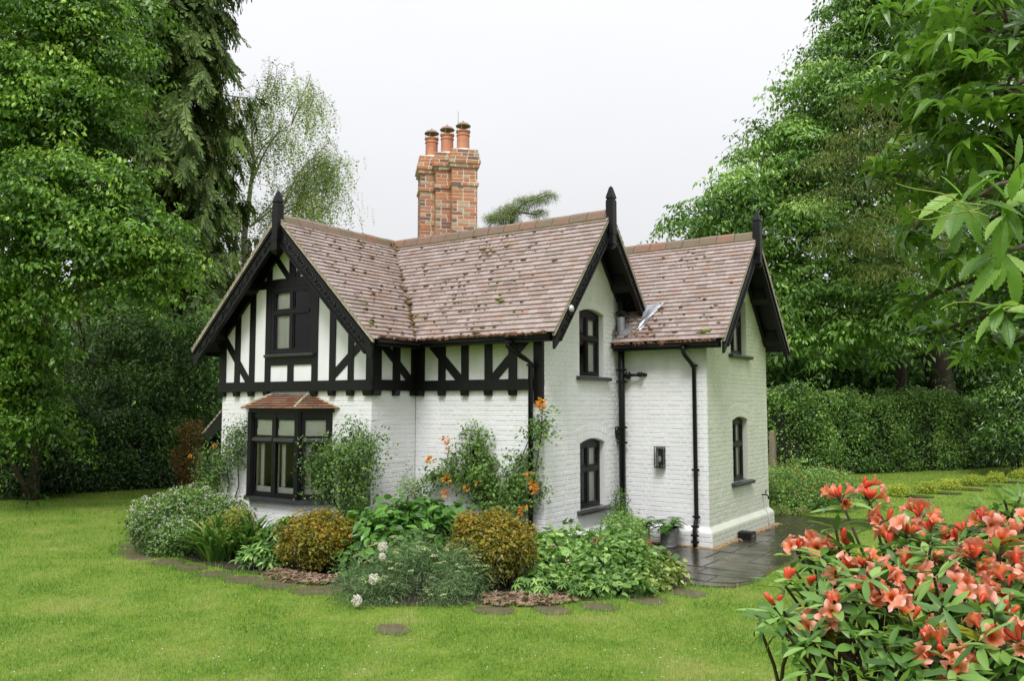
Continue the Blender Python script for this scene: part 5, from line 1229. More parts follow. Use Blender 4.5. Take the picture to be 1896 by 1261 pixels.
# ---- shrubs under the trees
def shrub(name, label, lobes, n, variants, size, mat, cat='shrub', group=None, shell=.22, tilt=.6, stems=7, low=.8, bias=0.0, facing=.6, bark=None):
    c = np.mean([l[:2] for l in lobes], axis=0); base = (c[0], c[1], 0); root = empty(name, base, label=label, cat=cat, group=group)
    crown('foliage', lobes, n, variants, size, mat, root, shell, facing, tilt, low, bias)
    st = MB()
    for k in range(stems):
        L = lobes[k % len(lobes)]; a = R.random() * 6.28; b0 = np.array([c[0] + .15 * math.cos(a) + (L[0] - c[0]) * .5, c[1] + .15 * math.sin(a) + (L[1] - c[1]) * .5, 0]); limb(st, b0, np.array(L[:3]) + R.normal(size=3) * np.array(L[3:]) * .25, .012 + .012 * L[3], .006, .0, 6, .05)
    st.build('stem', bark or m_barkd, root, smooth=True); return root
def GL(u, v, d, r, ry=None, rz=None): return LB(u, v, d, r, ry or r, rz or r * .85)
shrub('rhododendron_bush', 'tall dark evergreen bush behind the left hedge by the house corner', [GL(180, 640, 22.5, .9), GL(245, 620, 22.5, .9), GL(310, 640, 22.5, .95), GL(370, 625, 22, .8), GL(395, 700, 22, .8), GL(330, 720, 22, .9), GL(250, 715, 22, .9), GL(170, 730, 22.5, .9), GL(400, 600, 23, .5), GL(200, 800, 22.8, 1.0), GL(320, 800, 22.8, 1.0)], 2500, laursp, (.20, .32), m_laurel, bias=.12)
shrub('laurel_bush', 'broad glossy dark bush at the left edge of the lawn', [GL(-20, 800, 19, .9), GL(60, 800, 19.3, .85), GL(30, 870, 18.9, .65), GL(110, 850, 19.4, .75), GL(-60, 880, 18.8, .7), GL(120, 760, 19.6, .7), GL(70, 700, 20, .8)], 1500, laursp, (.18, .28), m_laurel, bias=-.12)
shrub('bronze_shrub', 'orange brown tinted shrub at the end of the left hedge', [GL(352, 800, 20, .25, None, .3), GL(345, 850, 20, .28, None, .4), GL(352, 885, 20, .25, None, .3)], 320, hedgesp, (.10, .17), leafmat('bronze_leaf', [(.05, .06, .012), (.12, .075, .02), (.22, .10, .03), (.10, .11, .03)], .45, .3), bias=.1)
shrub('evergreen_shrub', 'dark leafy shrub below the branches at the far right', [GL(1850, 650, 26, 1.0), GL(1880, 740, 25.5, 1.0), GL(1860, 810, 25, .8), GL(1920, 820, 25, .9), GL(1930, 690, 26, 1.2)], 1100, laursp, (.24, .36), m_laurel, bias=.12)
shrub('understory_shrub', 'shaded shrub thicket under the big chestnut', [GL(1450, 690, 31, 1.2), GL(1530, 670, 32, 1.4), GL(1620, 680, 33, 1.4), GL(1700, 720, 34, 1.2), GL(1480, 760, 30, 1.0), GL(1800, 680, 33, 1.5), GL(1580, 760, 33, 1.2), GL(1430, 780, 31, 1.0)], 1700, woodsp, (.4, .6), m_wood_leaf, bias=-.08)
# ---- clipped hedges
def hedge(name, label, p0, p1, h, wd, n, mat, core, size=(.13, .21)):
    p0, p1 = np.array([*p0[:2], 0.]), np.array([*p1[:2], 0.]); d = p1 - p0; L = np.linalg.norm(d); d /= L; nn = np.array([-d[1], d[0], 0]); 
    if nn @ (CAM - p0) < 0: nn = -nn
    root = empty(name, (p0 + p1) / 2, label=label, cat='hedge')
    mb = MB(); k = int(L / .5)
    for i in range(k):      # solid opaque core blocks, inner shade of the hedge put into their dark colour
        a, b_ = i * L / k, (i + 1) * L / k; mb.prism([p0 + d * a - nn * (wd * .5 - .15), p0 + d * b_ - nn * (wd * .5 - .15), p0 + d * b_ + nn * (wd * .5 - .2), p0 + d * a + nn * (wd * .5 - .2)], (0, 0, h - .42 + random.uniform(-.08, .05)))
    mb.build('hedge_core', core, root)
    ends = R.random(n) < .05
    K_ = n // 16; kk = R.integers(0, K_, n); u, v, w_ = np.clip((R.random(K_) * L)[kk] + R.normal(0, .17, n), 0, L), np.clip(R.random(K_)[kk] * 1.04 + R.normal(0, .06, n), 0.02, 1.05), np.clip(R.random(K_)[kk] + R.normal(0, .12, n), 0, 1); face = (R.random(K_) < .74)[kk]; push = (R.random(K_) * .22)[kk]
    wob = .16 * np.sin(u * 1.3 + .5) + .10 * np.sin(u * 2.9) + .07 * np.sin(u * 5.1 + 1)
    front = wd / 2 + .08 * np.sin(u * 3.1) * np.cos(v * 6 + u) + R.normal(0, .05, n) + push - .12
    P = p0 + d * u[:, None] + np.where(face, front, (w_ - .5) * wd)[:, None] * nn; P[:, 2] = np.where(face, v * (h + wob), h + wob + R.normal(0, .06, n))
    eb = ends[:, None]; sgn = np.where(R.random(n) < .5, 0.0, L); PE = p0 + d * sgn[:, None] + nn * ((w_ - .5) * wd)[:, None]; PE[:, 2] = v * h; P = np.where(eb, PE + R.normal(size=(n, 3)) * .05, P)
    O = np.where(face[:, None], nn, np.array([0, 0, 1.])) + R.normal(size=(n, 3)) * .3; items = []
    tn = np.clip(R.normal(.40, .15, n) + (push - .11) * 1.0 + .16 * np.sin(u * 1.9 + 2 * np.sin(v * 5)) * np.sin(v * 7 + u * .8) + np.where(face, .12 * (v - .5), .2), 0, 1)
    for i, tp_ in enumerate(hedgesp):
        s = np.arange(n) % 4 == i; a = rand_dirs(s.sum()); items.append((tp_, frames(np.cross(O[s], a), O[s] + np.array([0, 0, .5])), P[s], R.uniform(*size, s.sum()), tn[s]))
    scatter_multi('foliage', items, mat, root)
m_core = simple('hedge_core_dark', (.012, .016, .006), .95, .4, 14)
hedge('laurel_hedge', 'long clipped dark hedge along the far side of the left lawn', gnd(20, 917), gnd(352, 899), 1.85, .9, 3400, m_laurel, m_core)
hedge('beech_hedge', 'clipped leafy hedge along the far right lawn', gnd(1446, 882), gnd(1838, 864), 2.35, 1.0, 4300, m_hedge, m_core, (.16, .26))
hedge('far_hedge', 'lower hedge running behind the cottage to the left', (-13.5, 4.2), (-9.5, 16), 1.8, .9, 1700, m_laurel, m_core)
# ================================================================== BORDER PLANTS
def GD(x, y, z, r, ry=None, rz=None): return (x, y, z, r, ry or r, rz or r)
smallsp = sprays('small', n=12, leaf=LEAF2, ls=.42, flat=.6, droop=.1, up=.5)
bigsp = sprays('big', n=6, leaf=LEAF4, ls=.72, flat=.35, droop=.25, up=.8)
lobsp = sprays('lobed', n=6, leaf=tm([(0, 0, 0), (.30, .12, .02), (.24, .34, .0), (.50, .50, -.03), (.22, .62, .0), (0, 1, -.12), (-.22, .62, 0), (-.50, .50, -.03), (-.24, .34, 0), (-.30, .12, .02), (0, .45, -.04)], [(i, (i + 1) % 10, 10) for i in range(10)]), ls=.62, flat=.35, droop=.3, up=.8)
palm = [rosette(7, droop=.45, tmpl=LANCE, lift=.35), rosette(6, droop=.3, tmpl=LANCE, lift=.45), rosette(8, droop=.5, tmpl=LANCE, lift=.25)]
m_wshrub = leafmat('soft_green_leaf', [(.045, .095, .025), (.075, .145, .035), (.12, .20, .05)], .5, .28, .35)
m_petalw = leafmat('white_petal', [(.62, .56, .55), (.72, .70, .68), (.78, .78, .76)], .6, .3, .3)
m_azal = leafmat('golden_azalea_leaf', [(.026, .042, .007), (.09, .105, .013), (.215, .205, .021), (.34, .275, .028), (.40, .215, .028)], .4, .3, .45, patch=6)
m_hydr = leafmat('hydrangea_leaf', [(.028, .085, .015), (.048, .13, .020), (.085, .185, .03)], .33, .25, .5)
m_fenn = leafmat('feathery_leaf', [(.05, .10, .04), (.085, .15, .06), (.14, .21, .085)], .55, .3, .3)
m_umbel = leafmat('green_umbel', [(.20, .27, .08), (.30, .36, .13), (.42, .46, .22)], .6, .3, .3)
m_peony = leafmat('border_leaf', [(.035, .09, .02), (.065, .145, .03), (.11, .21, .045), (.17, .27, .075)], .4, .28, .45, patch=2)
m_hosta = leafmat('pale_edged_leaf', [(.08, .14, .03), (.14, .20, .045), (.22, .26, .08)], .4, .3, .45, patch=4)
m_strap = leafmat('strap_leaf', [(.03, .095, .022), (.06, .15, .03), (.12, .22, .04), (.32, .36, .09)], .4, .3, .45)
m_sedum = leafmat('pink_sedum', [(.16, .14, .09), (.30, .20, .14), (.40, .26, .18), (.20, .19, .12)], .6, .15, .3)
m_rose = leafmat('rose_leaf', [(.022, .055, .012), (.05, .105, .02), (.105, .185, .036)], .38, .28, .45)
m_orange = leafmat('orange_rose', [(.66, .20, .015), (.78, .33, .04), (.84, .50, .14)], .5, .35, .3)
m_red = leafmat('red_bloom', [(.35, .03, .012), (.48, .06, .02), (.5, .12, .03)], .5, .3, .3)
m_acid = leafmat('lime_yellow_leaf', [(.10, .16, .02), (.22, .29, .035), (.33, .37, .05)], .5, .3, .3)
m_yg = leafmat('yellow_green_leaf', [(.09, .12, .02), (.15, .18, .03), (.23, .24, .05)], .5, .3, .3)
m_stemg = simple('green_stem', (.06, .09, .03), .7, .3, 10); m_stemb = simple('brown_stem', (.07, .05, .03), .8, .3, 10)
def bloom(parent, name, c, r, mat, n=26, up=(0, 0, 1), lid=.9):
    """a cupped flower or ball of petals as one part"""
    d = rand_dirs(n); u_ = np.array(up, float); d = unit(d + u_ * .35)
    P = np.repeat(np.array(c, float)[None], n, 0) + d * r * .45
    return scatter(name, LEAF4, frames(d + R.normal(size=(n, 3)) * .3, np.cross(d, rand_dirs(n))), P, np.full(n, r * .85), mat, parent)
def specks(parent, name, P, size, mat, n_each=4):
    n = len(P); P = np.repeat(P, n_each, 0) + R.normal(size=(n * n_each, 3)) * size * .5
    return scatter(name, LEAF2, frames(rand_dirs(n * n_each), rand_dirs(n * n_each) + np.array([0, 0, .8])), P, R.uniform(.6, 1.2, n * n_each) * size, mat, parent)
grp = 'plants in the border around the cottage'
# white flowering shrub at the left end
L = [LB(300, 962, 12.4, .42, None, .34), LB(352, 945, 12.5, .45, None, .34), LB(400, 955, 12.4, .36, None, .3), LB(283, 985, 12.2, .30, None, .28), LB(335, 992, 12.1, .36, None, .26), LB(432, 965, 12.5, .28, None, .28), LB(380, 988, 12.2, .3, None, .25), LB(310, 1008, 12.0, .26, None, .16)]
o = shrub('white_flowered_shrub', 'loose grey green shrub covered in small white flowers by the left corner', L, 1500, smallsp, (.09, .15), m_wshrub, group=grp, bark=m_stemg)
P, O, I = crown_pts(L, 800, .06, .4, .1); keep = (O[:, 2] > .1); specks(o, 'blossom', P[keep] + O[keep] * .06, .026, m_petalw, 4)
o2 = np.array([atd(u, v, 12.4) for u, v in ((250, 955), (243, 950), (258, 985), (252, 990), (262, 930))]); specks(o, 'blossom', np.repeat(o2, 4, 0) + R.normal(size=(20, 3)) * .05, .025, m_petalw, 4)
# yellow green tuft
shrub('euphorbia', 'yellow green feathery tuft behind the strap leaves', [LB(408, 978, 11.9, .2, None, .2), LB(442, 970, 11.9, .22, None, .22), LB(428, 992, 11.8, .24, None, .2), LB(455, 985, 11.8, .18)], 420, smallsp, (.06, .11), m_yg, 'plant', grp, bark=m_stemg)
# strap leaved clumps
STRAP = tm([(-.5, 0, 0), (.5, 0, 0), (-.55, .3, .17), (.55, .3, .17), (-.5, .55, .26), (.5, .55, .26), (-.4, .8, .24), (.4, .8, .24), (0, 1.02, .12)], [(0, 1, 3, 2), (2, 3, 5, 4), (4, 5, 7, 6), (6, 7, 8)])
def strap_clump(name, label, c, n, ln, wd, spread, mat, bias=.35):
    root = empty(name, (c[0], c[1], 0), label=label, cat='plant', group=grp); a = R.random(n) * 2 * PI; r = np.sqrt(R.random(n)) * spread
    P = np.stack([c[0] + r * np.cos(a), c[1] + r * np.sin(a) * .7, np.full(n, .0)], 1); a2 = a + R.normal(0, .5, n); out_ = np.clip(.2 + r / spread * 1.5 + R.normal(0, .35, n), .05, 2.2)
    # leaf runs outward (y) and arches up (z): y axis = up-and-out
    d = np.stack([np.cos(a2) * out_, np.sin(a2) * out_, np.ones(n)], 1); nn = np.stack([-np.cos(a2), -np.sin(a2), out_ * .6], 1) * -1
    l = R.uniform(*ln, n); scatter('leaf_clump', STRAP, frames(d, nn), P, np.stack([np.full(n, wd), l, l * R.uniform(-1.5, -.5, n)], 1), mat, root, tint=np.clip(R.beta(1.6, 2.2, n) + bias - .35, 0, 1)); return root
strap_clump('daylily', 'arching yellow edged strap leaved clump in front of the white flowers', gnd(400, 1036), 170, (.42, .70), .046, .24, m_strap, .32)
strap_clump('iris', 'upright blue green strap leaved clump beside the hellebore', gnd(455, 1036), 110, (.45, .72), .044, .17, m_strap, .18)
# hellebore
def palm_plant(name, label, lobes, n, sz, mat, cat='plant'):
    c = np.mean([l[:2] for l in lobes], axis=0); root = empty(name, (c[0], c[1], 0), label=label, cat=cat, group=grp); P, O, I = crown_pts(lobes, n, .2, .5, .4); items = []
    for i, tp_ in enumerate(palm):
        s = np.arange(n) % 3 == i; items.append((tp_, zrot(s.sum(), O[s], .3), P[s], R.uniform(*sz, s.sum()), None))
    scatter_multi('foliage', items, mat, root)
    st = MB()
    for q in P[::4]: limb(st, (c[0] + (q[0] - c[0]) * .4, c[1] + (q[1] - c[1]) * .4, 0), q, .008, .005, .0, 5, .03)
    st.build('stem', m_stemg, root); return root
palm_plant('hellebore', 'light green plant of fingered leaves beside the golden azalea', [LB(482, 1018, 11.2, .22), LB(515, 1000, 11.3, .24), LB(502, 1035, 11.0, .22), LB(530, 982, 11.5, .2), LB(470, 1036, 11.0, .18)], 150, (.13, .20), m_peony)
# golden azaleas
def azalea(label, lobes, n):
    o = shrub('golden_azalea', label, lobes, n, smallsp, (.070, .125), m_azal, group=grp, shell=.16, tilt=.7, stems=34, low=.25, bias=.07, facing=.75); return o
azalea('rounded golden orange leaved shrub below the bay window', [LB(560, 984, 10.8, .25), LB(598, 974, 10.9, .24), LB(636, 986, 10.9, .20), LB(590, 1004, 10.7, .32), LB(626, 1012, 10.8, .24), LB(548, 1012, 10.75, .20), LB(594, 1030, 10.7, .26, None, .12)], 1250)
azalea('rounded golden orange leaved shrub beside the downpipe corner', [LB(886, 988, 9.9, .24), LB(922, 976, 9.95, .22), LB(955, 996, 9.95, .20), LB(870, 1012, 9.85, .20), LB(915, 1014, 9.8, .32), LB(950, 1026, 9.85, .24), LB(912, 1048, 9.8, .26, None, .12), LB(868, 975, 9.9, .14)], 1400)
# big leaved hydrangea mass
o = shrub('hydrangea', 'broad mass of large dark green leaves against the white wall', [LB(690, 985, 11, .34), LB(740, 966, 11.3, .36), LB(790, 960, 11.4, .36), LB(832, 970, 11.4, .30), LB(722, 1015, 10.8, .33), LB(780, 1005, 10.9, .33), LB(682, 1030, 10.6, .25)], 420, bigsp, (.17, .26), m_hydr, group=grp, tilt=.5, bark=m_stemg)
# feathery plants with umbels
FE = tm([(-.012, 0, 0), (.012, 0, 0), (0, .5, .03), (.13, .62, .05), (.0, .6, .02), (-.14, .7, .05), (0, .72, .0), (.10, .9, .03), (0, 1.05, -.05)], [(0, 1, 2), (2, 3, 4), (4, 5, 6), (6, 7, 8), (0, 2, 8)])
fesp = sprays('feather', n=11, leaf=FE, ls=.62, flat=.7, droop=.05, up=.3)
def umbel(parent, c, r, mat, nm='flower_head'):
    n = int(34); a = R.random(n) * 6.28; q = np.sqrt(R.random(n)) * r; tl_ = R.normal(0, .25, 2); P = np.stack([c[0] + q * np.cos(a), c[1] + q * np.sin(a), c[2] - (q / r) ** 2 * r * .3 + q * np.cos(a) * tl_[0]], 1)
    scatter(nm, DAI, zrot(n, None, .4), P, np.full(n, r * .34), mat, parent)
L = [LB(700, 1052, 9.5, .24), LB(745, 1035, 9.6, .24), LB(792, 1038, 9.6, .26), LB(842, 1050, 9.5, .24), LB(872, 1076, 9.4, .18), LB(668, 1078, 9.3, .20), LB(720, 1085, 9.2, .22), LB(842, 1092, 9.2, .24), LB(655, 1102, 9.0, .15), LB(808, 1120, 9.0, .16), LB(690, 1112, 9.0, .15), LB(880, 1040, 9.6, .16)]
o = shrub('ammi', 'soft feathery blue green plant with pale green flower plates at the bed front', L, 720, fesp, (.10, .19), m_fenn, 'plant', grp, bark=m_stemg, tilt=.9)
P, O, I = crown_pts(L, 150, .05, .3, .15); k = 0
for q, d in zip(P, O):
    if d[2] > .15 and k < 75: umbel(o, q + d * .06 + (0, 0, .035), R.uniform(.026, .052), m_umbel); k += 1
for u, v, r in ((709, 1013, .085), (708, 1032, .06), (692, 1073, .085), (661, 1113, .085), (1e9, 0, 0)):
    if u > 1e6: break
    d = {709: 9.3, 708: 9.2, 692: 8.9, 661: 8.75}[u]; c = atd(u, v, d)
    h = empty('white_allium', (c[0], c[1], 0), label={709: 'white round flower head topmost beside the feathery plant', 708: 'loose cluster of white blooms below the topmost white head', 692: 'white round flower head halfway down the feathery plant', 661: 'lowest white round flower head near the lawn'}[u], cat='flower', group='white flower heads at the bed front')
    n = 260; dd = rand_dirs(n); scatter('flower_head', LEAF4, frames(np.cross(dd, rand_dirs(n)) + dd * .7, dd), c + dd * (r * R.uniform(.3, .62, (n, 1))) * np.array([1, 1, 1.1]), R.uniform(.18, .34, n) * r, m_petalw, h)
    MB().tube([(c[0] + .1, c[1] + .15, 0), (c[0] + .04, c[1] + .06, c[2] * .6), c], .005, 6).build('stem', m_stemg, h)
# right hand border
def gl(u, v, z, r, ry=None, rz=None): q = gnd(u, v); return (q[0], q[1], z, r, ry or r, rz or r * .9)
o = shrub('geranium', 'light green lobed leaved plant beside the downpipe at the house corner', [LB(1010, 1012, 10.6, .24), LB(1052, 1002, 10.8, .25), LB(1082, 1008, 10.8, .2), LB(1020, 1045, 10.2, .27), LB(1072, 1040, 10.2, .27), LB(1000, 1070, 9.8, .2)], 330, lobsp, (.11, .17), m_peony, 'plant', grp, bark=m_stemg, bias=.08)
o = shrub('peony', 'dense green leafy mound with a few red flowers at the bed front', [LB(1110, 1050, 9.9, .28), LB(1150, 1030, 10.1, .28), LB(1182, 1060, 9.9, .25), LB(1120, 1086, 9.5, .25), LB(1172, 1090, 9.5, .22), LB(1060, 1082, 9.6, .25), LB(1200, 1036, 10.2, .2), LB(1150, 1005, 10.5, .2)], 720, bigsp, (.09, .15), m_peony, 'plant', grp, bark=m_stemg)
for u, v in ((995, 1040), (1005, 1048), (1002, 1082), (1105, 1002), (1110, 998), (1098, 1003), (1015, 1022)): bloom(o, 'flower', atd(u, v, depth(gnd(u, v)) * .86 + .9 if v > 1030 else 10.4), .025, m_red, 12)
for u, v, d in ((1050, 1042, 9.3), (1145, 975, 10.7), (1006, 1010, 10.6), (1025, 1012, 10.2)): bloom(o, 'flower', atd(u, v, d), .032, leafmat('pale_pink_petal', [(.6, .42, .36), (.7, .58, .5)], .6, .3), 14)
o = shrub('hosta', 'pale yellow green variegated leaves spilling onto the paving', [LB(1215, 1062, 9.9, .2, None, .18), LB(1240, 1070, 9.9, .16), LB(1195, 1085, 9.6, .18), LB(1225, 1045, 10.2, .18), LB(1245, 1055, 10.2, .12)], 240, bigsp, (.085, .14), m_hosta, 'plant', grp, bark=m_stemg)
strap_clump('narrow_leaf_tuft', 'thin pale strap leaves at the paving edge', (2.02, -.62), 40, (.16, .28), .014, .1, m_hosta, .6)
palm_plant('spotted_plant', 'small serrated leaves at the front edge of the bed', [GD(1.2, -1.65, .10, .35, .2, .10), GD(1.55, -1.3, .10, .25, .2, .10), GD(.95, -1.75, .1, .25, .2, .1)], 90, (.07, .11), m_peony)
# sedum carpets
def carpet(label, cs, n):
    c = np.mean(cs, axis=0); root = empty('sedum', (c[0], c[1], 0), label=label, cat='plant', group=grp); i = R.integers(0, len(cs), n); a = R.random(n) * 6.28; r = np.sqrt(R.random(n))
    C = np.array(cs)[i]; P = np.stack([C[:, 0] + .24 * r * np.cos(a), C[:, 1] + .17 * r * np.sin(a), .02 + .05 * R.random(n) * (1.2 - r)], 1)
    scatter('rosette_carpet', rosette(5, .2, LEAF2, .55), zrot(n, None, .35), P, R.uniform(.026, .048, n), m_sedum, root)
carpet('low pinkish sedum carpet at the front of the bed beside the right azalea', [(.72, -2.15), (.95, -1.98), (1.12, -1.82), (.88, -2.28), (1.2, -1.98), (1.05, -2.15), (1.3, -1.78)], 900)
carpet('low pinkish sedum carpet below the left azalea', [(-2.35, -2.62), (-2.1, -2.62), (-1.85, -2.62), (-1.6, -2.55), (-2.2, -2.75), (-1.9, -2.78), (-1.65, -2.72)], 800)
# ---- climbers on the walls
def climber(name, label, pts, n, sz, mat, spread, stems, wall_n, blooms=(), bl_mat=None, bl_r=.04, sp=None, cat='climber'):
    """pts: world points the foliage clusters around"""
    c = pts[0]; root = empty(name, (c[0], c[1], 0), label=label, cat=cat, group='climbers on the cottage walls'); P = np.array(pts)[R.integers(0, len(pts), n)] + R.normal(size=(n, 3)) * np.array(spread); wn_ = np.array(wall_n, float)
    items = []; sp = sp or smallsp
    for i, tp_ in enumerate(sp):
        s = np.arange(n) % len(sp) == i; k = s.sum(); nn = wn_ * .8 + np.array([0, 0, .6]) + R.normal(size=(k, 3)) * .45; items.append((tp_, frames(np.cross(nn, rand_dirs(k)), nn), P[s], R.uniform(*sz, k), None))
    scatter_multi('foliage', items, mat, root); st = MB()
    for a in stems: st.tube(a, list(np.linspace(.014, .006, len(a))), 6)
    st.build('stem', m_stemb, root, smooth=True)
    for q in blooms: bloom(root, 'bloom', q, bl_r * R.uniform(.8, 1.2), bl_mat, 18, up=tuple(wn_))
    return root
fy = lambda u, v, d=.12: onY(u, v, YB - d)
pts = [fy(u, v, R.uniform(.08, .3)) for u, v in ((450, 800), (440, 815), (425, 830), (445, 835), (410, 840), (395, 850), (430, 850), (400, 870), (385, 880), (420, 865), (378, 895), (390, 905), (405, 895), (400, 920), (430, 800), (455, 795), (380, 860), (395, 885))]
climber('climbing_rose', 'dark leaved climber on the left corner of the front wall', pts, 420, (.07, .12), m_rose, (.11, .10, .09), [[fy(415, 935, .03), fy(424, 900, .04), fy(420, 860, .08), fy(440, 820, .08)], [fy(430, 940, .03), fy(442, 900, .04), fy(440, 850, .05), fy(455, 805, .05)]], (0, -1, 0), [fy(398, 826, .3), fy(352, 845, .5)], m_orange)
pts = [fy(u, v, R.uniform(.15, .6)) for u, v in ((655, 800), (660, 815), (640, 830), (600, 835), (585, 845), (620, 840), (650, 845), (670, 835), (685, 830), (610, 860), (590, 870), (635, 865), (660, 870), (640, 890), (615, 890), (655, 900), (640, 920), (600, 900), (660, 930), (630, 935), (675, 850), (650, 940), (665, 905), (640, 850), (625, 875), (645, 910))]
climber('wall_shrub', 'bushy evergreen climber covering the right edge of the bay window', pts, 1050, (.065, .115), m_rose, (.13, .12, .11), [[fy(640, 960, .2), fy(640, 900, .25), fy(625, 850, .3)], [fy(655, 960, .2), fy(660, 880, .15), fy(660, 800, .1)], [fy(630, 960, .2), fy(610, 900, .3), fy(590, 850, .4)]], (0, -1, 0))
fz_ = lambda u, v, d=.1: onY(u, v, -d)
pts = [fz_(u, v, R.uniform(.1, .6)) for u, v in ((700, 900), (715, 890), (730, 880), (745, 890), (705, 920), (725, 915), (750, 905), (770, 895), (780, 905), (735, 870), (760, 915), (710, 935), (740, 930))]
climber('jasmine', 'thin pale leaved climber in the inner corner beside the bay', pts, 210, (.05, .09), m_wshrub, (.12, .1, .09), [[fz_(720, 970, .3), fz_(725, 920, .3), fz_(735, 875, .3)], [fz_(740, 970, .3), fz_(755, 920, .3), fz_(785, 900, .3)]], (0, -1, 0), [fz_(763, 906, .3)], m_orange, .025)
rp = [(870, 880), (880, 890), (890, 870), (860, 890), (875, 860), (850, 865), (840, 880), (825, 870), (835, 855), (850, 840), (870, 830), (885, 815), (895, 840), (905, 860), (900, 880), (910, 895), (890, 900), (880, 910), (895, 920), (905, 935), (860, 905), (815, 885), (805, 875), (845, 830), (930, 900), (940, 880), (945, 905), (960, 890), (955, 920), (940, 935), (965, 860), (975, 880), (950, 850), (970, 900), (920, 930), (950, 945), (975, 930), (1000, 905), (985, 850), (1003, 775), (1000, 800), (985, 795), (1008, 790), (870, 800), (895, 800), (790, 895), (880, 875), (885, 885), (870, 870), (890, 890), (893, 905), (900, 915)]
pts = [fz_(u, v, R.uniform(.06, .28)) for u, v in rp]
climber('orange_climbing_rose', 'climbing rose with orange blooms on the white wall beside the downpipe', pts, 820, (.07, .115), leafmat('fresh_rose_leaf', [(.035, .08, .018), (.07, .14, .028), (.11, .19, .04)], .4, .3), (.075, .06, .07),
        [[fz_(910, 960, .15), fz_(900, 900, .1), fz_(880, 850, .06), fz_(850, 820, .05)], [fz_(930, 960, .15), fz_(940, 900, .1), fz_(965, 850, .06), fz_(985, 800, .08)], [fz_(905, 960, .2), fz_(880, 900, .2), fz_(830, 870, .25), fz_(800, 885, .3)], [fz_(925, 960, .1), fz_(920, 890, .06), fz_(900, 840, .05), fz_(885, 795, .05)], [fz_(980, 960, .16), fz_(990, 880, .2), fz_(1003, 800, .2), fz_(1004, 745, .2)]],
        (0, -1, 0), [fz_(u, v, .28) for u, v in ((825, 813), (829, 826), (797, 854), (826, 889), (886, 894), (825, 915), (866, 903), (979, 880), (987, 898), (989, 908), (1003, 744), (1002, 752), (969, 945))], m_orange, .062, sp=sprays('rosel', n=9, leaf=LEAF4, ls=.5, flat=.5, droop=.2, up=.4))
# shrubs and pots in the inner angle
o = shrub('clipped_box_plant', 'small dark upright evergreen against the soil pipe', [GD(.28, 1.75, .48, .17, .17, .24), GD(.30, 1.72, .72, .13, .13, .2), GD(.25, 1.7, .25, .16, .16, .2)], 260, smallsp, (.045, .075), m_laurel, 'plant', grp)
o = shrub('rose_bush', 'loose fresh green bush between the pots and the corner', [GD(.55, 1.35, .42, .24, .22, .22), GD(.75, 1.15, .36, .24, .2, .2), GD(.45, 1.1, .3, .25, .25, .22), GD(.95, .7, .34, .3, .28, .24)], 380, smallsp, (.06, .10), m_peony, 'plant', grp, bias=.1)
def planter(label, x, y, r, h, fern_n):
    root = empty('metal_planter', (x, y, 0), label=label, cat='planter', group='galvanised planters beside the wall')
    mz = simple('zinc_grey', (.20, .205, .20), .45, .3, 9, metal=.55)
    MB().lathe((x, y, .02), [(r * .92, 0), (r, .02), (r * .97, .03), (r, h - .02), (r * 1.05, h - .01), (r * 1.05, h), (r * .96, h), (r * .94, h - .03), (r * .3, h - .035)], 22).build('pot', mz, root, smooth=False)
    for k in range(2): MB().lathe((x, y, .02 + h * (.33 + .33 * k)), [(r, 0), (r * 1.02, .006), (r, .012)], 22, close=False).build('rib', mz, root)
    f = empty('fern', (x, y, .02 + h), label='arching green fern growing in ' + label.split(' ', 1)[1] if False else ('arching green fern in the open zinc pot by the plinth' if fern_n > 20 else 'bushy fern in the pot behind, next to the soil pipe'), cat='fern', group='ferns in pots')
    P, D, Nn, Sc = [], [], [], []; st = MB()
    for i in range(fern_n):
        a = 2 * PI * i / fern_n + R.normal() * .3; l = R.uniform(.24, .42); el = R.uniform(.5, 1.5); dv = np.array([math.cos(a), math.sin(a), 0]); pr = None; pth = []
        for s in np.linspace(.05, 1, 14):
            q = np.array([x, y, .02 + h - .03]) + dv * l * s * (1.1 - .25 * el) + np.array([0, 0, l * (el * s - (.45 + .45 * el) * s * s)]); pth.append(q)
            if pr is not None:
                tg = unit(q - pr)
                for sg in (-1, 1):
                    sd_ = unit(np.cross(tg, (0, 0, 1)) + 1e-6) * sg; P.append(q); D.append(sd_ + tg * .5 - np.array([0, 0, .15])); Nn.append(np.array([0, 0, 1.]) + dv * .3); Sc.append(.085 * math.sin(PI * min(1, s * .9 + .12)) + .012)
            pr = q
        st.tube(pth, .0035, 4)
    tag(scatter('frond', tm([(0, 0, 0), (.17, .3, .02), (0, 1, -.1), (-.17, .3, .02)], [(0, 1, 2), (0, 2, 3)]), frames(np.array(D), np.array(Nn)), np.array(P), np.array(Sc), m_hydr, f), kind='stuff'); st.build('stem', m_stemg, f)
planter('round ribbed zinc planter standing clear on the wet paving', .98, 1.98, .125, .29, 26)
planter('zinc planter half hidden behind the border leaves', .62, 1.80, .13, .30, 18)
MB().lathe((.88, 1.35, .01), [(.075, 0), (.10, .16), (.11, .16), (.11, .2), (.095, .2), (.09, .17)], 16).build('terracotta_flowerpot', m_pot, None, (.88, 1.35, 0)); tag(bpy.data.objects['terracotta_flowerpot'], 'small orange terracotta pot among the border leaves', 'flowerpot')
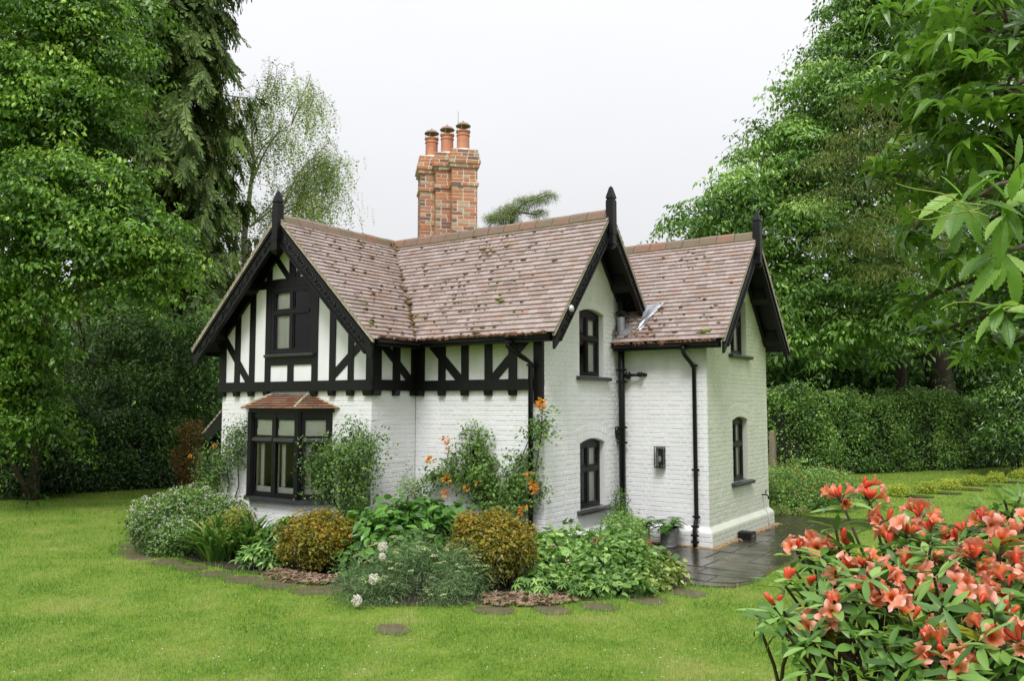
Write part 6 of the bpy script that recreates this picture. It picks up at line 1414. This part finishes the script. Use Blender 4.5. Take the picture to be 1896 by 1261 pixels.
# ---- red flowered shrub behind the house corner
L = [GD(1.2, 7.6, .45, .5, .5, .42), GD(1.7, 7.9, .48, .5, .5, .42), GD(2.0, 8.4, .42, .45, .45, .38), GD(.9, 8.0, .5, .5, .5, .4), GD(1.5, 7.4, .25, .5, .4, .25), GD(2.0, 7.9, .22, .4, .4, .22)]
o = shrub('red_flowered_shrub', 'low dark shrub dotted with red flowers behind the house corner', L, 1300, smallsp, (.08, .13), m_peony); P, O, I = crown_pts(L, 260, .08, .4, .3); specks(o, 'blossom', P[O[:, 2] > -.1] + (0, 0, .07), .034, m_red, 3)
carpet_l = [GD(1.3, 6.75, .08, .2, .15, .1), GD(1.65, 6.9, .08, .15, .15, .1)]; shrub('white_edging_plant', 'small pale edging plant at the end of the paving', carpet_l, 90, smallsp, (.05, .08), m_hosta, 'plant')
for i, (u, v, r) in enumerate(((1660, 920, .34), (1715, 914, .33), (1757, 907, .34), (1798, 900, .33), (1842, 894, .36), (1890, 886, .38))):
    g = gnd(u, v); shrub('alchemilla_mound', 'low lime yellow leafy mound in a row across the right lawn', [GD(g[0], g[1], .06, r * .66, r * .6, .19), GD(g[0] + .07, g[1] + .05, .09, r * .45, r * .4, .18)], 230, smallsp, (.07, .11), m_acid, 'plant', 'lime yellow mounds along the path', stems=3)
    mb = MB(); x, y = g[0] + .42, g[1] + .15; k = 9; ps = [(x + .34 * math.cos(a) * random.uniform(.85, 1.1), y + .30 * math.sin(a) * random.uniform(.85, 1.1)) for a in np.linspace(0, 2 * PI, k, endpoint=False)]
    mb.add([(a, b, -.01) for a, b in ps] + [(a, b, .03) for a, b in ps], [(j, (j + 1) % k, (j + 1) % k + k, j + k) for j in range(k)] + [tuple(range(k, 2 * k))]); tag(mb.build('stepping_stone', m_stone, None, (x, y, 0)), 'dark flat stone between the lime yellow mounds', 'stepping stone', 'stones across the right lawn')
# ---- wooden gate post
g = gnd(1432, 885); MB().prism([(g[0] - .08, g[1] - .08, 0), (g[0] + .08, g[1] - .08, 0), (g[0] + .08, g[1] + .08, 0), (g[0] - .08, g[1] + .08, 0)], (0, 0, 1.35)).lathe((g[0], g[1], 1.35), [(.085, 0), (.02, .05)], 8).build('gate_post', simple('weathered_wood', (.17, .14, .10), .85, .3, 7, bumps=.5, sx=(1, 1, .2)), None, (g[0], g[1], 0)); tag(bpy.data.objects['gate_post'], 'weathered wooden post at the end of the right hedge', 'post')

# ================================================================== WALL FITTINGS
m_lglass = m_glass; m_bulb = simple('frosted_bulb', (.75, .72, .62), .3, .05)
def lantern(label, x, y, z, n_):
    """boxed wall lantern, z = bottom"""
    root = empty('wall_lantern', (x, y, z), label=label, cat='lantern', group='wall lanterns'); w_, h, d = .15, .33, .10
    MB().box((x - .05, y - .012, z + .04), (x + .05, y + .004, z + h - .04)).build('back_plate', m_iron, root)
    f = MB(); b = .010; y0, y1 = y - .012 - d, y - .012
    for xx in (x - w_ / 2, x + w_ / 2 - b):
        for yy_ in (y0, y1 - b): f.box((xx, yy_, z + .012), (xx + b, yy_ + b, z + h - .012))
    f.box((x - w_ / 2 - .002, y0 - .002, z), (x + w_ / 2 + .002, y1 + .002, z + .012)); f.box((x - w_ / 2 - .002, y0 - .002, z + h - .012), (x + w_ / 2 + .002, y1 + .002, z + h)); f.build('frame', m_iron, root)
    for q in ([(x - w_ / 2 + b, y0 + .004, z + .012), (x + w_ / 2 - b, y0 + .004, z + .012), (x + w_ / 2 - b, y0 + .004, z + h - .012), (x - w_ / 2 + b, y0 + .004, z + h - .012)], [(x + w_ / 2 - .004, y0 + b, z + .012), (x + w_ / 2 - .004, y1 - b, z + .012), (x + w_ / 2 - .004, y1 - b, z + h - .012), (x + w_ / 2 - .004, y0 + b, z + h - .012)], [(x - w_ / 2 + .004, y0 + b, z + .012), (x - w_ / 2 + .004, y1 - b, z + .012), (x - w_ / 2 + .004, y1 - b, z + h - .012), (x - w_ / 2 + .004, y0 + b, z + h - .012)]): MB().add(q, [(0, 1, 2, 3)]).build('pane', m_lglass, root)
    MB().lathe((x, (y0 + y1) / 2, z + .012), [(.018, 0), (.018, .07), (.012, .075)], 10).build('lamp_holder', m_iron, root)
    MB().lathe((x, (y0 + y1) / 2, z + .085), [(.012, 0), (.022, .03), (.026, .06), (.018, .09), (.004, .10)], 12).build('bulb', m_bulb, root, smooth=True)
lantern('black glazed box lantern on the bare white wall between the pipes', .742, YD, 1.19, (0, -1, 0))
lantern('black box lantern half hidden by the orange climbing rose', -1.21, 0, 1.26, (0, -1, 0))
sl_ = empty('security_light', (.41, .04, 3.47), label='small silver security lamp fixed under the middle gable edge', cat='lamp'); MB().lathe((.43, .03, 3.47), [(.01, 0), (.035, .01), (.04, .05), (.03, .085), (.008, .10)], 12).build('lamp_head', simple('silver_plastic', (.55, .56, .57), .35, .1, 5, metal=.3), sl_, smooth=True)
MB().tube([(.43, .03, 3.48), (.44, .06, 3.42), (.42, .05, 3.36), (.40, .0, 3.37)], .006, 6).build('cable', m_iron, sl_); MB().box((.36, .0, 3.44), (.41, .05, 3.50)).build('bracket', m_iron, sl_)
tp_ = empty('garden_tap', (XT, 4.86, .56), label='brass and black garden tap with white hose on the right gable wall', cat='tap'); MB().tube([(XT, 4.86, .58), (XT + .09, 4.86, .58), (XT + .11, 4.86, .55), (XT + .11, 4.86, .51)], .013, 8).build('spout', m_iron, tp_, smooth=True)
MB().tube([(XT + .07, 4.86, .58), (XT + .07, 4.86, .64)], .008, 6).tube([(XT + .07, 4.80, .645), (XT + .07, 4.92, .655)], .009, 6).build('handle', m_iron, tp_); MB().tube([(XT + .02, 4.90, .57), (XT + .02, 4.92, .45), (XT + .02, 4.95, .34), (XT + .085, 4.95, .24), (XT + .085, 4.95, .02)], .008, 6).build('hose', simple('white_hose', (.7, .7, .68), .5, .05), tp_, smooth=True)
bb = empty('black_box', (1.75, 3.42, .02), label='squat black plastic box on the paving against the plinth', cat='box'); b = MB(); b.prism([(1.60, 3.30, .02), (1.60, 3.58, .02), (1.60, 3.57, .115), (1.60, 3.52, .135), (1.60, 3.36, .135), (1.60, 3.31, .115)], (.21, 0, 0)); b.build('casing', m_iron, bb); MB().box((1.805, 3.34, .03), (1.813, 3.54, .10)).build('lid', m_sill, bb); MB().box((1.813, 3.41, .06), (1.818, 3.47, .075)).build('lock', m_lead, bb)
# ================================================================== NEAR FOLIAGE: RHODODENDRON AND SWEET CHESTNUT
def piece_mat(name, cols, rough, trans, spec=.5, tcol=1.25, vein=False):
    m = leafmat(name, cols, rough, trans, spec, patch=9, tcol=tcol); t = m.node_tree
    at = [n for n in t.nodes if n.type == 'ATTRIBUTE'][0]; oi = t.nodes.new('ShaderNodeObjectInfo')
    for l in list(at.outputs['Fac'].links): t.links.new(math_(t, 'FRACT', math_(t, 'ADD', at.outputs['Fac'], oi.outputs['Random'])), l.to_socket)
    return m
def tmesh(name, T, mat, smooth=True):
    me = bpy.data.meshes.new(name); me.from_pydata([tuple(v) for v in T[0]], [], T[1]); me.polygons.foreach_set('use_smooth', np.full(len(me.polygons), smooth)); me.materials.append(mat); me.update(); return me
def put_piece(name, me, M, P, s, parent):
    o = bpy.data.objects.new(name, me); COL.objects.link(o); o.parent = parent; W[o.name] = np.array(P)
    mm = Matrix.Identity(4)
    for i in range(3):
        for j in range(3): mm[i][j] = M[i, j] * (s if np.isscalar(s) else s[j])
        mm[i][3] = P[i] - W[parent.name][i]
    o.matrix_basis = mm; return o
def long_leaf(n=6, wd=.16, fold=.05, droop=.16, serr=0.0, wav=.0, peak=.5):
    V, F = [], []
    for i in range(n + 1):
        y = i / n; prof = (math.sin(PI * min(1, y ** (math.log(.5) / math.log(peak)))) ** .8) if 0 < y < 1 else 0.0
        w_ = wd * prof + (.012 if i == 0 else 0); z = -droop * y * y
        if serr and 0 < i < n: w_ *= 1 + serr * (1 if i % 2 else -1)
        V += [(-w_, y + (.02 if serr and i % 2 else 0), z + fold * prof + wav * math.sin(i * 1.9)), (0, y, z), (w_, y + (.02 if serr and i % 2 else 0), z + fold * prof - wav * math.sin(i * 2.3))]
    for i in range(n): a = i * 3; F += [(a, a + 1, a + 4, a + 3), (a + 1, a + 2, a + 5, a + 4)]
    return np.array(V), F
m_rleaf = piece_mat('rhododendron_leaf', [(.045, .12, .022), (.07, .16, .03), (.10, .195, .04), (.13, .22, .055)], .3, .28, .5)
m_ryel = piece_mat('yellowing_leaf', [(.30, .32, .03), (.40, .33, .03)], .35, .3)
m_petal0 = piece_mat('coral_petal', [(.78, .22, .13), (.82, .28, .17), (.80, .34, .20), (.84, .33, .25)], .5, .38, .3, 1.1)
m_petal, t, p, o = mat_base('coral_petal_throat'); tc_ = t.nodes.new('ShaderNodeTexCoord'); sp_ = t.nodes.new('ShaderNodeSeparateXYZ'); t.links.new(tc_.outputs['Object'], sp_.inputs[0])
rr_ = math_(t, 'SQRT', math_(t, 'ADD', math_(t, 'MULTIPLY', sp_.outputs[0], sp_.outputs[0]), math_(t, 'MULTIPLY', sp_.outputs[1], sp_.outputs[1])))
oi_ = t.nodes.new('ShaderNodeObjectInfo'); rr_ = math_(t, 'ADD', rr_, math_(t, 'MULTIPLY', math_(t, 'SUBTRACT', oi_.outputs['Random'], .5), .22))
c_ = ramp(t, rr_, [(.08, (.50, .06, .02)), (.22, (.78, .20, .06)), (.42, (.88, .31, .18)), (.62, (.90, .40, .30)), (.80, (.93, .56, .48))]); c_ = mixc(t, .5, c_, ramp(t, noise(t, 9, 3, .6, tc_.outputs['Object']), [(.3, (.75,) * 3), (.7, (1.15,) * 3)]), 'MULTIPLY')
t.links.new(c_, p.inputs['Base Color']); p.inputs['Roughness'].default_value = .5; tl2 = t.nodes.new('ShaderNodeBsdfTranslucent'); ms2 = t.nodes.new('ShaderNodeMixShader'); ms2.inputs[0].default_value = .35; t.links.new(c_, tl2.inputs[0]); t.links.new(p.outputs[0], ms2.inputs[1]); t.links.new(tl2.outputs[0], ms2.inputs[2]); t.links.new(ms2.outputs[0], o.inputs[0])
m_bud = piece_mat('red_bud', [(.55, .045, .02), (.66, .08, .035), (.72, .13, .06)], .4, .15, .4)
m_rstem = simple('rhododendron_stem', (.05, .038, .022), .8, .3, 12)
RL = [long_leaf(7, .128, .035, .12, 0, 0, .54), long_leaf(7, .135, .05, .25, 0, .004, .54), long_leaf(7, .12, .025, -.02, 0, 0, .54)]
t = m_rleaf.node_tree; p = [n_ for n_ in t.nodes if n_.type == 'BSDF_PRINCIPLED'][0]
RLM = [tmesh('leaf', q, m_rleaf) for q in RL]; RLY = tmesh('leaf', RL[1], m_ryel)
def trumpet(op=1.0, ph=0.0, wav=1.0):
    """open five lobed trumpet facing +z, base at origin"""
    V, F = [], []; ring = [(.09, 0), (.12, .22), (.20, .42), (.34, .58)]; k = 30
    for r, z in ring:
        for j in range(k): V.append((r * math.cos(2 * PI * j / k), r * math.sin(2 * PI * j / k), z))
    for r, z, amp in ((.34 + .18 * op, .72 - .06 * op, .10), (.40 + .24 * op, .82 - .18 * op, .24)):
        for j in range(k):
            a = 2 * PI * j / k; q = r * (1 + amp * math.cos(5 * a)); V.append((q * math.cos(a), q * math.sin(a), z + wav * (.08 * math.sin(5 * a + 1.3 + ph) + .05 * math.sin(3 * a + ph * 2) + .06 * (amp > .2) * math.sin(15 * a + .4 + ph)) - .16 * op * (amp > .2) * math.cos(5 * a)))
    for i in range(5): F += [(i * k + j, i * k + (j + 1) % k, (i + 1) * k + (j + 1) % k, (i + 1) * k + j) for j in range(k)]
    return np.array(V), F
FLV = [tmesh('flower', trumpet(*q), m_petal) for q in ((1.0, 0, 1), (.8, 1.1, 1.5), (1.1, 2.3, 1.7), (.45, .7, 1.2), (.15, 1.9, .8))]
bud_prof = [(.05, 0), (.10, .2), (.15, .5), (.17, .75), (.12, .93), (.02, 1.0)]
_b = MB(); _b.lathe((0, 0, 0), bud_prof, 8); BUDM = tmesh('bud', (np.array(_b.v), _b.f), m_bud)
m_stam = simple('stamen', (.72, .35, .18), .5, .1)
base = foot(1690, 3.1); RH = empty('rhododendron', base, label='coral flowering rhododendron bush in the right foreground', cat='shrub')
stems = MB(); leaves = []; nfl = 0
def shoot(tip, dirv, nl, size, flowering, buds=0, small=False):
    """leaf whorl at the shoot tip, optionally crowned with a flower truss"""
    global nfl
    tip = np.array(tip); dirv = unit(np.array(dirv, float)); a0 = R.random() * 6.28
    s1 = unit(np.cross(dirv, (.3, .2, .9))); s2 = np.cross(dirv, s1)
    for i in range(nl):
        a = a0 + 2 * PI * i / nl + R.normal() * .2; out_ = s1 * math.cos(a) + s2 * math.sin(a); lift = R.uniform(-.25, .55)
        d = out_ + dirv * lift; leaves.append((tip - dirv * R.uniform(0, .03) + out_ * .004, d, dirv - out_ * lift * .6 + R.normal(size=3) * .12, size * R.uniform(.75, 1.15), depth(tip)))
    b0 = base + np.array([R.normal() * .28, R.normal() * .22, 0]); mid = b0 * .45 + tip * .55 + np.array([R.normal() * .04, R.normal() * .04, .02]); k = []
    for t_ in np.linspace(0, 1, 9): k.append((1 - t_) ** 2 * b0 + 2 * t_ * (1 - t_) * np.array([mid[0] * .6 + b0[0] * .4, mid[1] * .6 + b0[1] * .4, tip[2] * .62]) + t_ * t_ * tip + R.normal(size=3) * .006)
    stems.tube(k, list(np.linspace(.013, .0045, 9)), 6, cap=False)
    if flowering:
        for i in range(flowering):
            a = a0 + 2 * PI * i / flowering + R.normal() * .25; el = R.uniform(-.15, .75) if i < flowering - 1 else 1.2
            d = unit((s1 * math.cos(a) + s2 * math.sin(a)) + dirv * el - np.array([0, 0, .12])); q = tip + dirv * .015 + d * .022; M = frames(np.cross(d, rand_dirs(1)[0])[None], d[None])[0]
            s = R.uniform(.044, .057); fo_ = put_piece('flower', FLV[R.choice(5, p=(.26, .26, .18, .18, .12))], M, q, s * np.array([R.uniform(.85, 1.12), R.uniform(.85, 1.12), R.uniform(.85, 1.15)]), RH); nfl += 1
            stems.tube([tip, q], .003, 4, cap=False)
            st_ = MB()
            for _ in range(4):
                e = unit(d + R.normal(size=3) * .18); st_.tube([q + d * s * .2, q + e * s * .8], .0011, 3)
            st_.build('stamen', m_stam, fo_)
            fo_.children[0].parent = RH if False else fo_
    for i in range(buds):
        d = unit(dirv + rand_dirs(1)[0] * .55); M = frames(np.cross(d, rand_dirs(1)[0])[None], d[None])[0]; put_piece('bud', BUDM, M, tip + dirv * .012 + d * .004, R.uniform(.034, .05), RH)
FLW = [(1558, 922, 3.0, 4, 3), (1612, 925, 3.05, 2, 6), (1596, 905, 3.1, 1, 4), (1642, 965, 2.95, 5, 1), (1703, 955, 3.05, 4, 2), (1478, 1020, 2.95, 4, 2), (1512, 1015, 2.95, 4, 2), (1567, 1010, 2.95, 0, 4), (1455, 1076, 2.75, 0, 4), (1432, 1122, 2.6, 0, 3), (1565, 1062, 2.7, 4, 1),
       (1610, 1100, 2.5, 4, 1), (1650, 1118, 2.45, 5, 0), (1710, 1095, 2.55, 5, 1), (1768, 1090, 2.55, 5, 1), (1800, 1035, 2.65, 5, 3), (1825, 968, 2.9, 5, 2), (1876, 1000, 2.75, 5, 1), (1776, 1000, 2.85, 1, 5), (1790, 985, 2.9, 0, 4), (1513, 1166, 2.5, 5, 0), (1746, 1216, 2.2, 4, 1), (1776, 1236, 2.2, 4, 0), (1712, 1192, 2.25, 0, 3), (1885, 1055, 2.6, 4, 2), (1868, 1088, 2.5, 4, 0), (1634, 1075, 2.6, 3, 1), (1722, 985, 2.85, 3, 2), (1682, 990, 2.85, 2, 3), (1560, 1000, 2.9, 0, 3), (1650, 1010, 2.85, 1, 3), (1860, 1140, 2.4, 0, 2), (1895, 975, 2.8, 3, 1), (1815, 1120, 2.4, 2, 1), (1500, 1085, 2.7, 0, 2), (1850, 1012, 2.7, 3, 1), (1738, 1045, 2.6, 3, 1), (1682, 1052, 2.6, 3, 1), (1600, 1048, 2.7, 2, 2), (1690, 1150, 2.35, 2, 1), (1822, 1180, 2.25, 3, 0), (1540, 1130, 2.5, 2, 1), (1890, 1190, 2.2, 3, 1)]
for u, v, d, nf_, nb_ in FLW:
    tip = atd(u, v + 8, d); shoot(tip, (R.normal() * .25, R.normal() * .25, 1), 9, .105, nf_, nb_ + 1)
left_edge = lambda v: np.interp(v, [930, 1000, 1080, 1160, 1261], [1560, 1470, 1440, 1418, 1500])
cnt = 0
while cnt < 150:
    u, v = R.uniform(1420, 1960), R.uniform(935, 1330)
    if u < left_edge(v) + 10: continue
    if v < np.interp(u, [1500, 1600, 1700, 1800, 1900], [985, 955, 975, 975, 930]): continue
    if u < 1640 and v > 1150 and R.random() < .72: continue      # the leggy lower left shows bare stems
    d = np.interp(v, [930, 1050, 1261, 1330], [3.1, 2.75, 2.25, 2.1]) + R.normal() * .14
    shoot(atd(u, v, d), (R.normal() * .45 - .15, R.normal() * .45 - .25, 1), R.integers(6, 9), R.uniform(.082, .112), 0, 0); cnt += 1
for u, v, d in ((1405, 1155, 2.6), (1440, 1165, 2.55), (1430, 1130, 2.6), (1470, 1060, 2.75), (1495, 1120, 2.6), (1530, 1105, 2.6), (1500, 1190, 2.45), (1495, 1240, 2.35), (1560, 1240, 2.3), (1600, 1235, 2.25), (1660, 1230, 2.2), (1700, 1250, 2.2), (1640, 1200, 2.25)):
    shoot(atd(u, v, d), (R.normal() * .4 - .3, R.normal() * .4 - .2, 1), 6, .085, 0, 0)
for u, v in ((1835, 935), (1860, 925), (1880, 940), (1850, 950), (1890, 920), (1820, 950), (1870, 960)):      # bluish foliage behind on the right
    shoot(atd(u, v, 3.5), (R.normal() * .3, R.normal() * .3, 1), 9, .10, 0, 0)
stems.build('stem', m_rstem, RH, smooth=True)
leaves.sort(key=lambda q: q[4]); rest = [[], [], [], []]
vis = [q for q in leaves]; R.shuffle(vis)
for i, (P, d, n_, s, _) in enumerate(leaves):
    d = np.array(d); n_ = np.array(n_); M = frames(d[None], n_[None])[0]
    if i % 3 == 0 and i < 900: put_piece('leaf', RLM[i % 3] if R.random() > .03 else RLY, M, P, s, RH)
    else: rest[0].append(M); rest[1].append(P); rest[2].append(s)
k = len(rest[0]); Ms, Ps, Ss = np.array(rest[0]), np.array(rest[1]), np.array(rest[2]); it = []
for j in range(3):
    s = np.arange(k) % 3 == j; it.append((RL[j], Ms[s], Ps[s], Ss[s], None))
tag(scatter_multi('leafage', it, m_rleaf, RH, smooth=True), kind='stuff')
for u, v, d, ang in ((1672, 1135, 2.4, .3), (1645, 1160, 2.35, 1.6), (1760, 1160, 2.3, .4), (1615, 1010, 2.9, 1.2), (1590, 1015, 2.9, 1.7), (1730, 1155, 2.35, 2.0)):
    q = atd(u, v, d); dv = _rt * math.cos(ang) - _up * math.sin(ang) * .9 - _fw * .2; put_piece('leaf', RLY, frames(dv[None], (-_fw + _up * .4)[None])[0], q, .105, RH)
# ---- sweet chestnut overhanging from the right
m_scl = piece_mat('sweet_chestnut_leaf', [(.055, .135, .022), (.075, .165, .028), (.10, .20, .035), (.14, .23, .05)], .32, .42, .4, 1.35)
t = m_scl.node_tree; p = [n_ for n_ in t.nodes if n_.type == 'BSDF_PRINCIPLED'][0]; tc_ = t.nodes.new('ShaderNodeTexCoord'); sp_ = t.nodes.new('ShaderNodeSeparateXYZ'); t.links.new(tc_.outputs['Object'], sp_.inputs[0])
ax_ = math_(t, 'ABSOLUTE', sp_.outputs[0]); vein = math_(t, 'SINE', math_(t, 'MULTIPLY', math_(t, 'SUBTRACT', sp_.outputs[1], math_(t, 'MULTIPLY', ax_, 1.1)), 95)); vein = math_(t, 'MULTIPLY', math_(t, 'MAXIMUM', math_(t, 'SUBTRACT', vein, .45), 0), 1.6)
mid_ = math_(t, 'SUBTRACT', 1, math_(t, 'DIVIDE', ax_, .014, True)); ln_ = math_(t, 'MAXIMUM', vein, mid_)
old = p.inputs['Base Color'].links[0].from_socket; t.links.new(mixc(t, math_(t, 'MULTIPLY', ln_, .22), old, (.20, .32, .08)), p.inputs['Base Color']); bump(t, p, ln_, .5, .004)
m_scb = leafmat('sweet_chestnut_crown_leaf', [(.03, .075, .012), (.05, .115, .017), (.08, .165, .024), (.12, .21, .035)], .32, .38, .55, patch=1.2)
SCL = [long_leaf(20, .165, .05, .22, .10, .006, .5), long_leaf(20, .155, .07, .38, .10, .008, .48), long_leaf(20, .17, .03, .10, .10, .006, .52)]; SCM = [tmesh('leaf', q, m_scl) for q in SCL]
fb = foot(2420, 5.6); SC = empty('sweet_chestnut_tree', fb, label='sweet chestnut reaching in from the right with long serrated leaves', cat='tree', group='trees around the garden')
MB().tube([fb, fb + (0, 0, 1.6), fb + (-.1, .1, 3.6), fb + (.1, .2, 6.5)], [.34, .27, .22, .10], 14).build('trunk', m_bark, SC, smooth=True)
tw = MB(); m_catk = simple('catkin_green', (.22, .28, .05), .6, .2)
def bunch(u, v, d, leafs, frm):
    c = atd(u, v, d); limb(tw, fb + (0, 0, 2.8), atd(*frm, d + .25), .05, .012, .06, 8, .03); tw.tube([atd(*frm, d + .25), (c + atd(*frm, d + .25)) / 2 + (0, 0, .02), c], [.012, .007, .004], 6)
    for k, (du, dv, ln, nz) in enumerate(leafs):
        dd = _rt * du - _up * dv - _fw * R.uniform(.0, .5); n_ = _up * (.7 + .2 * nz) - _fw * (.55 - nz * .3) + R.normal(size=3) * .2
        put_piece('leaf', SCM[k % 3], frames(dd[None], n_[None])[0], c + R.normal(size=3) * .02 + _rt * du * .01, ln * .86, SC)
A = [(-1, .45, .17, 0), (-.85, .75, .19, 0), (-.6, 1, .18, .4), (-.2, 1, .18, .1), (.15, 1, .17, 0), (-.7, -.5, .15, .6), (-.1, -1, .15, .3), (.3, -1, .15, .6), (.6, .9, .17, .2), (.9, .3, .17, .4), (-.95, .0, .13, .7), (.5, -.5, .14, 1)]
bunch(1790, 375, 2.75, A, (1900, 330)); bunch(1862, 385, 2.7, [(.3, 1, .18, 0), (-.3, 1, .18, .2), (.8, .6, .18, .2), (-.8, .5, .17, .5), (0, -1, .15, .6), (.7, -.6, .16, .4), (-.6, -.7, .15, .8), (.1, .8, .19, 0)], (1930, 340))
bunch(1860, 470, 2.7, [(-1, .5, .17, .3), (-.9, .8, .19, 0), (-.3, 1, .18, 0), (.2, 1, .19, 0), (-.7, .1, .12, .8), (.7, .7, .16, .5), (.9, .1, .15, .4)], (1930, 460))
bunch(1875, 320, 2.85, [(-.5, -.8, .14, .4), (-.9, -.1, .15, .6), (.1, -1, .14, .4), (.8, -.3, .16, .5), (.3, .9, .17, 0), (-.7, .6, .16, .2)], (1940, 330))
bunch(1868, 580, 2.6, [(-1, .1, .16, .8), (-.95, .45, .16, .1), (-.5, .8, .13, .2), (-.8, -.1, .13, .9), (.8, -.4, .17, .2), (.6, .3, .14, .7), (-.2, .6, .13, .5), (.9, -.1, .15, .5)], (1940, 590))
for u, v, l in ((1760, 390, 1), (1790, 400, 1), (1775, 385, 1), (1830, 580, .8), (1820, 575, .8), (1835, 570, .8), (1850, 330, .7), (1785, 380, .9), (1765, 405, .9)):
    d = 2.62; p0 = atd(u + 40, v, d); e = atd(u - 75 * l + R.normal() * 25, v - 20 * l + R.normal() * 28, d - .05); cat_ = MB(); limb(cat_, p0, e, .0026, .0014, .05, 8, .05); cat_.build('catkin', m_catk, SC)

# the darker body of the same crown, further back
n = 0; P, O, Sz = [], [], []
for u, v, d, r in ((1720, 60, 6.2, .34), (1800, 30, 5.4, .34), (1870, 60, 5.0, .36), (1700, 150, 6.2, .30), (1780, 140, 5.6, .34), (1860, 170, 5.0, .36), (1745, 220, 5.8, .30), (1830, 250, 5.2, .34), (1700, 290, 6.2, .22), (1880, 300, 5.2, .3), (1790, 310, 5.8, .26), (1640, 320, 6.4, .12), (1740, 370, 6.0, .18), (1690, 430, 6.4, .22), (1760, 480, 6.4, .24), (1700, 560, 6.6, .20), (1720, 620, 6.8, .12), (1820, 560, 6.6, .26), (1880, 520, 6.4, .3), (1860, 640, 6.8, .24), (1890, 420, 6.2, .3), (1800, 660, 7.2, .16), (1680, 30, 6.6, .2)):
    c = atd(u, v, d); m_ = int(16 * (r / .3) ** 2 + 3)
    q = c + rand_dirs(m_) * (R.random((m_, 1)) ** .5) * r * np.array([1.15, 1.15, .95]); P.append(q); O.append(q - c)
    limb(tw, fb + (0, 0, R.uniform(2.5, 5)), c, .05, .012, .05, 8, .03)
    for e in q[::2]: limb(tw, c, e, .008, .003, .02, 4, .04)
P = np.concatenate(P); n = len(P); ro = [rosette(7, .75, LANCE, .5, .95), rosette(6, .95, LANCE, .35, 1.0), rosette(8, .6, LANCE, .8, .9)]; it = []
for j in range(3):
    s = np.arange(n) % 3 == j; it.append((ro[j], zrot(s.sum(), None, .45), P[s], R.uniform(.15, .21, s.sum()), np.clip(R.normal(.45, .2, s.sum()), 0, 1)))
scatter_multi('crown', it, m_scb, SC); tw.build('limb', m_bark, SC, smooth=True)
